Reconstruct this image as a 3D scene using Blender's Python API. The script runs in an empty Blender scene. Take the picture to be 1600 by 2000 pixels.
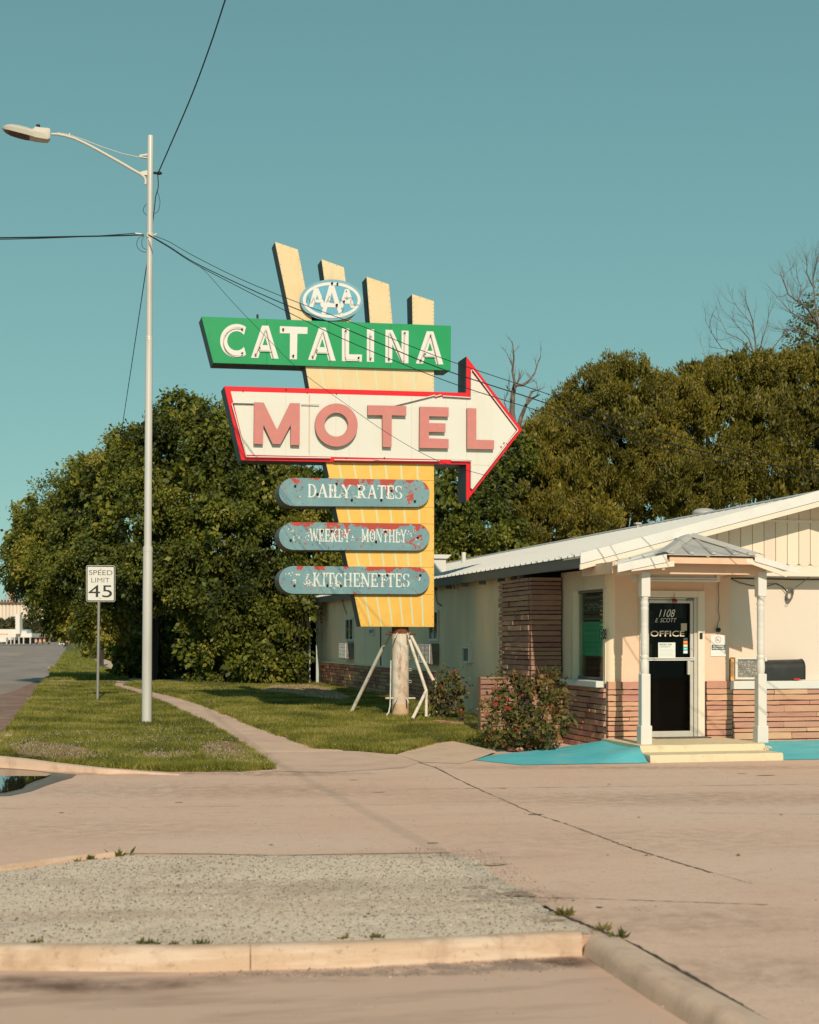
import bpy, bmesh, math, random
import numpy as np
from mathutils import Vector, Matrix, noise as mnoise

# ------------------------------------------------------------------ camera, sky, sun, exposure
S = bpy.context.scene
COL = S.collection
FPX = 3000.0                      # focal length in photo pixels (photo is 1600 wide)
ANG = math.atan(700.0 / FPX)      # the street runs off to the left of the view axis
EYE = 1.7
HOR = 1248.0
SA, CA = math.sin(ANG), math.cos(ANG)
cam_d = bpy.data.cameras.new('camera'); cam = bpy.data.objects.new('camera', cam_d); COL.objects.link(cam)
cam.location = (0, 0, EYE); cam.rotation_euler = (math.pi / 2, 0, -ANG)
cam_d.sensor_fit = 'HORIZONTAL'; cam_d.sensor_width = 36; cam_d.lens = FPX / 1600 * 36
cam_d.shift_y = (HOR - 1000) / 1600
cam_d.clip_start = 0.1; cam_d.clip_end = 6000
cam_d.dof.use_dof = True; cam_d.dof.focus_distance = 25; cam_d.dof.aperture_fstop = 4.0
S.camera = cam

SUN_EL, SUN_AZ = 33.0, 3.5        # shadows run along the street, 3.5 degrees to its right
w = bpy.data.worlds.new('World'); S.world = w; w.use_nodes = True
nt = w.node_tree; nt.nodes.clear()
sky = nt.nodes.new('ShaderNodeTexSky'); sky.sky_type = 'NISHITA'; sky.sun_disc = False
sky.sun_elevation = math.radians(SUN_EL); sky.sun_rotation = math.radians(180 + SUN_AZ)
sky.altitude = 300; sky.air_density = 1.0; sky.dust_density = 0.6; sky.ozone_density = 1.0
tint = nt.nodes.new('ShaderNodeMix'); tint.data_type = 'RGBA'; tint.blend_type = 'MULTIPLY'
tint.inputs[0].default_value = 1.0
tint.inputs[7].default_value = (0.90, 1.05, 0.80, 1)
bg = nt.nodes.new('ShaderNodeBackground'); bg.inputs[1].default_value = 0.10
tcw = nt.nodes.new('ShaderNodeTexCoord'); sepw = nt.nodes.new('ShaderNodeSeparateXYZ'); rampw = nt.nodes.new('ShaderNodeValToRGB')
_e = rampw.color_ramp.elements; _e[0].position = 0; _e[0].color = (2.95, 5.6, 5.3, 1); _e[1].position = 1; _e[1].color = (.45, 1.25, 1.75, 1)
for _p, _c in ((.10, (2.25, 4.7, 4.6)), (.20, (1.95, 4.2, 4.2)), (.37, (1.5, 3.45, 3.6)), (.60, (.8, 2.0, 2.5))):
    _x = _e.new(_p); _x.color = (_c[0], _c[1], _c[2], 1)
mixw = nt.nodes.new('ShaderNodeMix'); mixw.data_type = 'RGBA'; mixw.inputs[0].default_value = .80
nt.links.new(tcw.outputs['Generated'], sepw.inputs[0]); nt.links.new(sepw.outputs['Z'], rampw.inputs[0]); nt.links.new(rampw.outputs[0], mixw.inputs[7])
wo = nt.nodes.new('ShaderNodeOutputWorld')
nt.links.new(sky.outputs[0], tint.inputs[6]); nt.links.new(tint.outputs[2], mixw.inputs[6]); nt.links.new(mixw.outputs[2], bg.inputs[0]); nt.links.new(bg.outputs[0], wo.inputs[0])
sd = bpy.data.lights.new('sun', 'SUN'); sd.energy = 3.9; sd.angle = math.radians(0.53); sd.color = (1.0, 0.85, 0.68)
sun = bpy.data.objects.new('sun', sd); COL.objects.link(sun)
_dir = Vector((math.sin(math.radians(SUN_AZ)) * math.cos(math.radians(SUN_EL)), math.cos(math.radians(SUN_AZ)) * math.cos(math.radians(SUN_EL)), -math.sin(math.radians(SUN_EL))))
sun.rotation_euler = _dir.to_track_quat('-Z', 'Y').to_euler()
S.view_settings.view_transform = 'Standard'; S.view_settings.look = 'None'
S.view_settings.exposure = 0.0; S.view_settings.gamma = 1.0; S.view_settings.use_curve_mapping = False
S.render.engine = 'CYCLES'; S.cycles.max_bounces = 6; S.cycles.transparent_max_bounces = 24

# ------------------------------------------------------------------ measuring helpers
def raydir(px, py):
    k = (px - 800) / FPX
    return (SA + k * CA, CA - k * SA, (HOR - py) / FPX)
def PY(px, py, Y):                # point of the plane y = Y seen at a photo pixel
    d = raydir(px, py); t = Y / d[1]; return (d[0] * t, Y, EYE + d[2] * t)
def PX(px, py, X):
    d = raydir(px, py); t = X / d[0]; return (X, d[1] * t, EYE + d[2] * t)
def PD(px, py, dep):
    d = raydir(px, py); return (d[0] * dep, d[1] * dep, EYE + d[2] * dep)
HK = [(-50, 0), (20.5, 0), (26, .14), (32, .3), (45, .34), (65, .15), (100, 0), (500, -.55), (5000, -.6)]
def H(y):
    for (a, za), (b, zb) in zip(HK, HK[1:]):
        if y <= b:
            return za + (zb - za) * max(0, (y - a)) / (b - a)
    return HK[-1][1]
def G(px, py, dz=0.0):            # ground point seen at a photo pixel
    d = raydir(px, py); z = 0
    for _ in range(12):
        t = (z + dz - EYE) / d[2]; z = H(d[1] * t)
    return (d[0] * t, d[1] * t, z + dz)

# ------------------------------------------------------------------ materials
def rgba(c): return (c[0], c[1], c[2], 1)
def M(name, col, rough=.75, layers=(), bump=0, bscale=30, metallic=0, spec=.4, rand=0, island=0, coord='pos', trans=0, bdist=.01, bstretch=(1, 1, 1)):
    m = bpy.data.materials.new(name); m.use_nodes = True; t = m.node_tree; N = t.nodes; L = t.links
    b = N['Principled BSDF']; b.inputs['Roughness'].default_value = rough; b.inputs['Metallic'].default_value = metallic
    b.inputs['Specular IOR Level'].default_value = spec
    if coord == 'pos': vec = N.new('ShaderNodeNewGeometry').outputs['Position']
    elif coord == 'gen': vec = N.new('ShaderNodeTexCoord').outputs['Generated']
    else: vec = N.new('ShaderNodeTexCoord').outputs['Object']
    def nz(scale, detail, stretch=(1, 1, 1)):
        n = N.new('ShaderNodeTexNoise'); n.inputs['Scale'].default_value = scale; n.inputs['Detail'].default_value = detail
        n.inputs['Roughness'].default_value = .6
        if stretch != (1, 1, 1):
            mp = N.new('ShaderNodeMapping'); mp.inputs['Scale'].default_value = stretch
            L.new(vec, mp.inputs['Vector']); L.new(mp.outputs[0], n.inputs['Vector'])
        else: L.new(vec, n.inputs['Vector'])
        return n.outputs['Fac']
    cur = N.new('ShaderNodeRGB'); cur.outputs[0].default_value = rgba(col); cur = cur.outputs[0]
    for ly in layers:
        c2, sc, lo, hi = ly[:4]; det = ly[4] if len(ly) > 4 else 5; stg = ly[5] if len(ly) > 5 else 1; strc = ly[6] if len(ly) > 6 else (1, 1, 1)
        f = nz(sc, det, strc); r = N.new('ShaderNodeMapRange'); r.inputs[1].default_value = lo; r.inputs[2].default_value = hi
        r.inputs[3].default_value = 0; r.inputs[4].default_value = stg; L.new(f, r.inputs[0])
        x = N.new('ShaderNodeMix'); x.data_type = 'RGBA'; L.new(r.outputs[0], x.inputs[0]); L.new(cur, x.inputs[6]); x.inputs[7].default_value = rgba(c2)
        cur = x.outputs[2]
    if rand or island:
        src = N.new('ShaderNodeObjectInfo').outputs['Random'] if rand else N.new('ShaderNodeNewGeometry').outputs['Random Per Island']
        r = N.new('ShaderNodeMapRange'); amt = rand or island
        r.inputs[3].default_value = 1 - amt; r.inputs[4].default_value = 1 + amt; L.new(src, r.inputs[0])
        h = N.new('ShaderNodeHueSaturation'); L.new(r.outputs[0], h.inputs['Value'])
        r2 = N.new('ShaderNodeMath'); r2.operation = 'MULTIPLY_ADD'; r2.inputs[1].default_value = .03 * (1 if rand else 2); r2.inputs[2].default_value = .485 if rand else .47
        L.new(src, r2.inputs[0]); L.new(r2.outputs[0], h.inputs['Hue']); L.new(cur, h.inputs['Color']); cur = h.outputs[0]
    L.new(cur, b.inputs['Base Color'])
    if bump:
        bm_ = N.new('ShaderNodeBump'); bm_.inputs['Strength'].default_value = bump; bm_.inputs['Distance'].default_value = bdist
        L.new(nz(bscale, 6, bstretch), bm_.inputs['Height']); L.new(bm_.outputs[0], b.inputs['Normal'])
    if trans:
        tr = N.new('ShaderNodeBsdfTranslucent'); L.new(cur, tr.inputs[0]); mx = N.new('ShaderNodeMixShader'); mx.inputs[0].default_value = trans
        L.new(b.outputs[0], mx.inputs[1]); L.new(tr.outputs[0], mx.inputs[2]); L.new(mx.outputs[0], N['Material Output'].inputs[0])
    return m
def leafmat(name, ramp, trans=.25, patch=.5, rough=.55, amp=2.2, isl=.55):
    m = bpy.data.materials.new(name); m.use_nodes = True; t = m.node_tree; N = t.nodes; L = t.links
    b = N['Principled BSDF']; b.inputs['Roughness'].default_value = rough; b.inputs['Specular IOR Level'].default_value = .35
    g = N.new('ShaderNodeNewGeometry'); n = N.new('ShaderNodeTexNoise'); n.inputs['Scale'].default_value = patch; n.inputs['Detail'].default_value = 3
    L.new(g.outputs['Position'], n.inputs['Vector'])
    a = N.new('ShaderNodeMath'); a.operation = 'MULTIPLY_ADD'; a.inputs[1].default_value = isl; L.new(g.outputs['Random Per Island'], a.inputs[0])
    c = N.new('ShaderNodeMath'); c.operation = 'MULTIPLY_ADD'; c.inputs[1].default_value = amp; c.inputs[2].default_value = .2 - amp / 2; L.new(n.outputs['Fac'], c.inputs[0]); L.new(c.outputs[0], a.inputs[2])
    r = N.new('ShaderNodeValToRGB'); e = r.color_ramp.elements
    while len(e) > 1: e.remove(e[0])
    e[0].position = ramp[0][0]; e[0].color = rgba(ramp[0][1])
    for p, cc in ramp[1:]:
        x = e.new(p); x.color = rgba(cc)
    L.new(a.outputs[0], r.inputs[0]); L.new(r.outputs[0], b.inputs['Base Color'])
    tr = N.new('ShaderNodeBsdfTranslucent'); L.new(r.outputs[0], tr.inputs[0]); mx = N.new('ShaderNodeMixShader'); mx.inputs[0].default_value = trans
    L.new(b.outputs[0], mx.inputs[1]); L.new(tr.outputs[0], mx.inputs[2]); L.new(mx.outputs[0], N['Material Output'].inputs[0])
    return m
def glassmat(name, tintc=(.7, .8, .76), gloss=.14, fr=.8):
    m = bpy.data.materials.new(name); m.use_nodes = True; t = m.node_tree; N = t.nodes; L = t.links; N.remove(N['Principled BSDF'])
    tr = N.new('ShaderNodeBsdfTransparent'); tr.inputs[0].default_value = rgba(tintc)
    gl = N.new('ShaderNodeBsdfGlossy'); gl.inputs['Roughness'].default_value = .02
    lw = N.new('ShaderNodeLayerWeight'); lw.inputs[0].default_value = .25
    ma = N.new('ShaderNodeMath'); ma.operation = 'MULTIPLY_ADD'; ma.inputs[1].default_value = fr; ma.inputs[2].default_value = gloss * .5; L.new(lw.outputs['Fresnel'], ma.inputs[0])
    mx = N.new('ShaderNodeMixShader'); L.new(ma.outputs[0], mx.inputs[0]); L.new(tr.outputs[0], mx.inputs[1]); L.new(gl.outputs[0], mx.inputs[2])
    L.new(mx.outputs[0], N['Material Output'].inputs[0]); return m

# ------------------------------------------------------------------ mesh building
class MB:
    def __init__(s): s.v = []; s.f = []
    def add(s, vs, fs):
        o = len(s.v); s.v += [tuple(v) for v in vs]; s.f += [tuple(i + o for i in f) for f in fs]; return s
    def box(s, x0, x1, y0, y1, z0, z1):
        return s.add([(x0, y0, z0), (x1, y0, z0), (x1, y1, z0), (x0, y1, z0), (x0, y0, z1), (x1, y0, z1), (x1, y1, z1), (x0, y1, z1)],
                     [(0, 3, 2, 1), (4, 5, 6, 7), (0, 1, 5, 4), (1, 2, 6, 5), (2, 3, 7, 6), (3, 0, 4, 7)])
    def prism(s, pts, off):       # polygon of 3D points, extruded by a vector
        n = len(pts); o = Vector(off); a = [Vector(p) for p in pts]
        s.add(a + [p + o for p in a], [tuple(range(n)), tuple(range(2 * n - 1, n - 1, -1))] + [(i, i + n, (i + 1) % n + n, (i + 1) % n) for i in range(n)])
        return s
    def tube(s, pts, r, n=8, cap=True):
        pts = [Vector(p) for p in pts]; rs = r if isinstance(r, (list, tuple)) else [r] * len(pts); vs = []; fs = []
        ref = None
        for i, p in enumerate(pts):
            d = (pts[min(i + 1, len(pts) - 1)] - pts[max(i - 1, 0)]).normalized()
            if ref is None: ref = Vector((0, 0, 1)) if abs(d.z) < .9 else Vector((1, 0, 0))
            u = (ref - d * ref.dot(d)).normalized(); ref = u; v = d.cross(u)
            for k in range(n):
                an = 2 * math.pi * k / n; vs.append(p + (u * math.cos(an) + v * math.sin(an)) * rs[i])
        for i in range(len(pts) - 1):
            for k in range(n):
                a = i * n + k; b = i * n + (k + 1) % n; fs.append((a, b, b + n, a + n))
        if cap: fs += [tuple(range(n - 1, -1, -1)), tuple(range((len(pts) - 1) * n, len(pts) * n))]
        return s.add(vs, fs)
    def lathe(s, c, prof, n=16):  # prof: (radius, z)
        vs = []; fs = []
        for r, z in prof:
            for k in range(n):
                an = 2 * math.pi * k / n; vs.append((c[0] + r * math.cos(an), c[1] + r * math.sin(an), c[2] + z))
        for i in range(len(prof) - 1):
            for k in range(n):
                a = i * n + k; b = i * n + (k + 1) % n; fs.append((a, b, b + n, a + n))
        fs += [tuple(range(n - 1, -1, -1)), tuple(range((len(prof) - 1) * n, len(prof) * n))]
        return s.add(vs, fs)
    def holed(s, outer, inner, y0, y1):   # ring prism: outer & inner have same count, points (x,z); front at y0
        n = len(outer); vs = [(x, y0, z) for x, z in outer] + [(x, y0, z) for x, z in inner] + [(x, y1, z) for x, z in outer] + [(x, y1, z) for x, z in inner]; fs = []
        for i in range(n):
            j = (i + 1) % n
            fs += [(i, j, n + j, n + i), (2 * n + i, 3 * n + i, 3 * n + j, 2 * n + j), (i, 2 * n + i, 2 * n + j, j), (n + i, n + j, 3 * n + j, 3 * n + i)]
        return s.add(vs, fs)
def wloc(p):
    v = Vector((0, 0, 0))
    while p is not None: v += p.location; p = p.parent
    return v
def fixnormals(me):
    bm = bmesh.new(); bm.from_mesh(me); bmesh.ops.recalc_face_normals(bm, faces=bm.faces); bm.to_mesh(me); bm.free()
def obj(name, mb, mat, parent=None, bevel=0, smooth=False, loc=None, mats=None, segs=2):
    me = bpy.data.meshes.new(name); o = bpy.data.objects.new(name, me); COL.objects.link(o)
    off = wloc(parent); L = Vector(loc) if loc is not None else Vector((0, 0, 0)) + off
    if parent: o.parent = parent
    o.location = L - off
    me.from_pydata([tuple(Vector(v) - L) for v in mb.v], [], mb.f); fixnormals(me)
    me.materials.append(mat)
    if smooth:
        me.polygons.foreach_set('use_smooth', [True] * len(me.polygons))
        try: me.set_sharp_from_angle(angle=math.radians(40))
        except Exception: pass
    if bevel:
        b = o.modifiers.new('bevel', 'BEVEL'); b.width = bevel; b.segments = segs; b.limit_method = 'ANGLE'; b.angle_limit = math.radians(40)
    return o
def thing(name, label, cat, loc=(0, 0, 0), group=None):
    o = bpy.data.objects.new(name, None); COL.objects.link(o); o.location = loc; o.empty_display_size = .2
    o['label'] = label; o['category'] = cat
    if group: o['group'] = group
    return o
def tag(o, label, cat, group=None):
    o['label'] = label; o['category'] = cat
    if group: o['group'] = group
    return o
def kind(o, k): o['kind'] = k; return o
def rawmesh(name, verts, faces_n, mat, parent=None, k=4):
    """verts: (n*k,3) array, every k consecutive verts a face"""
    me = bpy.data.meshes.new(name); n = len(verts) // k
    me.vertices.add(len(verts)); me.vertices.foreach_set('co', np.asarray(verts, np.float32).ravel())
    me.loops.add(n * k); me.loops.foreach_set('vertex_index', np.arange(n * k, dtype=np.int32))
    me.polygons.add(n); me.polygons.foreach_set('loop_start', np.arange(0, n * k, k, dtype=np.int32)); me.polygons.foreach_set('loop_total', np.full(n, k, np.int32))
    me.update(calc_edges=True); me.materials.append(mat)
    o = bpy.data.objects.new(name, me); COL.objects.link(o)
    if parent: o.parent = parent; o.location = -wloc(parent)
    return o
def sheet(name, poly, mat, dz=0.0, zf=H, step=3.0, parent=None, thick=0, side=True):
    bm = bmesh.new(); vs = [bm.verts.new((p[0], p[1], 0)) for p in poly]; bm.faces.new(vs)
    ys = [p[1] for p in poly]; y0, y1 = min(ys), max(ys)
    cuts = [k for k, _ in HK if y0 < k < y1]
    for c in cuts:
        bmesh.ops.bisect_plane(bm, geom=bm.verts[:] + bm.edges[:] + bm.faces[:], plane_co=(0, c, 0), plane_no=(0, 1, 0))
    bmesh.ops.triangulate(bm, faces=bm.faces[:])
    for v in bm.verts: v.co.z = zf(v.co.y) + dz
    bmesh.ops.recalc_face_normals(bm, faces=bm.faces)
    if sum(f.normal.z for f in bm.faces) < 0: bmesh.ops.reverse_faces(bm, faces=bm.faces)
    if thick:
        r = bmesh.ops.extrude_face_region(bm, geom=bm.faces[:])
        nv = [g for g in r['geom'] if isinstance(g, bmesh.types.BMVert)]
        for v in nv: v.co.z += 0
        for v in bm.verts:
            if v not in nv: v.co.z -= thick
        bmesh.ops.recalc_face_normals(bm, faces=bm.faces)
    me = bpy.data.meshes.new(name); bm.to_mesh(me); bm.free(); me.materials.append(mat)
    o = bpy.data.objects.new(name, me); COL.objects.link(o)
    if parent: o.parent = parent; o.location = -wloc(parent)
    return o
def text(name, body, x, z, y, height, mat, parent, width=None, bold=0.0, spacing=1.0, shear=0, axis='y', depth=.002, align='LEFT', rotz=0):
    """flat lettering on a plane y = const facing the viewer; x, z = lower left corner of the word"""
    cu = bpy.data.curves.new(name, 'FONT'); cu.body = body; cu.size = 1; cu.offset = bold; cu.space_character = spacing; cu.shear = shear; cu.extrude = 0
    t = bpy.data.objects.new(name, cu); COL.objects.link(t); bpy.context.view_layer.update()
    me = bpy.data.meshes.new_from_object(t.evaluated_get(bpy.context.evaluated_depsgraph_get())); bpy.data.objects.remove(t)
    co = np.zeros(len(me.vertices) * 3); me.vertices.foreach_get('co', co); co = co.reshape(-1, 3)
    mn = co.min(0); mx = co.max(0); s = height / (mx[1] - mn[1]); sx = (width / (mx[0] - mn[0])) if width else s
    u = (co[:, 0] - mn[0]) * sx; v = (co[:, 1] - mn[1]) * s
    out = np.zeros_like(co)
    if axis == 'y': out[:, 0] = x + u; out[:, 1] = y; out[:, 2] = z + v
    else: out[:, 0] = x; out[:, 1] = y - u; out[:, 2] = z + v       # on a wall facing -x
    off = wloc(parent); out -= np.array(off)
    me.vertices.foreach_set('co', out.ravel()); me.update(); me.materials.clear(); me.materials.append(mat)
    o = bpy.data.objects.new(name, me); COL.objects.link(o); o.parent = parent
    return o
def ell(cx, cy, rx, ry, n=48, a0=0, a1=360): return [(cx + rx * math.cos(math.radians(a0 + (a1 - a0) * i / n)), cy - ry * math.sin(math.radians(a0 + (a1 - a0) * i / n))) for i in range(n + (1 if a1 - a0 < 360 else 0))]
def inpoly(x, y, poly):
    inside = np.zeros(len(x), bool); n = len(poly)
    for i in range(n):
        x0, y0 = poly[i][:2]; x1, y1 = poly[(i + 1) % n][:2]
        c = ((y0 > y) != (y1 > y)) & (x < (x1 - x0) * (y - y0) / ((y1 - y0) + 1e-12) + x0); inside ^= c
    return inside

# ------------------------------------------------------------------ foliage
TRIS = []
def unit(a): return a / (np.linalg.norm(a, axis=1, keepdims=True) + 1e-9)
def leaves(rng, c, d, size, wid, fold=True):
    """rhombic leaves at c (n,3) pointing along d"""
    n = len(c); r = unit(rng.normal(size=(n, 3))); s = unit(np.cross(d, r)); L = size[:, None]; W = L * wid
    v = np.empty((n, 4, 3)); v[:, 0] = c; v[:, 1] = c + d * L * .45 + s * W; v[:, 2] = c + d * L; v[:, 3] = c + d * L * .45 - s * W
    return v.reshape(-1, 3)
def crown(name, blobs, mat, parent, seed, dens=9.0, per=26, lsize=.10, wid=.28, spread=.28, mode='droop', back=.35, inner=.25, gapf=1.1, gapt=-.16):
    """blobs: (x,y,z,rx,ry,rz). leaf sprays spread over and through the crown's volume"""
    rng = np.random.default_rng(seed); C = []; Nn = []; IN = []
    B = np.array(blobs)
    for i, b in enumerate(B):
        area = 4 * math.pi * ((b[3] * b[4]) ** 1.6 + (b[3] * b[5]) ** 1.6 + (b[4] * b[5]) ** 1.6) ** (1 / 1.6) / 3 ** (1 / 1.6)
        n = int(area * dens); u = unit(rng.normal(size=(n, 3)))
        k = 1 + .09 * np.sin(u[:, 0] * 7 + i) * np.sin(u[:, 2] * 9 + 2 * i) + rng.normal(size=n) * .05
        inn = rng.random(n) < inner; k = np.where(inn, k * rng.uniform(.45, .88, n), k)
        p = b[:3] + u * b[3:] * k[:, None]
        keep = np.ones(n, bool)
        for j, q in enumerate(B):
            if j != i: keep &= (((p - q[:3]) / q[3:]) ** 2).sum(1) > .62
        nn = unit(u / b[3:])
        towards = (nn[:, 0] * (-p[:, 0]) + nn[:, 1] * (-p[:, 1])) / np.hypot(p[:, 0], p[:, 1])
        keep &= (towards > -.25) | (rng.random(n) < np.where(inn, .8, back))
        keep &= p[:, 2] > H(b[1]) + .12
        nv = np.array([mnoise.noise(Vector(q) * gapf + Vector((seed, 0, 0))) for q in p]); keep &= inn | (nv > gapt + rng.normal(size=n) * .06)
        C.append(p[keep]); Nn.append(nn[keep]); IN.append(inn[keep])
    C = np.concatenate(C); Nn = np.concatenate(Nn); IN = np.concatenate(IN); m = len(C)
    if mode == 'droop': tw = unit(Nn * .8 + np.array([0, 0, -.25]) + rng.normal(size=(m, 3)) * .45)
    else: tw = unit(Nn * .45 + np.array([0, 0, .75]) + rng.normal(size=(m, 3)) * .3)
    idx = np.repeat(np.arange(m), per); n = len(idx); s = rng.uniform(-.2, 1, n)
    scl = rng.uniform(.6, 1.25, m)[idx]; fat = np.where(IN[idx], 1.9, 1.0)
    pos = C[idx] + tw[idx] * (s * spread * scl)[:, None] + rng.normal(size=(n, 3)) * (spread * .42 * scl * (1.15 - s * .5))[:, None]
    if mode == 'droop': d = unit(tw[idx] * .7 + rng.normal(size=(n, 3)) * .55 + np.array([0, 0, -.45]))
    else: d = unit(tw[idx] * 1.1 + rng.normal(size=(n, 3)) * .38 + np.array([0, 0, .3]))
    v = leaves(rng, pos, d, lsize * rng.uniform(.6, 1.3, n) * fat, wid); TRIS.append(2 * n)
    return rawmesh(name, v, 4, mat, parent, 4)
def pxb(l):     # blob given by photo pixel, depth and radii in pixels / metres: (px,py,dep,rpx,rpy,depth radius m)
    o = []
    for px, py, dep, rx, ry, rd in l:
        p = PD(px, py, dep); o.append((p[0], p[1], p[2], rx * dep / FPX, rd, ry * dep / FPX))
    return o
def limbs(name, segs, mat, parent, n=6):
    mb = MB()
    for pts, rs in segs: mb.tube(pts, rs, n)
    return obj(name, mb, mat, parent, smooth=True)
def twig_tree(mb, base, d, length, rad, depth, rnd, spread=.5, up=.1, n=4):
    p = Vector(base); d = Vector(d).normalized(); pts = [p.copy()]; rs = [rad]; steps = 4
    for i in range(steps):
        d = (d + Vector((rnd.gauss(0, .13), rnd.gauss(0, .13), rnd.gauss(0, .1) + up * .3))).normalized(); p = p + d * length / steps
        pts.append(p.copy()); rs.append(rad * (1 - .14 * (i + 1)))
        if depth > 0 and i >= 1:
            for _ in range(rnd.choice((1, 1, 2))):
                side = Vector((rnd.gauss(0, 1), rnd.gauss(0, 1), rnd.gauss(0, .6) + up)).normalized()
                twig_tree(mb, p, (d + side * spread), length * rnd.uniform(.45, .75), rs[-1] * .62, depth - 1, rnd, spread, up, n)
    mb.tube(pts, rs, n if depth else 3, cap=False)
# ------------------------------------------------------------------ shared materials
m_conc = M('pavement_concrete', (.72, .49, .36), .9, [((.60, .40, .295), .9, .42, .72, 8, .6, (.3, 1.3, 1)), ((.73, .535, .405), .45, .42, .7, 7, .6), ((.70, .53, .41), .22, .5, .6, 9, .5), ((.44, .30, .22), 7, .5, .75, 6, .35), ((.40, .28, .21), 34, .52, .70, 3, .4), ((.30, .21, .155), 2.6, .60, .80, 10, .45, (.35, 1.6, 1)), ((.33, .235, .175), 11, .62, .72, 9, .35), ((.52, .44, .35), 140, .55, .8, 2, .4), ((.18, .13, .10), 60, .68, .76, 3, .45)], bump=.25, bscale=120)
m_conc2 = M('sidewalk_concrete', (.64, .45, .335), .9, [((.44, .30, .23), 2.2, .45, .75, 6, .6), ((.22, .17, .13), 9, .62, .8, 6, .3), ((.56, .46, .37), 110, .55, .8, 2, .4)], bump=.25, bscale=90, rand=.04)
m_kerb = M('kerb_concrete', (.56, .40, .275), .85, [((.68, .54, .41), 3, .46, .60, 9, .7, (.5, 1, 5)), ((.36, .24, .16), 4.0, .52, .68, 10, .6), ((.30, .2, .13), 22, .58, .68, 6, .5), ((.7, .56, .4), 90, .55, .8, 2, .35)], bump=.3, bscale=60)
m_kerb2 = M('kerb_concrete_grey', (.72, .52, .38), .88, [((.42, .29, .21), 5, .48, .72, 9, .6), ((.52, .42, .33), 90, .55, .8, 2, .4)], bump=.35, bscale=50)
m_dirt = M('packed_dirt', (.30, .17, .11), .95, [((.46, .32, .23), 4, .45, .65, 9, .8), ((.16, .15, .05), 9, .5, .62, 8, .8)], bump=.5, bscale=40)
m_gut = M('gutter_concrete', (.62, .43, .32), .9, [((.28, .17, .125), 1.0, .5, .72, 6, .8, (.5, 2.2, 1)), ((.60, .44, .335), 1.8, .5, .75, 5, .5), ((.52, .44, .35), 140, .55, .8, 2, .4)], bump=.25, bscale=100)
m_road = M('road_surface', (.34, .28, .24), .85, [((.20, .16, .14), .5, .4, .7, 5, .7, (1, .15, 1)), ((.36, .30, .25), 3, .5, .8, 5, .5)], bump=.3, bscale=50)
m_soil = M('lawn_soil', (.12, .13, .035), .95, [((.14, .10, .05), 1.6, .52, .7, 6, .8), ((.05, .07, .02), 8, .4, .7, 4, .7)], bump=.6, bscale=30)
m_crack = M('crack_dirt', (.12, .08, .055), 1.0, [((.22, .15, .10), 22, .4, .7)])
m_gap = M('joint_dark', (.035, .027, .02), 1.0, [((.09, .065, .045), 14, .4, .7)])
m_ground = M('ground_far', (.20, .17, .10), .95, [((.12, .13, .06), .02, .4, .6)])
m_white = M('white_paint', (.69, .67, .61), .5, [((.58, .54, .47), 6, .55, .8, 6, .35), ((.45, .36, .27), 30, .7, .78, 4, .4)], bump=.08, bscale=25)
m_blue = M('turquoise_paint', (.09, .50, .56), .75, [((.14, .58, .63), 1.2, .4, .7, 8, .8), ((.045, .34, .41), 3, .48, .75, 9, .6, (.5, 1.6, 1)), ((.32, .46, .46), 9, .58, .78, 10, .5), ((.42, .42, .36), 2.0, .55, .75, 10, .5), ((.45, .40, .33), 30, .62, .70, 5, .6)], bump=.15, bscale=60)
m_cream_slab = M('cream_slab_paint', (.68, .58, .38), .75, [((.50, .38, .22), 5, .52, .75, 7, .7), ((.30, .22, .14), 26, .66, .72, 5, .7)], bump=.25, bscale=40)
m_steel = M('galvanised_steel', (.64, .62, .57), .38, [((.40, .39, .36), 3, .4, .7, 5, .6, (1, 1, .15)), ((.62, .60, .55), 25, .5, .8, 4, .3)], metallic=.15, bump=.05)
m_black = M('black_rubber', (.012, .013, .013), .6)
m_wire = M('cable_black', (.012, .016, .018), .7)
m_rust = M('rusty_iron', (.13, .045, .02), .9, [((.26, .10, .04), 14, .4, .7)], bump=.3)
m_bark = M('bark', (.03, .022, .017), .95, [((.08, .06, .045), 9, .4, .7, 6, .8, (1, 1, .2))], bump=.7, bscale=20)
m_deadwood = M('grey_dead_wood', (.13, .10, .08), .9, [((.24, .19, .155), 6, .4, .7)], bump=.3)

# ------------------------------------------------------------------ the ground
zero = lambda y: 0.0
kind(sheet('ground', [(-2600, -30), (2600, -30), (2600, 4800), (-2600, 4800)], m_ground, dz=-.32), 'structure')

L0 = lambda px, py: PD(px, py, EYE * FPX / (py - HOR))[:2]
# foreground: raised lot, kerb and the lower gutter in front of it
KF = [(-1500, 1812), (-700, 1834), (-300, 1848), (0, 1855), (365, 1859), (740, 1849), (1060, 1833), (1118, 1828), (1140, 1830), (1158, 1841), (1200, 1866), (1270, 1910), (1400, 1985), (1560, 2075), (1800, 2210)]
KFW = [PD(px, py, EYE * FPX / (py - HOR))[:2] for px, py in KF]
low = KFW[-1]
def offs(P, d):
    o = []
    for i, p in enumerate(P):
        a = Vector(P[max(0, i - 1)]); b = Vector(P[min(len(P) - 1, i + 1)]); t = (b - a).normalized(); o.append((p[0] - t.y * d, p[1] + t.x * d))
    return o
KFB = offs(KFW, .10)
lotpoly = KFB + [(low[0] + .9, 2.0), (60, 2.0), (60, 26), (2.0, 23.9), (-.2, 22.0), (-60, 22.0), (-60, KFW[0][1])]
kind(sheet('pavement', lotpoly, m_conc, zf=zero, thick=.25), 'structure')
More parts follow.
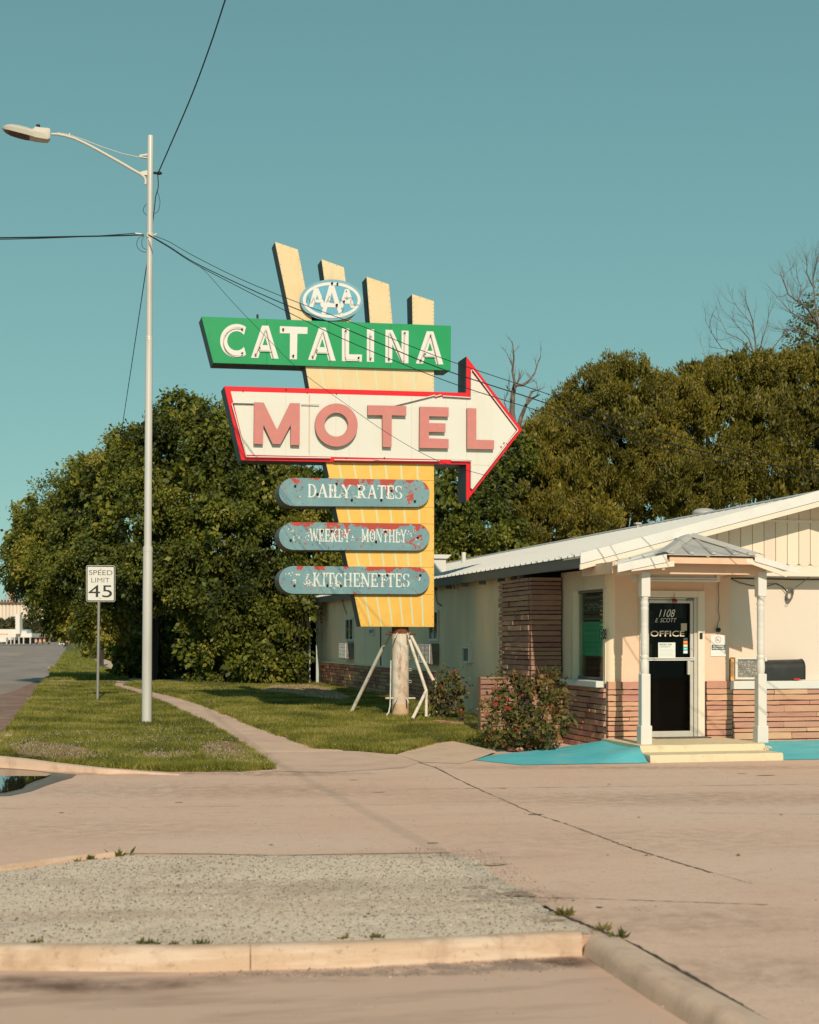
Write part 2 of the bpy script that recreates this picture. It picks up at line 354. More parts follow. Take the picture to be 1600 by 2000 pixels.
kind(sheet('gutter', [(-60, -20), (30, -20), (30, 2.2), KFW[-1], (KFW[8][0] + .08, KFW[8][1] + .09), (KFW[0][0], KFW[0][1] + .3), (-60, KFW[0][1] + .3)], m_gut, zf=zero, dz=-.112), 'structure')

def kerb_run(path, width, height, mat, parent, name='kerb_stone', seg=1.9, flip=1, gap=.008, roll=.06):
    """rounded kerb along a path of top-front points; the back lies to the left of the path when flip = 1"""
    P = [Vector(p) for p in path]
    d = [0]
    for a, b in zip(P, P[1:]): d.append(d[-1] + (b - a).length)
    def at(s):
        s = max(0, min(d[-1], s))
        for i in range(len(P) - 1):
            if s <= d[i + 1] or i == len(P) - 2:
                return P[i].lerp(P[i + 1], (s - d[i]) / max(1e-6, d[i + 1] - d[i])), i
    s = 0; rnd = random.Random(5); out = []
    while s < d[-1] - .1:
        e = min(d[-1], s + seg * rnd.uniform(.9, 1.1)); n = max(2, int((e - s - gap) / .12)); mb = MB(); vs = []; fs = []
        hh = height if callable(height) else (lambda q: height)
        for k in range(n + 1):
            q = s + (e - s - gap) * k / n; p, i = at(q); t = (at(q + .12)[0] - at(q - .12)[0]); t.z = 0; t.normalize(); nn = Vector((-t.y, t.x, 0)) * flip; h = hh(q / d[-1])
            jit = mnoise.noise(Vector((q * 3, 1.3, 0))) * .006
            for w_, z_ in ((width, -h - .05), (width - .004, -.004), (roll * 1.15, .003), (roll * .62 + jit, -.006 - roll * .04), (roll * .25 + jit, -min(.03 + roll * .12, h * .4)), (.004 + jit, -min(.06 + roll * .15, h * .7)), (-.010, -h - .05)):
                vs.append(p + nn * w_ + Vector((0, 0, z_)))
        for k in range(n):
            for j in range(6):
                a = k * 7 + j; fs.append((a, a + 1, a + 8, a + 7))
        fs += [tuple(range(6, -1, -1)), tuple(range(n * 7, n * 7 + 7))]
        mb.add(vs, fs); out.append(obj(name, mb, mat, parent, smooth=True)); s = e
    return out
kb = thing('kerb', 'tan concrete kerb across the foreground in front of the speckled grey patch', 'kerb', (0, 8, 0))
del kb['category'], kb['label']; kind(kb, 'structure')
kerb_run([(x, y, .012) for x, y in KFW[:9]], .16, .125, m_kerb, kb, seg=2.95)
kb2 = thing('kerb', '', '', (3, 8, 0)); del kb2['category'], kb2['label']; kind(kb2, 'structure')
kerb_run([(x, y, .010) for x, y in KFW[8:]], .19, .125, m_kerb2, kb2, seg=3.4, roll=.06)

# speckled patch behind the kerb
m_patch = M('speckled_patch', (.80, .65, .49), .95, [((.50, .38, .28), .8, .48, .66, 9, .8, (.6, 1.4, 1)), ((.86, .72, .56), 1.9, .5, .7, 5, .6), ((.52, .41, .31), 16, .5, .7, 5, .7), ((.20, .155, .12), 40, .58, .66, 3, .85), ((.66, .62, .52), 70, .58, .68, 2, .8), ((.45, .22, .12), 33, .72, .76, 2, .6)], bump=1.0, bscale=50)
PP = [(-900, 1795), (-400, 1760), (-150, 1722), (0, 1704), (150, 1683), (240, 1673), (500, 1672), (700, 1672), (860, 1667), (930, 1676), (955, 1697), (985, 1722), (1030, 1752), (1085, 1785), (1128, 1806), (1160, 1824), (1100, 1826), (900, 1836), (740, 1842), (365, 1851), (0, 1847), (-400, 1838), (-900, 1822)]
PW = [PD(px, py, EYE * FPX / (py - HOR))[:2] for px, py in PP]
rr = random.Random(2); pw2 = []
for (a, b) in zip(PW, PW[1:] + PW[:1]):
    pw2 += [(a[0] + (b[0] - a[0]) * k / 5 + rr.uniform(-.012, .012) * (k > 0), a[1] + (b[1] - a[1]) * k / 5 + rr.uniform(-.02, .02) * (k > 0)) for k in range(5)]
kind(sheet('asphalt_patch', pw2, m_patch, zf=zero, dz=.004), 'structure')
def pebbles(name, poly, n, r0, r1, mat, seed, z=.0):
    rng = np.random.default_rng(seed); xs = [p[0] for p in poly]; ys = [p[1] for p in poly]
    x = rng.uniform(max(min(xs), -6), min(max(xs), 9), n); y = rng.uniform(min(ys), max(ys), n); k = inpoly(x, y, poly); x = x[k]; y = y[k]; n = len(x)
    r = rng.uniform(r0, r1, n) * rng.uniform(.5, 1, n); base = np.array([(1, 0, 0), (0, 1, 0), (-1, 0, 0), (0, -1, 0), (0, 0, .8)])
    tri = [(0, 1, 4), (1, 2, 4), (2, 3, 4), (3, 0, 4)]; v = base[None] + rng.normal(size=(n, 5, 3)) * .22; v = v * r[:, None, None]
    v[:, :, 0] += x[:, None]; v[:, :, 1] += y[:, None]; v[:, :, 2] += z
    return kind(rawmesh(name, v[:, np.array(tri)].reshape(-1, 3), 3, mat, None, 3), 'stuff')
m_peb = M('loose_chips', (.52, .42, .32), .9, [((.13, .10, .08), 25, .42, .5), ((.7, .66, .56), 31, .58, .63), ((.42, .16, .08), 17, .70, .73)])
pebbles('gravel', PW, 26000, .003, .011, m_peb, 3, .004)
allp = [(-4, 6.5), (10, 6.5), (10, 20), (-4, 20)]
pebbles('gravel', allp, 3500, .002, .007, m_peb, 4, .001)
pebbles('gravel', [L0(*p) for p in [(800, 1655), (960, 1660), (1060, 1730), (1140, 1800), (1090, 1790), (960, 1700), (800, 1668)]], 1800, .003, .008, m_peb, 14, .001)
gutp = [KFW[4], KFW[5], KFW[6], KFW[7], (KFW[7][0] - .1, KFW[7][1] - .35), (KFW[6][0], KFW[6][1] - .35), (KFW[5][0], KFW[5][1] - .28), (KFW[4][0], KFW[4][1] - .1)]
pebbles('gravel', gutp, 900, .003, .010, m_peb, 9, -.112)

# thin back kerb of the patch and the joints of the lot
def strip(name, pts, wid, mat, z=.004, parent=None, jit=.3, seed=1, sub=8, zf=zero):
    rnd = random.Random(seed); P = []
    for a, b in zip(pts, pts[1:]):
        for k in range(sub): P.append((a[0] + (b[0] - a[0]) * k / sub, a[1] + (b[1] - a[1]) * k / sub))
    P.append(pts[-1][:2]); mb = MB(); vs = []; fs = []
    for i, p in enumerate(P):
        a = P[max(0, i - 1)]; b = P[min(len(P) - 1, i + 1)]; t = Vector((b[0] - a[0], b[1] - a[1], 0)).normalized(); n = Vector((-t.y, t.x, 0))
        w_ = wid * (1 + rnd.uniform(-jit, jit)) / 2; o = rnd.uniform(-jit, jit) * wid * .6
        for s in (1, -1): vs.append((p[0] + n.x * (w_ * s + o), p[1] + n.y * (w_ * s + o), zf(p[1]) + z))
    for i in range(len(P) - 1): fs.append((2 * i, 2 * i + 1, 2 * i + 3, 2 * i + 2))
    mb.add(vs, fs); return obj(name, mb, mat, parent)
tk = kerb_run([L0(*p) + (.035,) for p in [(-500, 1768), (-150, 1718), (0, 1697), (150, 1676), (240, 1669)]], .09, .04, m_kerb, None, seg=50, flip=-1)
for o in tk: o.name = 'kerb'; kind(o, 'structure')
kind(strip('pavement_joint', [L0(*p) for p in [(240, 1668), (400, 1669), (536, 1672), (700, 1669), (880, 1667)]], .018, m_gap, .006, seed=3), 'structure')
kind(strip('pavement_crack', [L0(*p) for p in [(768, 1474), (800, 1484), (850, 1499), (900, 1525), (945, 1546), (990, 1566), (1040, 1588), (1075, 1600), (1110, 1611), (1160, 1630), (1200, 1645), (1235, 1658), (1275, 1670), (1320, 1684), (1390, 1705)]], .015, m_crack, .004, seed=4, jit=.8), 'structure')
kind(strip('pavement_crack', [L0(*p) for p in [(1390, 1705), (1430, 1716), (1470, 1727)]], .004, m_gap, .004, seed=6, jit=.9), 'structure')
kind(strip('pavement_joint', [L0(*p) for p in [(1060, 1770), (1085, 1783), (1120, 1797), (1180, 1822), (1235, 1845), (1330, 1897), (1420, 1950), (1500, 1998), (1640, 2085)]], .030, m_gap, .004, seed=5, jit=.35, sub=14), 'structure')
for i, (pts, wd) in enumerate([([(-200, 1582), (400, 1576), (800, 1572)], .006), ([(790, 1542), (1200, 1537), (1700, 1531)], .010), ([(1350, 1588), (1500, 1590), (1700, 1592)], .006), ([(1030, 1753), (1180, 1757), (1500, 1768)], .008), ([(540, 1556), (700, 1554)], .005)]):
    kind(strip('pavement_joint', [L0(*p) for p in pts], wd, m_gap, .004, seed=20 + i, jit=.9, sub=30), 'structure')
m_stain = M('oil_stain', (.27, .20, .15), .9, [((.20, .15, .11), 5, .4, .7)])
def blot(px, py, rx, ry, seed, mat=m_stain):
    rnd = random.Random(seed); c = L0(px, py); s = (py - HOR) / EYE; pts = []
    for k in range(18):
        a = 2 * math.pi * k / 18; q = rnd.uniform(.55, 1.1); pts.append((c[0] + rx / s * math.cos(a) * q, c[1] + ry / s * 4 * math.sin(a) * q))
    return pts
for i, (px, py, rx, ry) in enumerate([(1045, 1591, 16, 3), (845, 1647, 12, 2), (1170, 1773, 7, 2), (1495, 1515, 22, 2), (1450, 1511, 12, 1), (1190, 1532, 4, 1), (1248, 1597, 3, 1), (1187, 1671, 3, 1), (1526, 1592, 5, 1), (985, 1540, 10, 1), (350, 1568, 10, 1), (690, 1524, 12, 1), (740, 1548, 14, 1), (1120, 1760, 4, 1), (120, 1588, 6, 1), (530, 1651, 5, 1)]):
    kind(sheet('pavement_stain', blot(px, py, rx, ry, i), m_gap if rx < 8 else m_stain, zf=zero, dz=.003 + .0002 * i), 'structure')

m_grime = M('brown_grime', (.40, .29, .20), .95, [((.30, .21, .15), 4, .4, .7, 8, .9), ((.66, .54, .42), 30, .5, .56, 4, .8)], bump=.4)
for i, (px, py, rx, ry) in enumerate([(1010, 1748, 44, 9), (930, 1735, 30, 5), (1080, 1800, 30, 4), (955, 1690, 40, 4)]):
    kind(sheet('pavement_stain', blot(px, py, rx, ry, 90 + i), m_grime, zf=zero, dz=.0068 + .0002 * i), 'structure')
def stainmat(name, col, strength, nscale=3.0, lo=.38, hi=.62):
    m = bpy.data.materials.new(name); m.use_nodes = True; t = m.node_tree; N = t.nodes; L = t.links; b = N['Principled BSDF']; b.inputs['Base Color'].default_value = rgba(col); b.inputs['Roughness'].default_value = .9
    tc = N.new('ShaderNodeTexCoord'); mp = N.new('ShaderNodeVectorMath'); mp.operation = 'MULTIPLY_ADD'; mp.inputs[1].default_value = (2, 2, 0); mp.inputs[2].default_value = (-1, -1, 0); L.new(tc.outputs['Generated'], mp.inputs[0])
    ln = N.new('ShaderNodeVectorMath'); ln.operation = 'LENGTH'; L.new(mp.outputs[0], ln.inputs[0])
    r = N.new('ShaderNodeMapRange'); r.interpolation_type = 'SMOOTHSTEP'; r.inputs[1].default_value = 1.0; r.inputs[2].default_value = .25; r.inputs[3].default_value = 0; r.inputs[4].default_value = 1; L.new(ln.outputs['Value'], r.inputs[0])
    g = N.new('ShaderNodeNewGeometry'); n = N.new('ShaderNodeTexNoise'); n.inputs['Scale'].default_value = nscale; n.inputs['Detail'].default_value = 9; n.inputs['Roughness'].default_value = .65; L.new(g.outputs['Position'], n.inputs['Vector'])
    r2 = N.new('ShaderNodeMapRange'); r2.inputs[1].default_value = lo; r2.inputs[2].default_value = hi; L.new(n.outputs['Fac'], r2.inputs[0])
    mu = N.new('ShaderNodeMath'); mu.operation = 'MULTIPLY'; L.new(r.outputs[0], mu.inputs[0]); L.new(r2.outputs[0], mu.inputs[1]); mu2 = N.new('ShaderNodeMath'); mu2.operation = 'MULTIPLY'; mu2.inputs[1].default_value = strength; L.new(mu.outputs[0], mu2.inputs[0])
    L.new(mu2.outputs[0], b.inputs['Alpha']); return m
ms_dark = stainmat('damp_brown_stain', (.17, .095, .065), .5); ms_mid = stainmat('brown_smudge', (.24, .15, .105), .38, 5); ms_soft = stainmat('old_drip_stain', (.40, .27, .20), .24, 6); ms_pale = stainmat('pale_dust_stain', (.72, .56, .43), .4, 5); ms_band = stainmat('faint_drag_mark', (.42, .29, .22), .45, 2, .2, .5); ms_grey = stainmat('grey_grit_stain', (.40, .32, .26), .6, 7, .42, .56)
SK = [0]
def stain(px, py, w_, d_, m, ang=0, z0=0.0, name='pavement_stain'):
    c = PD(px, py, (EYE - z0) * FPX / (py - HOR)); SK[0] += 1; me = bpy.data.meshes.new(name); me.from_pydata([(-w_ / 2, -d_ / 2, 0), (w_ / 2, -d_ / 2, 0), (w_ / 2, d_ / 2, 0), (-w_ / 2, d_ / 2, 0)], [], [(0, 1, 2, 3)]); me.materials.append(m)
    o = bpy.data.objects.new(name, me); COL.objects.link(o); o.location = (c[0], c[1], z0 + .00713 + .000113 * SK[0]); o.rotation_euler = (0, 0, math.radians(ang) - ANG); kind(o, 'structure')
ZG_ = -.112
for px, py, w_, d_, m in [(80, 1935, 1.5, .35, ms_dark), (10, 1915, 1.4, .25, ms_dark), (250, 1925, 1.6, .30, ms_dark), (480, 1915, 2.2, .25, ms_soft), (950, 1888, 1.7, .38, ms_grey), (1080, 1880, .9, .4, ms_dark), (700, 1902, 2.0, .22, ms_grey), (1120, 1880, .5, .35, ms_dark)]: stain(px, py, w_, d_, m, 0, ZG_, 'gutter_stain')
for px, py, w_, d_, m, an in [(1000, 1755, 1.3, .9, ms_mid, 0), (880, 1672, 2.4, .8, ms_soft, 0), (1080, 1795, .9, .35, ms_soft, 0), (430, 1740, 3.0, 1.2, ms_soft, 0), (200, 1790, 2.5, .6, ms_pale, 0), (650, 1770, 2.5, .9, ms_pale, 0), (1300, 1640, 5, 2.4, ms_pale, 0), (1450, 1560, 7, 2.0, ms_soft, 0), (1150, 1560, 6, 2.2, ms_pale, 0), (400, 1545, 7, 2.5, ms_soft, 0), (1350, 1800, 2.4, 1.6, ms_soft, 0), (1500, 1900, 2.4, 1.2, ms_soft, 0), (200, 1620, 4, 2, ms_pale, 0), (250, 1511, 3.4, .8, ms_mid, 0), (560, 1512, 3.0, 1.0, ms_mid, 0), (1040, 1500, 5, .9, ms_soft, 0), (1400, 1500, 6, .9, ms_soft, 0), (840, 1478, 4, 1.6, ms_soft, 0)]: stain(px, py, w_, d_, m, an)
# puddle at the corner, wet rim
m_wet = M('wet_pavement', (.17, .125, .09), .35, [((.11, .08, .06), 5, .4, .7)])
m_water = M('puddle_water', (.02, .02, .016), .02, spec=.6)
wet = [(-400, 1493), (0, 1500), (45, 1503), (110, 1510), (150, 1513), (140, 1520), (118, 1526), (90, 1535), (62, 1546), (20, 1555), (-400, 1570)]
wat = [(-400, 1497), (0, 1505), (30, 1506), (70, 1509), (100, 1514), (88, 1520), (66, 1527), (52, 1533), (44, 1541), (10, 1549), (-400, 1560)]
kind(sheet('wet_pavement', [L0(*p) for p in wet], m_wet, zf=zero, dz=.004), 'structure')
kind(sheet('puddle', [L0(*p) for p in wat], m_water, zf=zero, dz=.016), 'structure')

# ------------------------------------------------------------------ road, verge, sidewalk, lawn
ROADD = -.13
kind(sheet('road', [(-16, 22), (-.2, 22), (-.1, 60), (.2, 100), (.9, 156), (2.5, 285), (5, 500), (30, 2500), (-40, 2500), (-17, 120)], m_road, dz=ROADD), 'structure')
m_rdirt = M('brown_gutter_dirt', (.24, .14, .105), .95, [((.34, .235, .18), 2.5, .42, .68, 8, .9)], bump=.3)
kind(sheet('road_edge_dirt', [(-1.5, 24), (-.95, 24.5), (-.55, 33), (-.30, 46), (-.25, 60), (-.6, 62), (-1.0, 46), (-2.1, 33), (-3.2, 26), (-3.6, 22.5), (-1.5, 22.5)], m_rdirt, dz=ROADD + .005), 'structure')
m_mark = M('worn_road_marking', (.55, .52, .46), .8, [((.3, .26, .22), 6, .45, .6)])
for i in range(12):
    y = 58 + i * 14; mb = MB(); z = lambda q: H(q) + ROADD + .006
    for x in (-4.3, -8.2):
        mb.add([(x, y, z(y)), (x + .14, y, z(y)), (x + .14, y + 4, z(y + 4)), (x, y + 4, z(y + 4))], [(0, 1, 2, 3)])
    kind(obj('road_marking', mb, m_mark), 'structure')
m_far_pink = M('faded_concrete_lane', (.38, .29, .23), .9)
kind(sheet('driveway', [(-12, 190), (-3.5, 175), (-3.5, 220), (-12, 250)], m_far_pink, dz=ROADD + .02), 'structure')
LP = [G(*p) for p in [(530, 1503), (480, 1463), (440, 1438), (400, 1414), (339, 1387), (297, 1368), (252, 1353), (219, 1343)]]
RP = [G(*p) for p in [(700, 1469), (620, 1463), (540, 1435), (450, 1400), (340, 1361), (296, 1351), (258, 1341), (245, 1339)]]
def XL(y): return float(np.interp(y, [p[1] for p in LP] + [60, 70], [p[0] for p in LP] + [2.6, 3.2]))
def XR(y): return float(np.interp(y, [p[1] for p in RP] + [60, 70], [p[0] for p in RP] + [3.7, 4.3]))
sw = thing('sidewalk', '', '', (3, 22, 0)); del sw['label'], sw['category']; kind(sw, 'structure')
y = RP[1][1] - .35
while y < 70:
    L = 1.5; y1 = y + L - .015; n = 1
    sheet('slab', [(XL(y), y), (XR(y), y), (XR(y1), y1), (XL(y1), y1)], m_conc2, dz=.008, parent=sw, thick=.1); y += L
yj = RP[1][1] - .37
ap = [G(536, 1507)[:2], G(505, 1480)[:2], (XL(yj) , yj), (XR(yj), yj), G(700, 1468)[:2], G(775, 1474)[:2], G(820, 1489)[:2], G(790, 1500)[:2], G(650, 1509)[:2]]
sheet('slab', ap, m_conc2, dz=.004, parent=sw)
ap2 = [G(775, 1474)[:2], G(800, 1466)[:2], G(850, 1452)[:2], G(885, 1448)[:2], G(930, 1458)[:2], G(970, 1468)[:2], G(940, 1480)[:2], G(900, 1492)[:2], G(822, 1489)[:2]]
sheet('slab', ap2, m_conc2, dz=.005, parent=sw)
sheet('slab', [(3.0, 70.2), (4.1, 70.2), (4.6, 156), (6.0, 230), (4.8, 230), (3.6, 156)], m_conc2, dz=.03, parent=sw)
cornk = [G(220, 1500, .07), G(120, 1489, .10), G(60, 1481, .12), G(0, 1475, .13), G(-32, 1467, .13), G(-38, 1455, .10), G(0, 1440, .06), G(45, 1385, .03), G(95, 1322, .03)]
verge = [G(0, 1480)[:2], G(60, 1485)[:2], G(120, 1492)[:2], G(220, 1502)[:2], G(330, 1507)[:2], G(460, 1508)[:2], G(528, 1502)[:2]] + [p[:2] for p in LP[1:]] + [(XL(50), 50), (-.15, 50), G(95, 1323)[:2], G(47, 1386)[:2], G(3, 1441)[:2], G(-34, 1456)[:2], G(-30, 1467)[:2]]
kind(sheet('verge', verge, m_soil, dz=.02, thick=.15), 'structure')
kc = thing('kerb', '', '', (0, 21, 0)); del kc['label'], kc['category']; kind(kc, 'structure')
kp = [G(360, 1510, .015), G(290, 1505, .035)] + cornk[:6]
kerb_run(kp, .16, lambda q: .012 + .12 * min(1, q * 1.5), m_kerb2, kc, flip=1, seg=2.6)
kerb_run(cornk[5:] + [(-.12, 60, H(60) + .02), (.2, 100, H(100) + .02), (.9, 156, H(156) + .02), (2.5, 285, H(285) + .02)], .16, .16, m_kerb2, kc, flip=-1, seg=9)
kind(sheet('verge', [(-.05, 54), (2.6, 54), (3.0, 72), (3.0, 88), (-.05, 88)], m_soil, dz=.022), 'structure')
kind(sheet('verge', [(.18, 93), (3.1, 93), (3.6, 156), (5.5, 285), (10, 500), (5, 500), (2.5, 285), (.9, 156)], m_soil, dz=.022), 'structure')
kind(sheet('driveway', [(-.2, 50), (9, 50), (9, 54), (-.2, 54)], m_conc2, dz=.024), 'structure')
kind(sheet('driveway', [(-.2, 88), (12, 88), (12, 93), (-.2, 93)], m_conc2, dz=.024), 'structure')
LAWN = [p[:2] for p in RP[1:]] + [(XR(50), 50), (7.7, 50), (7.8, 26), (7.6, 24.8), (7.7, 23.4), G(1005, 1462)[:2], G(965, 1455)[:2], G(885, 1447)[:2], G(850, 1451)[:2], G(800, 1465)[:2], G(760, 1473)[:2], G(700, 1466)[:2]]
kind(sheet('lawn', LAWN, m_soil, dz=.02, thick=.15), 'structure')
kind(sheet('lawn', [(4.4, 54), (40, 54), (60, 500), (10, 500), (6.5, 285), (4.8, 156)], m_soil, dz=.02), 'structure')
kind(sheet('lawn', [(7.0, 46), (40, 46), (40, 53.9), (7.0, 53.9)], m_soil, dz=.012), 'structure')
m_mulch = M('pale_mulch', (.62, .40, .28), .95, [((.3, .18, .12), 14, .45, .6, 5, .8)], bump=.8, bscale=30)
MUL = [G(*p)[:2] for p in [(500, 1352), (540, 1341), (600, 1340), (632, 1345), (690, 1366), (668, 1374), (620, 1369), (570, 1360)]]
kind(sheet('mulch_bed', MUL, m_mulch, dz=.05), 'structure')
DIRT = [[G(*p)[:2] for p in q] for q in ([(14, 1468), (60, 1452), (115, 1456), (175, 1468), (200, 1484), (150, 1491), (90, 1486), (38, 1480)], [(385, 1466), (425, 1450), (468, 1456), (508, 1482), (470, 1497), (400, 1493)], [(270, 1476), (360, 1472), (400, 1482), (330, 1492), (285, 1488)])]
def ragged(q, seed):
    rnd = random.Random(seed); o = []
    for a, b in zip(q, q[1:] + q[:1]):
        for k in range(7): o.append((a[0] + (b[0] - a[0]) * k / 7 + rnd.uniform(-.07, .07), a[1] + (b[1] - a[1]) * k / 7 + rnd.uniform(-.14, .14)))
    return o
for q in [ragged(q, 5 + k) for k, q in enumerate(DIRT)]: kind(sheet('bare_dirt', q, m_dirt, dz=.04), 'structure')
CRN = [0]
def grass(name, poly, n, h0, h1, mat, seed, ybias=2.0, holes=(), hmul=None, wd=.009):
    rng = np.random.default_rng(seed); xs = [p[0] for p in poly]; ys = [p[1] for p in poly]; y0, y1 = min(ys), max(ys)
    x = rng.uniform(min(xs), max(xs), n); u = rng.random(n); y = 1 / (1 / y0 + u * (1 / y1 - 1 / y0))      # denser near the camera
    k = inpoly(x, y, poly)
    for hpoly in holes: k &= ~(inpoly(x, y, hpoly) & (rng.random(n) < .93))
    k &= np.array([mnoise.noise(Vector((a * .8, b * .35, 7))) + .75 for a, b in zip(x, y)]) > rng.random(n) * .55
    x = x[k]; y = y[k]; n = len(x)
    cl = np.array([mnoise.noise(Vector((a * 1.3, b * 1.3, 0))) for a, b in zip(x[::1], y[::1])])
    h = rng.uniform(h0, h1, n) * (1 + .55 * cl); z = np.interp(y, [a for a, _ in HK], [b for _, b in HK]) + .02
    wd = wd * np.clip(y / 24, 1, 3); a = rng.uniform(0, 2 * math.pi, n); lean = rng.normal(size=(n, 2)) * .45 * h[:, None]
    v = np.empty((n, 3, 3)); v[:, 0] = np.stack([x - np.cos(a) * wd, y - np.sin(a) * wd, z], 1); v[:, 1] = np.stack([x + np.cos(a) * wd, y + np.sin(a) * wd, z], 1)
    v[:, 2] = np.stack([x + lean[:, 0], y + lean[:, 1], z + h], 1)
    return kind(rawmesh(name, v.reshape(-1, 3), 3, mat, None, 3), 'stuff')
m_grass = leafmat('grass_blades', [(0, (.08, .09, .016)), (.3, (.18, .19, .026)), (.6, (.28, .275, .04)), (.85, (.42, .36, .09)), (1, (.46, .38, .16))], trans=.35, patch=.9)
m_clover = leafmat('clover_leaves', [(0, (.05, .08, .02)), (.5, (.11, .16, .035)), (1, (.2, .22, .05))], trans=.3, patch=1.5)
grass('grass', verge, 300000, .03, .085, m_grass, 1, holes=DIRT)
grass('grass', LAWN, 380000, .03, .085, m_grass, 2, holes=[MUL])
grass('grass', [(-.05, 54), (2.6, 54), (3.0, 72), (3.0, 88), (-.05, 88)], 26000, .05, .13, m_grass, 3)
grass('grass', [(.2, 93), (3.1, 93), (3.6, 156), (5.2, 250), (2.1, 250), (.9, 156)], 16000, .06, .15, m_grass, 4)
CLV = [G(*p)[:2] for p in [(-20, 1466), (100, 1440), (300, 1430), (430, 1440), (520, 1490), (520, 1502), (300, 1500), (120, 1484)]]
grass('clover', CLV, 60000, .02, .06, m_clover, 5, holes=DIRT, wd=.014)
grass('grass', [G(*p)[:2] for p in [(200, 1488), (330, 1480), (520, 1488), (533, 1504), (330, 1508), (220, 1500)]], 26000, .04, .10, m_grass, 15, wd=.007, holes=DIRT)
def dots(name, poly, n, r, mat, seed, z0, z1):
    rng = np.random.default_rng(seed); xs = [p[0] for p in poly]; ys = [p[1] for p in poly]
    x = rng.uniform(min(xs), max(xs), n); y = rng.uniform(min(ys), max(ys), n)
    cl = np.array([mnoise.noise(Vector((a * 1.6, b * .9, 4))) for a, b in zip(x, y)]); k = inpoly(x, y, poly) & (cl + rng.normal(size=n) * .12 > .02); x = x[k]; y = y[k]; n = len(x)
    z = np.interp(y, [a for a, _ in HK], [b for _, b in HK]) + rng.uniform(z0, z1, n); c = np.stack([x, y, z], 1)
    tet = np.array([(1, 0, -.5), (-.5, .87, -.5), (-.5, -.87, -.5), (0, 0, .9)]); v = c[:, None] + tet[None] * r * rng.uniform(.6, 1.3, (n, 1, 1))
    t = [(0, 1, 3), (1, 2, 3), (2, 0, 3)]
    return kind(rawmesh(name, v[:, np.array(t)].reshape(-1, 3), 3, mat, None, 3), 'stuff')
m_flower = M('pale_clover_flowers', (.50, .40, .42), .8)
dots('clover_flowers', CLV, 3600, .008, m_flower, 6, .04, .10)
dots('clover_flowers', verge, 2600, .008, m_flower, 7, .05, .09)
dots('clover_flowers', LAWN, 3500, .008, m_flower, 8, .05, .09)

def grass_edge(pts, n, mat, seed, sd_=.035, h0=.03, h1=.09, z0=.0):
    rng = np.random.default_rng(seed); P = np.array([p[:2] for p in pts]); seg = rng.integers(0, len(P) - 1, n); ln = np.hypot(*(P[1:] - P[:-1]).T); seg = rng.choice(len(P) - 1, n, p=ln / ln.sum()); t = rng.random(n)
    q = P[seg] + (P[seg + 1] - P[seg]) * t[:, None]; cl = np.array([mnoise.noise(Vector((a * 2.5, b * 2.5, 3))) for a, b in q]); q = q[cl > -.12 + rng.normal(size=n) * .1]; n = len(q); q = q + rng.normal(size=(n, 2)) * sd_
    z = np.interp(q[:, 1], [a for a, _ in HK], [b for _, b in HK]) + z0; h = rng.uniform(h0, h1, n); a = rng.uniform(0, 6.28, n); wd = .006 * np.clip(q[:, 1] / 24, 1, 3); lean = rng.normal(size=(n, 2)) * .6 * h[:, None]
    v = np.empty((n, 3, 3)); v[:, 0] = np.stack([q[:, 0] - np.cos(a) * wd, q[:, 1] - np.sin(a) * wd, z], 1); v[:, 1] = np.stack([q[:, 0] + np.cos(a) * wd, q[:, 1] + np.sin(a) * wd, z], 1); v[:, 2] = np.stack([q[:, 0] + lean[:, 0], q[:, 1] + lean[:, 1], z + h], 1)
    return kind(rawmesh('grass', v.reshape(-1, 3), 3, mat, None, 3), 'stuff')
grass_edge([G(0, 1480), G(60, 1485), G(120, 1492), G(220, 1502), G(330, 1507), G(460, 1508), G(528, 1502)] + LP[1:], 16000, m_grass, 71)
grass_edge(RP[1:][::-1] + [G(700, 1466), G(760, 1473), G(800, 1465), G(850, 1451), G(885, 1447), G(965, 1455)], 15000, m_grass, 72)
m_dryg = leafmat('dry_grass', [(0, (.20, .16, .07)), (.5, (.38, .30, .13)), (1, (.55, .44, .24))], trans=.3, patch=2)
grass('dry_grass', verge, 26000, .03, .08, m_dryg, 73, wd=.006); grass('dry_grass', LAWN, 26000, .03, .08, m_dryg, 74, wd=.006)
pebbles('gravel', [p for q in DIRT[:1] for p in q], 500, .005, .02, m_peb, 75, H(21) + .03)

# weeds along kerb and joints
m_weed = leafmat('weed_leaves', [(0, (.06, .07, .015)), (.5, (.15, .14, .03)), (1, (.27, .22, .06))], trans=.3, patch=3)
def weed(px, py, s, label, n=26, group=None, z=.0):
    c = L0(px, py); rng = np.random.default_rng(int(px * 7 + py)); base = np.tile(np.array([c[0], c[1], z]), (n, 1)) + rng.normal(size=(n, 3)) * np.array([s * .35, s * .2, 0])
    d = unit(rng.normal(size=(n, 3)) * np.array([.6, .5, .25]) + np.array([0, 0, .7])); v = leaves(rng, base, d, s * rng.uniform(.4, 1, n), .14)
    t = rawmesh('weed', v, 4, m_weed, None, 4); tag(t, label, 'weed', group); return t
weed(235, 1673, .10, 'tall single weed at the back corner of the speckled patch', 16)
weed(178, 1680, .06, 'low weed in the thin kerb left of the tallest weed', 22)
weed(152, 1684, .05, 'small yellowish weed furthest left in the thin back kerb', 18)
weed(1100, 1789, .075, 'broad weed tuft growing at the upper end of the wide dark joint', 60)
weed(1176, 1818, .07, 'thin dry weed in the dark joint above the kerb corner', 24)
weed(1213, 1832, .075, 'green weed in the dark joint just right of the kerb corner', 30)
weed(1443, 1672, .03, 'tiny weed in the long pavement crack', 16)
weed(283, 1846, .055, 'yellow-green weed behind the kerb, biggest of the kerb weeds', 50)
weed(306, 1847, .045, 'small weed behind the kerb right beside the biggest kerb weed', 24)
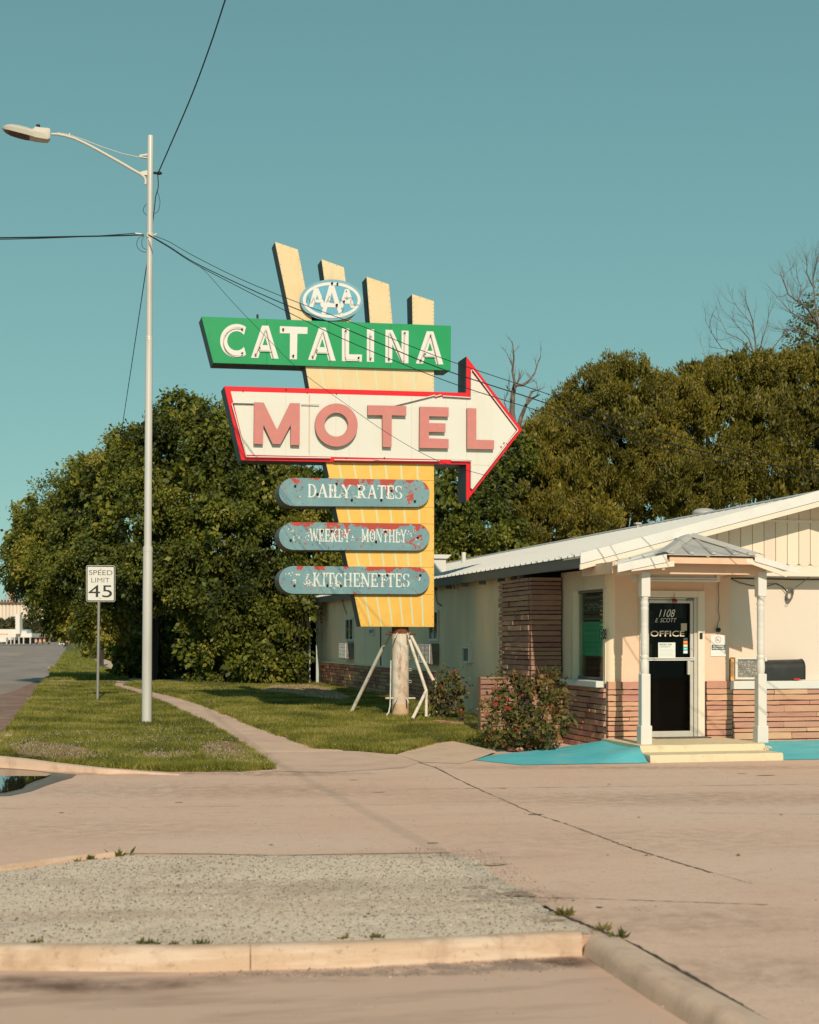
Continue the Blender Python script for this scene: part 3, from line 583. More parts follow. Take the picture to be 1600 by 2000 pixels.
weed(340, 1847, .04, 'small weed behind the kerb just left of the kerb joint', 22)
weed(395, 1846, .05, 'wide low weed behind the kerb just right of the kerb joint', 40)
weed(735, 1833, .05, 'green weed behind the kerb well right of the kerb joint', 36)
weed(672, 1835, .05, 'dry brownish weed behind the kerb beneath the patch middle', 20)
weed(72, 1843, .045, 'dry low weed behind the kerb near the left edge of the picture', 44)
weed(1262, 1672, .03, 'tiny dry weed growing out of the long pavement crack, lower half', 14)
# ------------------------------------------------------------------ the roadside sign
YB = 27.94; YP = 28.0; YBK = 28.50; YPK = 28.44           # front planes of the boxes and of the pylon, and their backs
def q1(pts): return [(380 + x / 2.353, 450 + y / 2.353) for x, y in pts]
def q2(pts): return [(520 + x / 4.2105, 900 + y / 4.2105) for x, y in pts]
def ca(pts): return [(390 + x / 6.4, 610 + y / 6.4) for x, y in pts]
def cb(pts): return [(640 + x / 6.4, 620 + y / 6.4) for x, y in pts]
def za(pts): return [(430 + x / 5.161, 740 + y / 5.161) for x, y in pts]
def zb(pts): return [(730 + x / 5.333, 690 + y / 5.333) for x, y in pts]
def plate(pts, y0, y1): return MB().prism([PY(px, py, YB)[:1] + (y0,) + PY(px, py, YB)[2:] for px, py in pts], (0, y1 - y0, 0))
def plateY(pts, y0, y1): return MB().prism([PY(px, py, y0) for px, py in pts], (0, y1 - y0, 0))
m_cream_tin = M('faded_cream_sign_metal', (.72, .59, .35), .5, [((.72, .52, .24), 1.2, .42, .7, 6, .7), ((.58, .43, .24), 5, .55, .8, 9, .5, (2, 1, .2)), ((.42, .27, .13), 22, .70, .78, 5, .5)], bump=.05)
m_yellow_tin = M('yellow_sign_metal', (.82, .49, .095), .45, [((.78, .42, .065), 1.2, .45, .7, 4, .6), ((.80, .55, .19), .8, .5, .65, 8, .6), ((.50, .28, .10), 6, .62, .85, 10, .5, (2.5, 1, .15)), ((.90, .60, .20), 3, .5, .8, 5, .5), ((.5, .28, .1), 30, .72, .8, 4, .4)], bump=.05)
m_mint = M('mint_pinstripe', (.60, .66, .42), .6, [((.8, .6, .25), 30, .6, .72, 4, .5)])
m_side = M('dark_sign_edge', (.055, .072, .07), .6, [((.12, .14, .135), 3, .45, .65, 6, .7, (1, 1, .3)), ((.10, .05, .03), 12, .62, .72, 5, .6)], bump=.1)
m_green = M('green_enamel', (.004, .30, .095), .38, [((.012, .35, .13), 1.6, .48, .7, 9, .7), ((.004, .22, .075), 3, .55, .8, 8, .5, (2, 1, .3)), ((.20, .45, .25), 22, .70, .8, 6, .4)], bump=.03)
m_letter = M('white_enamel', (.71, .70, .65), .45, [((.62, .55, .48), 14, .6, .75, 5, .4), ((.35, .2, .12), 45, .72, .8, 3, .5)], bump=.03)
m_red = M('red_enamel', (.74, .008, .018), .35, [((.60, .02, .02), 5, .5, .75, 5, .5), ((.45, .10, .05), 30, .7, .78, 5, .5)], bump=.03)
m_panel = M('off_white_sign_panel', (.70, .69, .61), .5, [((.66, .55, .40), 2.2, .55, .75, 5, .4, (2.2, 1, .12)), ((.5, .36, .24), 30, .72, .8, 4, .3)], bump=.03)
m_pink = M('faded_pink_letter', (.57, .20, .18), .6, [((.50, .24, .19), 3, .45, .7, 4, .6), ((.7, .24, .20), 9, .5, .7, 4, .4)], bump=.03)
m_pinkside = M('letter_return', (.30, .25, .19), .7)
m_tube = M('neon_glass_tube', (.78, .70, .64), .25)
m_tubedk = M('sooty_neon_tube', (.30, .25, .23), .35)
m_hole = M('dark_hole', (.015, .008, .006), .9)
m_blue_oval = M('emblem_blue', (.16, .37, .46), .5, [((.24, .44, .50), 4, .5, .75, 5, .6), ((.10, .30, .38), 9, .55, .75, 5, .5)], bump=.04)
m_aaa_in = M('emblem_inner_blue', (.11, .38, .50), .5, [((.2, .46, .55), 6, .5, .75, 5, .6)])

sg = thing('motel_sign', 'tall roadside sign on one rusty white column, green name board over a red-bordered arrow', 'sign', (6.5, 28.2, H(28.2)))
# pylon: fins, bands between the boards
FIN = [[(537, 472), (582, 487), (609.5, 626), (569, 626)], [(628, 506), (672, 522), (686, 630), (645, 630)], [(716, 540), (760, 555), (767, 633), (723, 633)], [(805, 574), (848, 588), (848, 636), (806, 636)]]
def edgebox(name, pts, y0, y1, mface, mside=m_side, lab=None, parent=sg):
    f = obj(name, plateY(pts, y0, y0 + .012), mface, parent, bevel=.004, segs=1)
    P = [PY(px, py, y0) for px, py in pts]; c = Vector((sum(p[0] for p in P) / len(P), y0, sum(p[2] for p in P) / len(P)))
    P2 = [Vector(p) + (c - Vector(p)).normalized() * .006 for p in P]
    obj('casing', MB().prism([(p[0], y0 + .013, p[2]) for p in P2], (0, y1 - y0 - .013, 0)), mside, f)
    if lab: f['label'] = lab
    return f
fins = []
for k, f in enumerate(FIN):
    low_ = [(f[3][0] + 8, 700), (f[2][0] + 6, 700)]
    pts = [f[0], f[1], f[2], (f[2][0] + (f[2][0] - f[1][0]) * .45, 690), (f[3][0] + (f[3][0] - f[0][0]) * .45, 690), f[3]]
    fins.append(edgebox('fin', pts, YP, YPK, m_cream_tin, lab=['tallest slanting cream fin, at the left', 'cream fin behind the oval emblem', 'third cream fin, right of the emblem', 'shortest cream fin, at the right edge'][k]))
LE = lambda y: np.interp(y, [716, 905, 1223], [592, 637.5, 705])    # left edge of the pylon
bands = [(690, 790, m_cream_tin), (860, 937.8, m_yellow_tin), (938.4, 990, m_yellow_tin), (990.6, 1022.6, m_yellow_tin), (1023.2, 1075.3, m_yellow_tin), (1075.9, 1107.2, m_yellow_tin), (1107.8, 1160.5, m_yellow_tin), (1161.1, 1224, m_yellow_tin)]
PAN = []
for a, b, mm in bands:
    PAN.append(edgebox('sign_panel', [(LE(a), a), (848, a + .5), (848, b + .8), (LE(b), b)], YP + .002, YPK, mm))
ST = [((625.6), (724.3)), (659.6, 745.2), (696.2, 766.6), (732.7, 787.2), (768.9, 806.9), (808.4, 826.4)]
for (a, b, mm), pn in zip(bands, PAN):
    if b - a < 60 and a in (938.4, 1023.2, 1107.8): continue
    aa = max(a, 716 if a < 800 else 0) + 1.2; bb = b - 1.2
    for s0, s1 in ST:
        X = lambda y: s0 + (s1 - s0) * (y - 722) / 501
        if a == 690: aa = 700
        obj('pinstripe', plateY([(X(aa) - 1.5, aa), (X(aa) + 1.6, aa), (X(bb) + 1.6, bb), (X(bb) - 1.5, bb)], YP + .0005, YP + .003), m_mint, pn)
riv = MB()
def rivet(mb, px, py, y, r=.007):
    p = PY(px, py, y); n = 6
    mb.add([(p[0] + r * math.cos(k * math.pi / 3), y - .001, p[2] + r * math.sin(k * math.pi / 3)) for k in range(n)] + [(p[0], y - .006, p[2])], [(k, (k + 1) % n, n) for k in range(n)])
for f in FIN:
    for e, (p, q) in enumerate([(f[0], f[3]), (f[1], f[2]), (f[0], f[1])]):
        n = 7 if e < 2 else 3
        for k in range(1, n): rivet(riv, p[0] + (q[0] - p[0]) * k / n + (1.8 if e == 0 else -1.8 if e == 1 else 0), p[1] + (q[1] - p[1]) * k / n + (2 if e == 2 else 0), YP)
for k in range(20): rivet(riv, 845.8, 912 + k * 16.2, YP + .002)
for k in range(9): rivet(riv, 712 + k * 15.6, 1221, YP + .002)
for k in range(4): rivet(riv, LE(1170 + 14 * k) + 2.4, 1170 + 14 * k, YP + .002); rivet(riv, 845.8, 732 + 8 * k, YP + .002)
kind(obj('rivets', riv, m_rust, sg), 'stuff')

# green name board
GB = [(393.4, 618.1), (881.1, 636.1), (880.6, 723.6), (416.6, 708.8)]
gb = edgebox('name_board', GB, YB, YBK, m_green)
for x0 in (521, 642.5, 763):
    y0 = 618.1 + (x0 - 393) * .0369; y1 = 708.8 + (x0 - 416) * .0319
    obj('seam', plateY([(x0, y0 + .6), (x0 + .7, y0 + .6), (x0 + .7, y1 - .6), (x0, y1 - .6)], YB - .001, YB + .004), M('seam_green', (.01, .16, .06)), gb)
def ringpts(f, cx, cy, ro, ri, a0, a1, b0, b1, n=26):
    return f(ell(cx, cy, ro[0], ro[1], n, a0, a1) + ell(cx, cy, ri[0], ri[1], n, b1, b0))
Cp = ringpts(ca, 462, 356, (206, 211), (117, 121), 55, 305, 38, 322)
A_o = [(780, 165), (862, 167), (988, 580), (900, 578), (873, 489), (757, 487), (733, 570), (643, 568)]; A_h = [(820, 305), (851, 411), (787, 409)]
Ap = ca(A_o); Ah = ca(A_h)
def sh(pts, dx, dy): return [(x + dx, y + dy) for x, y in pts]
T_ = ca([(1003, 172), (1350, 185), (1347, 270), (1222, 267), (1217, 588), (1127, 585), (1130, 263), (1003, 260)])
L_ = cb([(180, 135), (270, 138), (268, 460), (430, 463), (427, 552), (180, 545)])
I_ = cb([(492, 146), (582, 149), (580, 556), (490, 552)])
N_ = cb([(724, 153), (810, 156), (925, 404), (925, 163), (1013, 166), (1010, 572), (925, 570), (809, 335), (808, 565), (722, 563)])
def letter(name, outer, hole, y0, y1, mat, parent, bevel=0):
    """flat or raised letter traced as an outline; y0 is its front"""
    bm = bmesh.new(); P = [PY(px, py, y0) for px, py in outer]; vs = [bm.verts.new(p) for p in P]; es = [bm.edges.new((vs[i], vs[(i + 1) % len(vs)])) for i in range(len(vs))]
    if hole:
        hs = [bm.verts.new(PY(px, py, y0)) for px, py in hole]; es += [bm.edges.new((hs[i], hs[(i + 1) % len(hs)])) for i in range(len(hs))]
    r = bmesh.ops.triangle_fill(bm, use_beauty=True, use_dissolve=False, edges=es)
    # drop faces lying in the hole
    if hole:
        hp = [(p[0], p[2]) for p in (PY(px, py, y0) for px, py in hole)]
        bad = [f for f in bm.faces if inpoly(np.array([f.calc_center_median().x]), np.array([f.calc_center_median().z]), hp)[0]]
        if bad: bmesh.ops.delete(bm, geom=bad, context='FACES_ONLY')
    e = bmesh.ops.extrude_face_region(bm, geom=bm.faces[:])
    for v in e['geom']:
        if isinstance(v, bmesh.types.BMVert): v.co.y += y1 - y0
    bmesh.ops.recalc_face_normals(bm, faces=bm.faces)
    off = wloc(parent)
    for v in bm.verts: v.co -= off
    me = bpy.data.meshes.new(name); bm.to_mesh(me); bm.free(); mats = mat if isinstance(mat, (list, tuple)) else [mat]
    for m_ in mats: me.materials.append(m_)
    if len(mats) > 1:
        for p in me.polygons: p.material_index = 0 if abs(p.normal.y) > .9 else 1
    o = bpy.data.objects.new(name, me); COL.objects.link(o); o.parent = parent; return o
dA2 = (111.5, 3.9); dA3 = (321.9, 11.1)
yl0, yl1 = YB - .006, YB + .004
for nm, o_, h_ in (('C', Cp, None), ('A', Ap, Ah), ('T', T_, None), ('A', sh(Ap, *dA2), sh(Ah, *dA2)), ('L', L_, None), ('I', I_, None), ('N', N_, None), ('A', sh(Ap, *dA3), sh(Ah, *dA3))):
    letter('letter', o_, h_, yl0, yl1, m_letter, gb)
def tubes(name, lines, y, r, mat, parent, n=5):
    for l in lines: o = obj(name, MB().tube([PY(px, py, y) for px, py in l], r, n), mat, parent, smooth=True)
    return o
tA = [ca([(700, 535), (822, 212), (836, 212), (925, 565)]), ca([(742, 445), (752, 472), (890, 480), (905, 468), (895, 440)])]
tl = [ca(ell(468, 362, 165, 178, 20, 62, 295)), *tA, *[sh(l, *dA2) for l in tA], *[sh(l, *dA3) for l in tA],
      cb([(222, 180), (225, 490), (235, 525), (395, 528), (398, 508)]), cb([(535, 190), (533, 515)]), cb([(765, 520), (770, 205), (785, 190), (800, 215), (930, 535), (948, 558), (960, 540), (965, 200)])]
tubes('neon_tube', tl, YB - .045, .0075, m_tube, gb)
tubes('neon_tube_back', [[(x - .9, y + .6) for x, y in l] for l in tl], YB - .040, .0045, m_tubedk, gb, 3)
def hole_(par, px, py, y, r=.018, nm='electrode', m=None):
    p = PY(px, py, y); obj(nm, MB().tube([(p[0], y - .05 * min(1, r / .018), p[2]), (p[0], y + .002, p[2])], r, 7), m or m_hole, par)
for px, py in ca([(530, 210), (530, 515), (698, 530), (745, 450), (1042, 215), (1168, 545)]) + sh(ca([(698, 530), (745, 455)]), *dA2) + sh(ca([(698, 530), (750, 455), (822, 222)]), *dA3) + cb([(222, 175), (385, 508), (532, 247), (532, 515), (763, 522), (960, 200)]):
    hole_(gb, px, py, YB)
tb_ = PY(503, 619.5, YB + .1); obj('cap_knob', MB().tube([(tb_[0], YB + .1, tb_[2] - .02), (tb_[0], YB + .1, tb_[2] + .05)], .02, 6), m_black, gb)

# arrow board
AR = [(437.8, 754), (911, 767), (911.3, 695.6), (1020.3, 839), (911, 979.7), (911.3, 907.5), (471.7, 898.9)]
ab = edgebox('arrow_board', AR, YB, YBK + .04, m_red)
AI = [(450.7, 764.2), (920, 777), (921.6, 727.0), (1008.5, 840), (921.6, 955.4), (921.3, 898.8), (481.3, 888.2)]
obj('arrow_face', plateY(AI, YB - .007, YB + .003), m_panel, ab)
m_seam = M('panel_seam', (.45, .40, .32), .8)
for x0 in (558, 604.5, 656, 682, 804, 871, 911.5):
    obj('seam', plateY([(x0, 767.5 + (x0 - 450) * .027), (x0 + .35, 767.5 + (x0 - 450) * .027), (x0 + .35, 888 + (x0 - 481) * .024), (x0, 888 + (x0 - 481) * .024)], YB - .0085, YB - .006), m_seam, ab)
for ya in (766.6, 907.8):
    xr = 951 if ya < 800 else 958
    obj('seam', plateY([(922, ya), (xr, ya + .9), (xr, ya + 1.4), (922, ya + .5)], YB - .0085, YB - .006), m_seam, ab)
m_streak = M('rust_streak', (.66, .50, .36), .7)
obj('rust_streak', plateY([(603, 771), (606, 771), (605, 887), (602.5, 887)], YB - .008, YB - .0065), m_streak, ab)
M_ = za([(345, 235), (440, 238), (575, 515), (708, 243), (805, 245), (803, 668), (712, 665), (712, 463), (608, 657), (530, 655), (438, 463), (433, 657), (340, 654)])
O_o = za(ell(1173, 465, 215, 218, 48)); O_h = za(ell(1172, 461, 119, 120, 36))
Tm = [(718.7, 791.3)] + zb([(340, 548), (340, 650), (190, 645), (187, 977), (95, 974), (92, 645)]) + [(718.7, 810.6)]
Em = zb([(482, 555), (782, 562), (782, 660), (578, 655), (578, 725), (748, 730), (748, 822), (576, 818), (576, 885), (782, 893), (782, 990), (478, 985)])
Lm = zb([(975, 570), (1070, 573), (1070, 900), (1256, 905), (1254, 1000), (975, 995)])
for o_, h_ in ((M_, None), (O_o, O_h), (Tm, None), (Em, None), (Lm, None)):
    letter('raised_letter', o_, h_, YB - .095, YB - .03, [m_pink, m_pinkside], ab)
al = [za([(1000, 258), (820, 252)]), za([(340, 245), (130, 240), (118, 250), (265, 785), (1115, 797)]), za([(1150, 815), (1600, 822)]) + zb([(0, 1112), (690, 1122)]), zb([(640, 450), (705, 432)]), zb([(720, 445), (1005, 462), (1015, 455), (1018, 175), (1030, 168), (1130, 300), (1240, 450), (1500, 790), (1500, 805), (1390, 940)]), zb([(1385, 950), (1025, 1415), (1015, 1405), (1015, 1122), (810, 1118)]), zb([(205, 545), (640, 436)])]
tubes('neon_tube', al, YB - .05, .011, m_letter, ab, 6)
tubes('neon_tube_back', [[(x - 1.0, y + 1.5) for x, y in l] for l in al[1:]], YB - .02, .006, M('tube_mount', (.30, .03, .03)), ab, 4)
for px, py in zb([(1355, 935), (1325, 975), (700, 432), (650, 1135), (300 - 190, 1090)]) + za([(1270, 800), (1170, 820), (230, 122), (665, 105), (878, 138), (1172, 148)]): hole_(ab, px, py, YB, .012, m=m_rust)

# oval emblem
ovm = edgebox('oval_emblem', ell(648, 586, 62, 40.5, 56), YB - .02, YBK - .15, m_blue_oval)
ring_o = [(p[0], p[2]) for p in (PY(a, b, YB - .026) for a, b in ell(648, 586, 56.5, 35, 56))]; ring_i = [(p[0], p[2]) for p in (PY(a, b, YB - .026) for a, b in ell(648, 586, 50.8, 29.3, 56))]
obj('emblem_field', plateY(ell(648, 586, 51.5, 30, 56), YB - .023, YB - .018), m_aaa_in, ovm)
obj('white_ring', MB().holed(ring_o, ring_i, YB - .027, YB - .019), m_letter, ovm)
def ka(pts): return [(570 + x / 10, 530 + y / 10) for x, y in pts]
letter('letter', ka([(435, 325), (520, 330), (600, 520), (655, 700), (580, 698), (548, 618), (440, 615), (415, 700), (340, 692)]), ka([(495, 455), (530, 552), (465, 550)]), YB - .026, YB - .0215, m_letter, ovm)
letter('letter', ka([(1040, 345), (1120, 350), (1230, 712), (1155, 708), (1130, 632), (1018, 630), (1000, 712), (925, 700)]), ka([(1077, 478), (1103, 557), (1050, 555)]), YB - .028, YB - .0225, m_letter, ovm)
letter('letter', ka([(740, 245), (820, 250), (1002, 852), (925, 858), (880, 706), (695, 700), (658, 842), (578, 826)]), ka([(782, 405), (836, 618), (733, 614)]), YB - .030, YB - .0235, m_letter, ovm)
tubes('neon_tube', [ka([(285, 590), (325, 470), (360, 600), (390, 600), (430, 500), (460, 610), (570, 610)]), ka([(600, 480), (590, 520), (650, 520)]), ka([(680, 600), (740, 470), (800, 520), (830, 610), (700, 560)]), ka([(945, 520), (1010, 600)]), ka([(1030, 510), (1200, 515), (1150, 570), (1160, 640), (1320, 650)]), ka([(920, 830), (990, 780), (1020, 700)])], YB - .05, .004, m_tubedk, ovm, 4)
for px, py, r in ((782, 237, .02), (888, 247, .018), (873, 663, .022), (1015, 592, .018), (1062, 390, .01)): p = ka([(px, py)])[0]; hole_(ovm, p[0], p[1], YB - .02, r)

# three pill-shaped boards
def pillmat(seed, lo):
    m = bpy.data.materials.new('chipped_teal_paint'); m.use_nodes = True; t = m.node_tree; N = t.nodes; L = t.links; b = N['Principled BSDF']; b.inputs['Roughness'].default_value = .55
    g = N.new('ShaderNodeTexCoord'); geo = N.new('ShaderNodeNewGeometry')
    def noise(sc, det, off=0):
        n = N.new('ShaderNodeTexNoise'); n.inputs['Scale'].default_value = sc; n.inputs['Detail'].default_value = det; n.inputs['Roughness'].default_value = .65
        mp = N.new('ShaderNodeMapping'); mp.inputs['Location'].default_value = (seed * 7 + off, 0, seed * 3); L.new(geo.outputs['Position'], mp.inputs['Vector']); L.new(mp.outputs[0], n.inputs['Vector']); return n.outputs['Fac']
    def mixc(f, a, c2):
        x = N.new('ShaderNodeMix'); x.data_type = 'RGBA'; L.new(f, x.inputs[0]); L.new(a, x.inputs[6]); x.inputs[7].default_value = rgba(c2); return x.outputs[2]
    def thr(v, a, c):
        r = N.new('ShaderNodeMapRange'); r.inputs[1].default_value = a; r.inputs[2].default_value = c; L.new(v, r.inputs[0]); return r.outputs[0]
    base = N.new('ShaderNodeRGB'); base.outputs[0].default_value = rgba((.165, .315, .335))
    cur = mixc(thr(noise(2.2, 4), .4, .7), base.outputs[0], (.13, .27, .31)); cur = mixc(thr(noise(5, 5, 9), .58, .72), cur, (.24, .38, .38))
    sp = N.new('ShaderNodeSeparateXYZ'); L.new(g.outputs['Generated'], sp.inputs[0])
    top = thr(sp.outputs['Z'], .55, 1.02); mid = N.new('ShaderNodeMath'); mid.operation = 'MULTIPLY_ADD'; mid.inputs[1].default_value = .20; L.new(top, mid.inputs[0]); L.new(noise(4.2, 12, 3), mid.inputs[2])
    xr = thr(sp.outputs['X'], .15, .6); m2 = N.new('ShaderNodeMath'); m2.operation = 'MULTIPLY_ADD'; m2.inputs[1].default_value = .07; L.new(xr, m2.inputs[0]); L.new(mid.outputs[0], m2.inputs[2])
    cur = mixc(thr(m2.outputs[0], lo, lo + .02), cur, (.42, .05, .028))
    cur = mixc(thr(noise(12, 9, 31), .605, .62), cur, (.40, .06, .04)); cur = mixc(thr(noise(17, 7, 51), .635, .65), cur, (.10, .04, .04))
    L.new(cur, b.inputs['Base Color']); return m
PILL = [((545, 839.4), (933, 988.5), (937.5, 990)), ((545, 839.4), (1019.5, 1074.3), (1023, 1075.3)), ((545, 839.4), (1105.4, 1160), (1107.8, 1160.6))]
m_rim = M('pill_rim', (.16, .14, .11), .6, [((.07, .09, .09), 4, .4, .7, 5, .8), ((.32, .25, .18), 8, .5, .7, 5, .5)])
m_paintw = M('worn_white_lettering', (.70, .74, .68), .7, [((.19, .33, .35), 26, .60, .64, 5, .9), ((.42, .07, .04), 21, .66, .69, 5, .9)])
# slab-serif letters built from tapering strokes on a 10 high grid: (x0,y0,x1,y1,w0,w1) or arcs ('a',cx,cy,rx,ry,a0,a1,wmin,wmax)
GL = {
 'D': (7, [(1.1, 0, 1.1, 10, 1.5), (-.1, 9.6, 3, 9.6, .8), (-.1, .4, 3, .4, .8), ('a', 2.6, 5, 3.4, 4.6, 90, -90, .8, 1.7)]),
 'A': (8, [(4, 10, .9, .2, .8), (4, 10, 7, .2, 1.7), (1.9, 3.4, 6, 3.4, .7), (-.1, .4, 2.1, .4, .8), (5.6, .4, 8.2, .4, .8)]),
 'I': (3, [(1.5, 0, 1.5, 10, 1.6), (0, 9.6, 3, 9.6, .8), (0, .4, 3, .4, .8)]),
 'L': (6, [(1.5, 0, 1.5, 10, 1.6), (0, 9.6, 3, 9.6, .8), (0, .45, 5.6, .45, .9), (5.4, .2, 5.7, 3, .8)]),
 'Y': (8, [(.9, 9.8, 4, 4.6, 1.6), (7, 9.8, 4, 4.6, .8), (4, 0, 4, 5, 1.6), (-.2, 9.6, 2.2, 9.6, .8), (5.8, 9.6, 8, 9.6, .8), (2.6, .4, 5.4, .4, .8)]),
 'R': (8, [(1.5, 0, 1.5, 10, 1.6), (0, 9.6, 3.4, 9.6, .8), (0, .4, 3, .4, .8), ('a', 3.4, 7.4, 2.7, 2.3, 90, -90, .8, 1.6), (1.5, 5.1, 3.6, 5.1, .7), (3.6, 5.1, 6.4, .3, 1.6), (5.6, .4, 7.9, .4, .8)]),
 'T': (7, [(3.5, 0, 3.5, 10, 1.6), (0, 9.5, 7, 9.5, 1), (.2, 9.6, 0, 7, .8), (6.8, 9.6, 7, 7, .8), (2, .4, 5, .4, .8)]),
 'E': (6.4, [(1.5, 0, 1.5, 10, 1.6), (0, 9.55, 5.8, 9.55, .9), (0, .45, 6, .45, .9), (1.5, 5.1, 4.6, 5.1, .8), (5.7, 9.6, 5.9, 7.2, .8), (5.9, .4, 6.2, 2.9, .8), (4.5, 3.9, 4.5, 6.3, .7)]),
 'S': (6.4, [('a', 3.1, 7.4, 2.4, 2.2, 20, 250, .9, 1.5), ('a', 3.1, 2.6, 2.5, 2.2, 80, -160, .9, 1.5), (5.5, 7.2, 5.5, 9.6, .8), (.6, .4, .6, 3, .8)]),
 'W': (10, [(.9, 9.8, 3, .3, 1.6), (3, .3, 5, 9, .8), (5, 9, 7, .3, 1.6), (7, .3, 9.2, 9.8, .8), (-.3, 9.6, 2.2, 9.6, .8), (8, 9.6, 10.2, 9.6, .8), (4, 9.6, 6, 9.6, .7)]),
 'K': (7.8, [(1.5, 0, 1.5, 10, 1.6), (0, 9.6, 3, 9.6, .8), (0, .4, 3, .4, .8), (1.8, 4.6, 6.4, 9.7, .8), (3, 5.8, 6.4, .3, 1.7), (5, 9.6, 7.6, 9.6, .8), (5.2, .4, 8, .4, .8)]),
 'M': (10, [(1.3, 0, 1.3, 10, .8), (8.5, 0, 8.5, 10, 1.7), (1.5, 9.8, 5, 1.4, 1.6), (8.3, 9.8, 5, 1.4, .8), (-.2, 9.6, 2.2, 9.6, .8), (7.4, 9.6, 10, 9.6, .8), (0, .4, 2.8, .4, .8), (7, .4, 10, .4, .8)]),
 'O': (7.6, [('a', 3.8, 5, 3, 4.5, 90, -90, .9, 1.6), ('a', 3.8, 5, 3, 4.5, 90, 270, .9, 1.6)]),
 'N': (8.4, [(1.3, 0, 1.3, 10, .8), (7, 0, 7, 10, .8), (1.4, 9.8, 6.9, .3, 1.7), (-.2, 9.6, 2.4, 9.6, .8), (5.6, 9.6, 8.4, 9.6, .8), (0, .4, 2.8, .4, .8)]),
 'H': (8.2, [(1.5, 0, 1.5, 10, 1.6), (6.6, 0, 6.6, 10, 1.6), (1.5, 5.1, 6.6, 5.1, .8), (0, 9.6, 3, 9.6, .8), (0, .4, 3, .4, .8), (5.1, 9.6, 8.1, 9.6, .8), (5.1, .4, 8.1, .4, .8)]),
 'C': (7, [('a', 3.7, 5, 2.9, 4.5, 40, 320, .8, 1.6), (6, 7, 6.2, 9.6, .8)]), ' ': (3.4, [])}
def glyphs(word, x0, x1, zb_, zt, y, parent, mat):
    tot = sum(GL[c][0] + .9 for c in word) - .9; sx = (x1 - x0) / tot; sz = (zt - zb_) / 10; cx = 0; k = 0; sag = 0
    for c in word:
        wd, st = GL[c]; mb = MB()
        for s in st:
            yy = y - .0004 * (k % 9); k += 1
            if s[0] == 'a':
                _, ax, ay, rx, ry, a0, a1, w0, w1 = s; n = 14; vs = []
                for i in range(n + 1):
                    a = math.radians(a0 + (a1 - a0) * i / n); w_ = (w0 + (w1 - w0) * abs(math.cos(a))) / 2
                    for sg_ in (1, -1): vs.append((x0 + (cx + ax + (rx + sg_ * w_) * math.cos(a)) * sx, yy, zb_ + (ay + (ry + sg_ * w_ * .6) * math.sin(a)) * sz))
                mb.add(vs, [(2 * i, 2 * i + 1, 2 * i + 3, 2 * i + 2) for i in range(n)])
            else:
                ax, ay, bx, by, w_ = s; dx, dy = bx - ax, by - ay; l = math.hypot(dx, dy); nx, ny = -dy / l * w_ / 2, dx / l * w_ / 2
                mb.add([(x0 + (cx + ax + nx) * sx, yy, zb_ + (ay + ny) * sz), (x0 + (cx + ax - nx) * sx, yy, zb_ + (ay - ny) * sz), (x0 + (cx + bx - nx) * sx, yy, zb_ + (by - ny) * sz), (x0 + (cx + bx + nx) * sx, yy, zb_ + (by + ny) * sz)], [(0, 1, 2, 3)])
        if mb.v: obj('letter', mb, mat, parent)
        cx += wd + .9
WORDS = [[('DAILY', 345, 700, 198, 300), ('RATES', 748, 1120, 205, 308)], [('WEEKLY', 358, 692, 563, 664), ('MONTHLY', 783, 1155, 567, 668)], [('KITCHENETTES', 385, 1180, 927, 1034)]]
HOLES = [[(237, 208), (420, 275), (576, 190), (702, 323), (764, 230), (944, 323), (1028, 248), (1220, 333)], [(200, 653), (455, 575), (535, 577), (902, 665), (978, 581), (1243, 633)], [(230, 1026), (502, 1025), (612, 1026), (923, 942), (992, 940), (1265, 941)]]
plabs = ['top teal pill board, least chipped', 'middle teal pill board, chipped red along its upper right', 'bottom teal pill board, speckled with red chips']
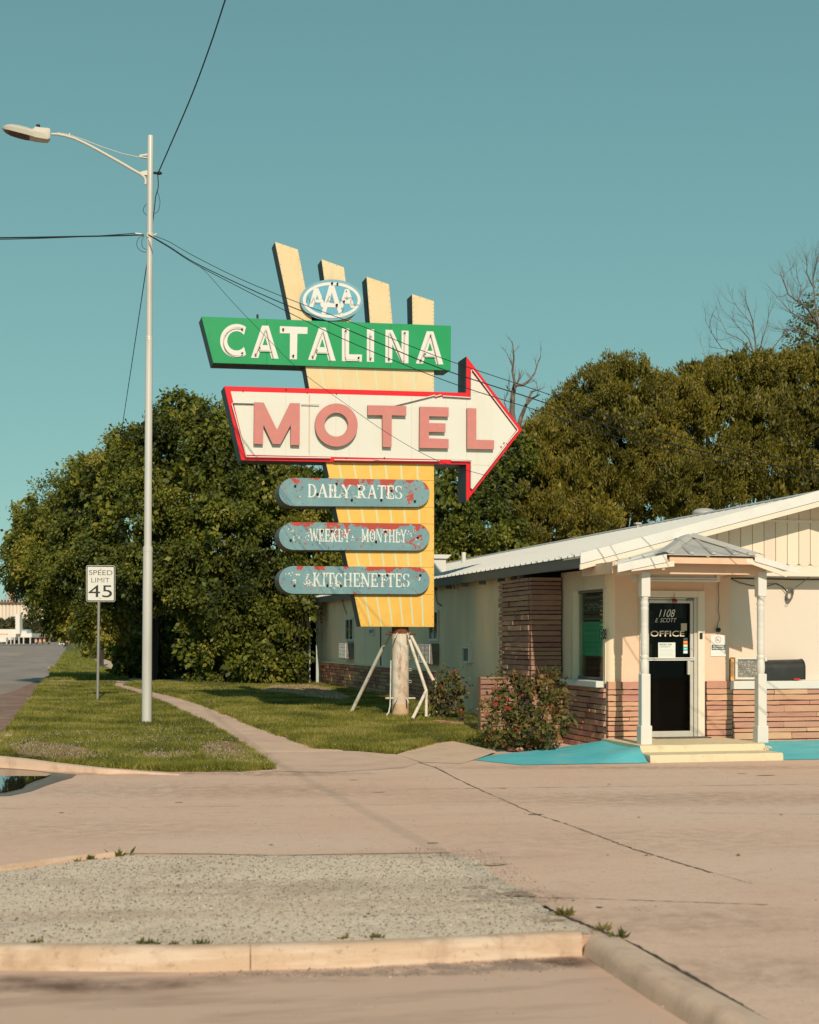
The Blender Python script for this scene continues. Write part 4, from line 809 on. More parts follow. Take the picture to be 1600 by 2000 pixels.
for i, ((xa, xb), (yl, ylb), (yr, yrb)) in enumerate(PILL):
    hh = (ylb - yl) / 2; rx = 29.0; pts = []
    for k in range(21):
        a = math.radians(90 + 9 * k); pts.append((xa + rx + rx * math.cos(a), (yl + ylb) / 2 - hh * math.sin(a)))
    hr = (yrb - yr) / 2 + .3
    for k in range(21):
        a = math.radians(-90 + 9 * k); pts.append((xb - rx * .9 + rx * .9 * math.cos(a), (yr + yrb) / 2 - hr * math.sin(a)))
    pl = edgebox('pill_board', pts, YB - .02, YBK + .04, pillmat(i + 1, [.68, .655, .70][i]), m_rim, plabs[i])
    for wd, xx0, xx1, ty, by in WORDS[i]:
        a = q2([(xx0, by)])[0]; b = q2([(xx1, ty)])[0]; p = PY(a[0], a[1], YB - .022); r = PY(b[0], b[1], YB - .022)
        glyphs(wd, p[0], r[0], p[2], r[2], YB - .0225, pl, m_paintw)
    rng = random.Random(40 + i); mb = MB()
    ghosts = [[(560, 240, 60, 60, 30), (660, 280, 40, 40, 14), (770, 290, 40, 20, 16), (1010, 290, 40, 30, 14), (230, 290, 60, 20, 6)], [(210, 575, 22, 18, 16), (235, 640, 30, 26, 22), (345, 620, 22, 40, 20), (440, 640, 60, 30, 26), (560, 620, 50, 50, 30), (650, 610, 40, 40, 24), (715, 640, 16, 30, 10), (800, 640, 30, 30, 20), (870, 610, 40, 40, 26), (1000, 620, 50, 40, 24), (1110, 600, 40, 50, 24), (1225, 580, 22, 16, 10), (1245, 650, 22, 18, 16), (1180, 610, 18, 30, 10)], [(190, 935, 20, 12, 12), (232, 935, 16, 14, 8), (270, 935, 14, 12, 8), (230, 985, 10, 30, 12), (350, 1000, 40, 26, 44), (340, 950, 18, 26, 10), (450, 1025, 50, 12, 18), (560, 1000, 40, 35, 26), (600, 1025, 40, 10, 14), (790, 980, 20, 40, 16), (990, 960, 30, 30, 16), (1265, 965, 14, 12, 10), (890, 1025, 30, 10, 8)]][i]
    for gx, gy, rx_, ry_, n in ghosts:
        for _ in range(int(n * .6)):
            c = q2([(gx + rng.gauss(0, rx_ * .55), gy + rng.gauss(0, ry_ * .55))])[0]; p = PY(c[0], c[1], YB - .0265); s = rng.uniform(.005, .02); m_ = rng.randint(5, 7); yy = YB - .0265 - rng.uniform(0, .002)
            mb.add([(p[0] + s * rng.uniform(.4, 1) * math.cos(6.283 * k / m_), yy, p[2] + 1.2 * s * rng.uniform(.4, 1.2) * math.sin(6.283 * k / m_)) for k in range(m_)], [tuple(range(m_))])
    kind(obj('paint_remnants', mb, m_letter, pl), 'stuff')
    for x, y in HOLES[i]: a = q2([(x, y)])[0]; hole_(pl, a[0], a[1], YB - .0, .022, 'bolt_hole')

# column, struts and climbing pegs
m_col = M('rusty_white_column_paint', (.72, .66, .54), .55, [((.50, .26, .13), 2.6, .47, .70, 8, .75, (1.6, 1.6, .28)), ((.36, .13, .055), 9, .56, .68, 8, .9, (1, 1, .35)), ((.58, .45, .30), 24, .55, .75, 4, .4)], bump=.15, bscale=14)
m_colbase = M('rusty_column_foot', (.62, .44, .27), .7, [((.42, .20, .08), 5, .45, .7, 8, .8, (1, 1, .3))], bump=.2, bscale=20)
cc = PY(782, 1404, 28.22); cx_, cy_ = cc[0], 28.22; rC = .163
ztop = PY(782, 1238, 28.22)[2]; zbt = PY(782, 1223, 28.22)[2]; zfoot = H(28.2) - .05; zr = PY(782, 1375, 28.22)[2]
obj('column', MB().lathe((cx_, cy_, 0), [(rC * .985, zr), (rC * .985, ztop)], 28), m_col, sg, smooth=True)
obj('column_foot', MB().lathe((cx_, cy_, 0), [(rC, zfoot), (rC * .99, zr)], 28), m_colbase, sg, smooth=True)
obj('upper_column', MB().lathe((cx_, cy_, 0), [(rC * .97, ztop - .02), (rC * .97, zbt + .1)], 28), m_rust, sg, smooth=True)
def P3(px, py, Y): return PY(px, py, Y)
m_strut = M('chipped_strut_paint', (.70, .64, .52), .6, [((.40, .20, .10), 5, .58, .68, 8, .9), ((.10, .06, .04), 12, .66, .70, 6, .9)], bump=.2)
br = [([P3(764, 1236, 28.4), P3(757, 1246, 28.5), P3(685, 1394, 29.3)], .036, 'straight strut, at the left'), ([P3(800, 1236, 28.2), P3(871, 1378, 27.9), P3(866, 1383, 27.88), P3(829, 1405, 27.8)], .032, 'strut bent back towards its foot'), ([P3(800, 1250, 28.1), P3(833, 1350, 27.7), P3(832.5, 1400, 27.6)], .03, 'strut that turns upright near the ground'), ([P3(833, 1349, 27.7), P3(806, 1404, 27.3)], .032, 'short slanting strut')]
for pts, r, lb in br:
    o = obj('strut', MB().tube(pts, r, 10), m_strut, sg, smooth=True); o['label'] = lb
for pts in ([(800, 1238), (812, 1238)], [(754, 1238), (766, 1238)], [(753, 1364), (768, 1364)], [(797, 1364), (811, 1364)]):
    obj('peg', MB().tube([P3(pts[0][0], pts[0][1], 28.15), P3(pts[1][0], pts[1][1], 28.15)], .018, 8), m_strut if pts[0][1] > 1300 else m_rust, sg, smooth=True)
for pts in ([(776, 1237), (771, 1246)], [(796, 1237), (799, 1246)], [(776, 1363), (771, 1372)], [(794, 1363), (798, 1372)]):
    a = P3(*pts[0], cy_ - rC); b = P3(*pts[1], cy_ - rC - .15); obj('peg', MB().tube([a, b], .014, 8), m_strut, sg, smooth=True)
for py in (1285, 1308, 1331):
    obj('rung', MB().tube([P3(798, py - 2, 28.2), P3(803.5, py - 2, 28.2), P3(803.5, py + 2, 28.2), P3(799, py + 2, 28.2)], .006, 5), m_strut, sg)
obj('conduit', MB().tube([P3(763.5, 1290, 28.1), P3(763, 1340, 28.1), P3(762, 1378, 28.08), P3(759.5, 1391, 28.05), P3(755, 1398, 28.0)], .013, 7), m_white, sg, smooth=True)
# ------------------------------------------------------------------ the motel building
m_plaster = M('peach_plaster', (.76, .54, .385), .85, [((.70, .46, .32), 1.4, .45, .7, 5, .5), ((.56, .38, .27), 6, .62, .78, 7, .5), ((.80, .68, .54), 2.2, .5, .75, 4, .5)], bump=.22, bscale=45)
m_plasterw = M('cream_plaster', (.71, .61, .51), .85, [((.68, .58, .44), 1.2, .45, .7, 5, .5), ((.55, .44, .32), 2.5, .62, .8, 7, .5, (1, 1, .25))], bump=.2, bscale=45)
m_plasterg = M('weathered_cream_plaster', (.82, .66, .46), .88, [((.52, .47, .35), 1.1, .45, .7, 6, .6, (1, 1, .3)), ((.42, .36, .25), 4, .62, .78, 7, .5, (1, 1, .25))], bump=.25, bscale=40)
m_stone = M('red_sandstone', (.55, .295, .195), .9, [((.60, .35, .24), 5, .45, .7, 5, .5), ((.46, .21, .145), 8, .5, .75, 6, .5, (.4, .4, 2)), ((.62, .40, .30), 40, .62, .75, 4, .35)], bump=.55, bscale=30, rand=.13)
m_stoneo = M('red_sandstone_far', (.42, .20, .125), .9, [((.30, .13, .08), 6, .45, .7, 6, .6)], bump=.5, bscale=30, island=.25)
m_mortar = M('dark_mortar_joint', (.05, .025, .018), 1, [((.16, .1, .07), 12, .4, .7)], bump=.3)
m_roof = M('white_metal_roof', (.56, .56, .52), .42, [((.52, .51, .47), 1.6, .45, .75, 6, .5, (1, .25, 1)), ((.35, .30, .26), 18, .68, .76, 4, .4)], bump=.04)
m_trim = M('cream_trim_paint', (.76, .68, .55), .6, [((.58, .46, .34), 7, .58, .75, 7, .5), ((.36, .24, .16), 28, .70, .78, 4, .5)], bump=.1)
m_trimw = M('white_metal_trim', (.72, .72, .67), .45, [((.55, .53, .48), 4, .5, .75, 6, .4)], bump=.04)
m_fascia = M('dark_fascia', (.17, .165, .15), .8, [((.18, .16, .13), 5, .45, .7)], bump=.2)
m_galv = M('grey_bent_metal', (.52, .50, .45), .5, [((.38, .37, .34), 3, .45, .7, 5, .6), ((.46, .44, .40), 9, .55, .75)], metallic=.2, bump=.05)
m_beam = M('peach_painted_wood', (.74, .50, .34), .75, [((.60, .36, .22), 4, .5, .75, 6, .5), ((.42, .24, .15), 25, .70, .78, 4, .5)], bump=.15, bscale=30)
m_dark = M('dark_interior', (.035, .022, .018), .9)
m_glass = glassmat('window_glass', (.8, .9, .86), .05, .45)
m_glassd = glassmat('door_glass', (.50, .50, .46), .02, .10)
m_alu = M('anodised_frame', (.60, .57, .50), .4, [((.50, .46, .40), 8, .5, .75, 5, .4)], metallic=.3, bump=.03)
m_paper = M('sun_bleached_paper', (.70, .74, .68), .85)
m_paperd = M('dim_paper', (.16, .15, .12), .9)

XC, YC = 8.15, 21.80              # front left corner of the office
YPOR = 20.6
def zf_(py, px, Y): return PY(px, py, Y)[2]
bl = thing('motel_building', 'low cream motel office with red stone base, white metal roof and small gabled porch', 'building', (XC, YC, 0))
SLAB = .2
XR2 = 16.5                        # far right wall
ydoor = YC + .05
dl, dr = PY(1248, 1300, ydoor)[0], PY(1374, 1300, ydoor)[0]
dtop = PY(1300, 1154, ydoor)[2]
wz = PY(1205, 1330, YC)[2]        # top of the stone base at the front
XB = PY(1427, 1300, YC)[0]        # where the plaster steps back to the right of the door bay
ZG = PY(1550, 1126, YC)[2]        # underside of the gable
ZE = 2.80
W = lambda n, mb, m=m_plaster, **k: obj(n, mb, m, bl, **k)
# front walls
W('wall', MB().box(XC + .13, dl, YC + .045, YC + .22, wz - .02, ZE - .02))
W('wall', MB().box(dl, dr, YC + .05, YC + .22, dtop, ZE - .02))
W('wall', MB().box(dr, XB, YC + .045, YC + .24, wz - .02, ZE - .02))
W('wall', MB().box(XB, XR2, YC + .24, YC + .42, wz - .1, ZE + .1), m_plasterw)
W('wall', MB().box(XB - .2, XB, YC + .245, YC + .42, wz - .02, ZE), m_plasterw)
W('wall_core', MB().box(XC + .03, dl, YC + .05, YC + .24, -.1, wz - .022), m_mortar)
W('wall_core', MB().box(dr, XR2, YC + .05, YC + .238, -.1, wz - .03), m_mortar)
# ledge to the right
sl, srz0, srz1 = PY(1428, 1340, YC - .03)[0], PY(1500, 1346, YC - .03)[2], PY(1500, 1330, YC - .03)[2]
W('ledge', MB().box(sl, XR2, YC - .03, YC + .24, srz0, srz1), m_white, bevel=.01)

# office side wall with its deep window
def SX(px, py, X=XC): return PX(px, py, X)
yw0, yw1 = SX(1178, 1240)[1], SX(1119, 1240)[1]
wz0, wz1 = SX(1150, 1327)[2], SX(1150, 1152)[2]
YF = 23.88
W('wall', MB().box(XC, XC + .2, yw1 + .1, YF + .1, wz0 - .05, ZE - .02), m_plasterg)
W('wall', MB().box(XC, XC + .2, YC + .12, yw0, wz0 - .05, wz1 + .02), m_plasterg)
W('wall', MB().box(XC + .001, XC + .199, YC + .12, yw1 + .1, wz1, ZE - .02), m_plasterg)
W('rounded_corner', MB().lathe((XC + .13, YC + .175, 0), [(.13, wz - .02), (.13, ZE - .03)], 28), m_plasterg, smooth=True)
W('rounded_jamb', MB().lathe((XC + .11, yw1 + .02, 0), [(.11, wz0 - .02), (.11, wz1 + .01)], 24), m_plasterg, smooth=True)
W('wall_core', MB().box(XC + .05, XC + .2, YC + .06, YF, -.1, wz0 - .05), m_mortar)
win = W('window', MB().box(XC + .06, XC + .10, yw0 - .02, yw0 + .03, wz0, wz1).box(XC + .06, XC + .10, yw1 - .04, yw1 + .01, wz0, wz1).box(XC + .061, XC + .099, yw0 + .03, yw1 - .04, wz0, wz0 + .04).box(XC + .061, XC + .099, yw0 + .03, yw1 - .04, wz1 - .04, wz1), m_fascia)
win['label'] = 'deep-set office window with an OPEN board behind greenish glass'
obj('glass', MB().box(XC + .075, XC + .082, yw0 + .03, yw1 - .04, wz0 + .04, wz1 - .04), m_glass, win)
sgf = XC + .15
yy0 = (yw0 + yw1) / 2
m_board = M('dark_green_board', (.03, .05, .045), .6); m_greenp = M('green_window_card', (.04, .75, .42), .7, [((.03, .58, .32), 5, .4, .7)])
ob = obj('open_board', MB().box(sgf, sgf + .02, yw0 + .10, yw1 + .12, wz1 - .50, wz1 - .06), m_board, win)
fr_ = MB()
for a, b, c, d in ((yw0 + .14, yw1 + .06, wz1 - .12, wz1 - .10), (yw0 + .14, yw1 + .06, wz1 - .46, wz1 - .44), (yw0 + .14, yw0 + .16, wz1 - .44, wz1 - .12), (yw1 + .04, yw1 + .06, wz1 - .44, wz1 - .12)): fr_.box(sgf - .004, sgf, a, b, c, d)
obj('border', fr_, M('dim_green_line', (.2, .3, .26), .7), ob)
text('lettering', 'OPEN', sgf - .006, wz1 - .33, yw1 - .08, .12, M('dim_letter_green', (.25, .36, .31), .7), ob, width=(yw1 - yw0) * .62, axis='x', bold=.02)
obj('green_card', MB().box(sgf - .005, sgf + .005, yw0 + .13, yw1 + .1, wz0 + .36, wz1 - .50), m_greenp, win)
sill = W('window_sill', MB().box(XC - .12, XC + .16, yw0 - .02, yw1 + .32, wz0 - .11, wz0 - .01), m_white, bevel=.012)
# brick pillar / corner of the long wing
XP = 7.60; YP0 = YF; YP1 = SX(975, 1250, XP)[1]
W('wall_core', MB().box(XP + .05, XC + .1, YP0 + .05, YP1 - .02, -.1, ZE - .09), m_mortar)
# long wing wall
XM = 7.80; YE = SX(632, 1250, XM)[1]
W('wall', MB().box(XM, XM + .2, YP1 - .03, SX(868, 1250, XM)[1], -.1, ZE + .02), m_plasterg)
ya = SX(868, 1250, XM)[1]
W('wall', MB().box(XM + .012, XM + .2, ya, YE, -.1, ZE + .02), m_plasterg)
W('wall_seam', MB().box(XM + .004, XM + .012, SX(744, 1250, XM)[1], SX(742, 1250, XM)[1], 1.0, ZE), m_mortar)
W('wall_core', MB().box(XM - .08, XM + .01, ya + .35, YE - .03, -.1, 1.02), m_mortar)
W('base_cap', MB().box(XM - .11, XM + .01, ya + .3, YE, 1.022, 1.05), m_plasterg)
W('wall', MB().box(XM, XR2, YE, YE + .2, -.3, ZE), m_plasterg)
W('wall', MB().box(XR2 - .2, XR2, YC + .42, YE, -.3, ZE), m_plasterg)
# ceilings and a dim lobby behind the glass
W('ceiling', MB().box(XC + .2, XR2 - .2, YC + .42, YE, ZE - .14, ZE - .1), m_dark)
m_lobby = M('dim_lobby_wall', (.035, .016, .012), .9); m_floor_in = M('lobby_floor', (.03, .02, .016), .8)
W('lobby_wall', MB().box(XC + .2, XR2 - .2, YC + 2.4, YC + 2.5, 0, ZE - .14), m_lobby)
W('lobby_floor', MB().box(XC + .2, XR2 - .2, YC + .24, YC + 2.4, .1, .2), m_floor_in)
W('lobby_wall', MB().box(XC + .9, XC + 1.0, YC + .42, YC + 2.4, .2, ZE - .14), m_lobby)

# sandstone courses, stone by stone (300 at most), the far wing joined
protos = []
for k in range(5):
    bm = bmesh.new(); rnd = random.Random(70 + k); nx = 3
    g = [[bm.verts.new((i / nx + (rnd.uniform(-.05, .05) if 0 < i < nx else 0), (0 if s else 1), (j + (rnd.uniform(-.05, .05) if 0 < i < nx else rnd.uniform(-.02, .02))))) for j in (0, 1)] for s in (1, 0) for i in range(nx + 1)]
    for i in range(nx + 1):
        for j in (0, 1): g[i][j].co.y = rnd.uniform(0, .13)
    F = g[:nx + 1]; Bk = g[nx + 1:]
    for i in range(nx):
        bm.faces.new((F[i][0], F[i + 1][0], F[i + 1][1], F[i][1])); bm.faces.new((F[i][1], F[i + 1][1], Bk[i + 1][1], Bk[i][1])); bm.faces.new((F[i + 1][0], F[i][0], Bk[i][0], Bk[i + 1][0]))
    bm.faces.new((F[0][0], F[0][1], Bk[0][1], Bk[0][0])); bm.faces.new((F[nx][1], F[nx][0], Bk[nx][0], Bk[nx][1]))
    bmesh.ops.recalc_face_normals(bm, faces=bm.faces)
    me = bpy.data.meshes.new('stone'); bm.to_mesh(me); bm.free(); me.materials.append(m_stone); protos.append(me)
m_stone2 = M('shade_darkened_stone', (.33, .185, .13), .92, [((.40, .25, .18), 5, .45, .7, 5, .5), ((.24, .12, .085), 8, .5, .75, 6, .5, (.4, .4, 2))], bump=.5, bscale=30, rand=.12)  # darker copy of the sandstone, with the pillar's shade put into its colour
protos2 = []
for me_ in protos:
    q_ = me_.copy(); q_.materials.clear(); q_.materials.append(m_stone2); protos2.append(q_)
NST = [0]; PSET = [protos]
def stone(parent, p, along, L, h, depth, rnd):
    o = bpy.data.objects.new('stone', rnd.choice(PSET[0])); COL.objects.link(o); o.parent = parent; o.location = Vector(p) - wloc(parent)
    if along == 'y': o.rotation_euler = (0, 0, -math.pi / 2)
    o.scale = (L, depth, h); NST[0] += 1; return o
def rows_of(z0, z1, hm, seed):
    rnd = random.Random(seed); z = z0; out = []
    while z < z1 - .03:
        h = min(hm * rnd.uniform(.72, 1.25), z1 - z)
        if z1 - z - h < .035: h = z1 - z
        out.append((z, h)); z += h
    return out
def courses(parent, along, fixed, s0, s1, rows, lmean, seed, depth=.09, gap=.014, proud=.03, sgn=1):
    """along 'x': wall facing -y from x=s0 to s1 at y=fixed. along 'y': wall facing -x from y=s1 (far) down to y=s0 at x=fixed"""
    rnd = random.Random(seed)
    for z, h in rows:
        s = s0
        while s < s1 - .02:
            L = lmean * rnd.uniform(.5, 1.6)
            if s1 - s - L < .14: L = s1 - s
            pr = rnd.uniform(-.004, proud); g = gap * rnd.uniform(.7, 1.5)
            if along == 'x': stone(parent, (s + .003, fixed - pr, z + g / 2), 'x', L - .007, h - g, depth + pr, rnd)
            else: stone(parent, (fixed - pr, s + L - .003, z + g / 2), 'y', L - .007, h - g, depth + pr, rnd)
            s += L
base_rows = rows_of(.0, wz - .005, .082, 3)
courses(bl, 'x', YC, XC - .0, dl - .02, base_rows, .34, 11)                                      # left of the door
fr_rows = [r for r in base_rows if r[0] > .12]
courses(bl, 'x', YC, dr + .03, XB + .03, fr_rows, .8, 12)
rr_rows = rows_of(.08, srz0 - .005, .088, 8)
courses(bl, 'x', YC, XB + .03, XB + 1.95, rr_rows, .62, 13)
side_rows = rows_of(.0, wz0 - .112, .082, 5)
courses(bl, 'y', XC, YC + .095, YF - .0, side_rows, .50, 14, proud=.05)
n0 = NST[0]
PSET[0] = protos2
pr_rows = rows_of(.15, ZE - .09, .084, 9)
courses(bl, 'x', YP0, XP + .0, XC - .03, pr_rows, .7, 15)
n1 = NST[0]
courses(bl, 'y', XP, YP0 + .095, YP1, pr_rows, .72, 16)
print('STONES', n0, n1, NST[0])
# joined remainder: front base beyond the picture and the long wing
mb = MB(); rnd = random.Random(33)
def jstones(along, fixed, s0, s1, z0, z1, lm, hm=.085):
    for z, h in rows_of(z0, z1, hm, int(s0 * 10)):
        s = s0
        while s < s1 - .02:
            L = min(lm * rnd.uniform(.5, 1.6), s1 - s); pr = rnd.uniform(-.004, .025)
            if along == 'x': mb.box(s + .003, s + L - .004, fixed - pr, fixed + .07, z + .006, z + h - .007)
            else: mb.box(fixed - pr, fixed + .07, s + .003, s + L - .004, z + .006, z + h - .007)
            s += L
jstones('x', YC, XB + 1.96, XR2, .05, srz0, .6)
jstones('y', XM - .09, ya + .36, YE - .03, .1, 1.02, .55)
kind(obj('stone_courses', mb, m_stoneo, bl), 'stuff')
W('base_end', MB().box(XM - .09, XM + .01, ya + .30, ya + .355, .0, 1.02), m_plasterg)

# low stone planter wall in front of the pillar's left side
xq0 = PY(939, 1340, 24.6)[0]; zq = PY(950, 1322, 24.6)[2]
pw = thing('planter_wall', 'low dark stone planter wall behind the big rose bush, left of the tall pillar', 'wall', (xq0, 24.6, .1))
obj('core', MB().box(xq0 + .02, XP - .002, 24.66, 24.78, .0, zq - .02), m_mortar, pw)
obj('end_stone', MB().box(xq0, xq0 + .02, 24.62, 24.78, .0, zq), m_stoneo, pw)
courses(pw, 'x', 24.6, xq0, XP - .01, rows_of(.1, zq, .09, 4), .5, 18)

# roof
YR = 21.25; XE = 7.48
xr = PY(1606, 962, YR)[0]; zr_ = PY(1606, 962, YR)[2]; ze_ = PY(1136, 1086, YR)[2]
xe_ = PY(1133, 1090, YR)[0]; slope = (zr_ - ze_) / (xr - xe_)
YRB = 48.0
npan = 30; pw_ = (YRB - YR) / npan; rp = MB(); prof = []
rib = lambda v: .028
per = 3
pts = []
for k in range(per):
    a = k * pw_ / per; b = a + pw_ / per; pts += [(a, 0), (b - .085, 0), (b - .065, .028), (b - .035, .028), (b - .015, 0)]
pts.append((pw_, 0))
for s in (1, -1):
    me = None
    for k in range(npan):
        if me is None:
            mb = MB(); vs = []; th = .006
            X0, X1 = (xe_, xr) if s == 1 else (2 * xr - xe_, xr)
            for (a, hgt) in pts: vs += [(X0, YR + a, ze_ + hgt), (X1, YR + a, zr_ + hgt), (X1, YR + a, zr_ + hgt - th), (X0, YR + a, ze_ + hgt - th)]
            fs = []
            for i in range(len(pts) - 1):
                for j in range(4): fs.append((4 * i + j, 4 * i + (j + 1) % 4, 4 * i + 4 + (j + 1) % 4, 4 * i + 4 + j))
            mb.add(vs, fs); o = obj('roof_panel', mb, m_roof, bl); me = o.data; base = o.location.copy()
        else:
            o = bpy.data.objects.new('roof_panel', me); COL.objects.link(o); o.parent = bl; o.location = base + Vector((0, k * pw_, 0))
W('ridge_cap', MB().prism([(xr - .25, YR - .02, zr_ + .04 - .25 * slope), (xr, YR - .02, zr_ + .045), (xr + .25, YR - .02, zr_ + .04 - .25 * slope), (xr + .25, YR - .02, zr_ + .03 - .25 * slope), (xr, YR - .02, zr_ + .035), (xr - .25, YR - .02, zr_ + .03 - .25 * slope)], (0, YRB - YR, 0)), m_roof)
# rake trim: white metal over a cream board; both sides of the gable
def rake(d0, d1, y0, y1, m, name):
    for s in (1, -1):
        X = lambda x: x if s == 1 else 2 * xr - x
        W(name, MB().prism([(X(xe_), y0, ze_ + d0), (X(xr), y0, zr_ + d0), (X(xr), y0, zr_ + d1), (X(xe_), y0, ze_ + d1)], (0, y1 - y0, 0)), m)
rake(.04, -.115, YR - .028, YR - .006, m_trimw, 'rake_trim')
rake(-.118, -.20, YR - .012, YR + .03, m_trim, 'rake_board')
rake(-.01, -.03, YR, YC + .2, m_trim, 'soffit')
W('fascia', MB().box(xe_ + .02, xe_ + .05, YR + .03, YRB, ze_ - .16, ze_ - .01), m_fascia)
W('soffit', MB().prism([(xe_ + .05, YR + .03, ze_ - .15), (XM + .3, YR + .03, ze_ - .10), (XM + .3, YR + .03, ze_ - .08), (xe_ + .05, YR + .03, ze_ - .13)], (0, YRB - YR - .03, 0)), m_fascia)
for k in range(9):
    y = YF + .6 + k * 1.2; W('rafter_tail', MB().box(xe_ + .06, XP + .1, y, y + .05, ze_ - .22, ze_ - .152), m_fascia)
# gable boards
m_board_g = M('cream_gable_board', (.76, .65, .51), .7, [((.66, .53, .39), 1.5, .45, .7, 6, .5, (1, 1, .2)), ((.5, .36, .25), 25, .70, .78, 4, .4)], bump=.12, bscale=20, rand=.03)
YG = YC - .07; pit = (PY(1583, 1050, YG)[0] - PY(1447, 1050, YG)[0]) / 6; xg0 = PY(1356, 1050, YG)[0]
xg = PY(1447, 1050, YG)[0]
while xg > xe_ + 1.2: xg -= pit
zs = PY(1570, 1107, YG)[2]
while xg < 2 * xr - xe_ - .6:
    zt = lambda x: (ze_ + slope * (x - xe_) if x < xr else ze_ + slope * (2 * xr - xe_ - x)) - .03
    a, b = xg + .005, xg + pit - .005; arc = [(b - (b - a) * k / 8, zs + .0 + .045 * (1 - math.sin(math.pi * k / 8))) for k in range(9)]
    pp = [(a, zt(a)), ((a + b) / 2, zt((a + b) / 2)), (b, zt(b))] + arc
    if zt(a) > zs + .06: W('gable_board', MB().prism([(x, YG, z) for x, z in pp], (0, .02, 0)), m_board_g)
    xg += pit
W('gable_backing', MB().prism([(xe_ + .7, YG + .022, zs - .02), (2 * xr - xe_ - .7, YG + .022, zs - .02), (2 * xr - xe_ - .7, YG + .022, ze_ + .12), (xr, YG + .022, zr_ - .05), (xe_ + .7, YG + .022, ze_ + .12)], (0, .03, 0)), M('gable_gap', (.30, .22, .16), .9))
W('gable_band', MB().box(XC + .1, XR2, YG + .005, YC + .30, ZG, zs + .02), m_trim, bevel=.006)
zt_ = PY(1530, 1018, YG)[2]; W('gable_rail', MB().box(PY(1470, 1018, YG)[0], PY(1470, 1018, YG)[0] + 3.4, YG - .02, YG - .002, zt_ - .02, zt_ + .02), m_trim)
W('eave_board', MB().box(XC - .08, XC + .35, YR + .25, YR + .28, ze_ - .22, ze_ - .06), m_trim)

# windows and machines on the long wing
def wingwin(p0, p1, t, b, n=2, lab=None):
    a = PX(p1, 1220, XM)[1]; c = PX(p0, 1220, XM)[1]; z1 = PX(p1, t, XM)[2]; z0 = PX(p1, b, XM)[2]; f = MB(); w_ = .05; x0, x1 = XM - .03, XM + .03
    f.box(x0, x1, a, a + w_, z0, z1).box(x0, x1, c - w_, c, z0, z1).box(x0, x1 - .001, a + w_, c - w_, z0, z0 + w_).box(x0, x1 - .001, a + w_, c - w_, z1 - w_, z1)
    for k in range(1, n): y = a + (c - a) * k / n; f.box(x0 + .005, x1 - .002, y - .02, y + .02, z0 + w_, z1 - w_)
    o = W('window', f, m_white)
    if lab: o['label'] = lab
    obj('glass', MB().box(XM - .008, XM + .005, a + w_ / 2, c - w_ / 2, z0 + w_ / 2, z1 - w_ / 2), M('shaded_window_glass', (.02, .035, .03), .05, spec=.8), o)
wingwin(839, 857.5, 1191, 1252, 2, 'wing window just right of the sign'); wingwin(676, 691, 1206, 1252, 2, 'tall narrow wing window left of the sign'); wingwin(722, 731.5, 1226, 1240, 2, 'tiny high wing window beneath the sign')
def acunit(px_near, px_face, px_far, t, b, label):
    Y0 = PX(px_near, 1270, XM)[1]; z0 = PX(px_near, b, XM)[2]; z1 = PX(px_near, t, XM)[2]; d = XM - PY(px_face, 1270, Y0)[0]; Y1 = PX(px_far, 1270, XM - d)[1]
    t_ = thing('air_conditioner', label, 'air conditioner', (XM - d / 2, Y0, z0), 'air conditioners on the wing wall')
    m = M('ac_case', (.24, .22, .19), .6, [((.14, .12, .1), 6, .5, .7)])
    obj('case', MB().box(XM - d, XM + .01, Y0, Y1, z0, z1), m, t_, bevel=.01); g = MB(); n = 9
    for k in range(n): y = Y0 + .03 + (Y1 - Y0 - .06) * k / (n - 1); g.box(XM - d - .015, XM - d - .001, y - .008, y + .008, z0 + .02, z1 - .02)
    for k in range(5): z = z0 + .03 + (z1 - z0 - .06) * k / 4; g.box(XM - d - .012, XM - d - .002, Y0 + .02, Y1 - .02, z - .006, z + .006)
    obj('grille', g, m_trimw, t_); return t_
acunit(857, 840, 818, 1257, 1298, 'grey air conditioner low on the shaded wing wall, right of the white column')
acunit(690.5, 676, 663, 1255, 1287, 'grey air conditioner on the shaded wing wall left of the white column')
Y0 = PX(924, 1275, XM)[1]; Y1 = PX(911, 1275, XM)[1]; z0 = PX(924, 1295, XM)[2]; z1 = PX(924, 1263, XM)[2]
vb = thing('vent_box', 'small white-framed vent box alone on the sunlit cream wing wall', 'vent', (XM, Y0, z0))
f = MB().box(XM - .09, XM + .01, Y0, Y0 + .03, z0, z1).box(XM - .09, XM + .01, Y1 - .03, Y1, z0, z1).box(XM - .089, XM + .01, Y0 + .03, Y1 - .03, z0, z0 + .035).box(XM - .089, XM + .01, Y0 + .03, Y1 - .03, z1 - .035, z1)
obj('frame', f, m_white, vb); obj('mesh_screen', MB().box(XM - .06, XM, Y0 + .03, Y1 - .03, z0 + .035, z1 - .035), m_fascia, vb); obj('hood', MB().box(XM - .03, XM + .01, Y0 + .05, Y1 - .05, z1 + .005, z1 + .09), m_plasterg, vb)
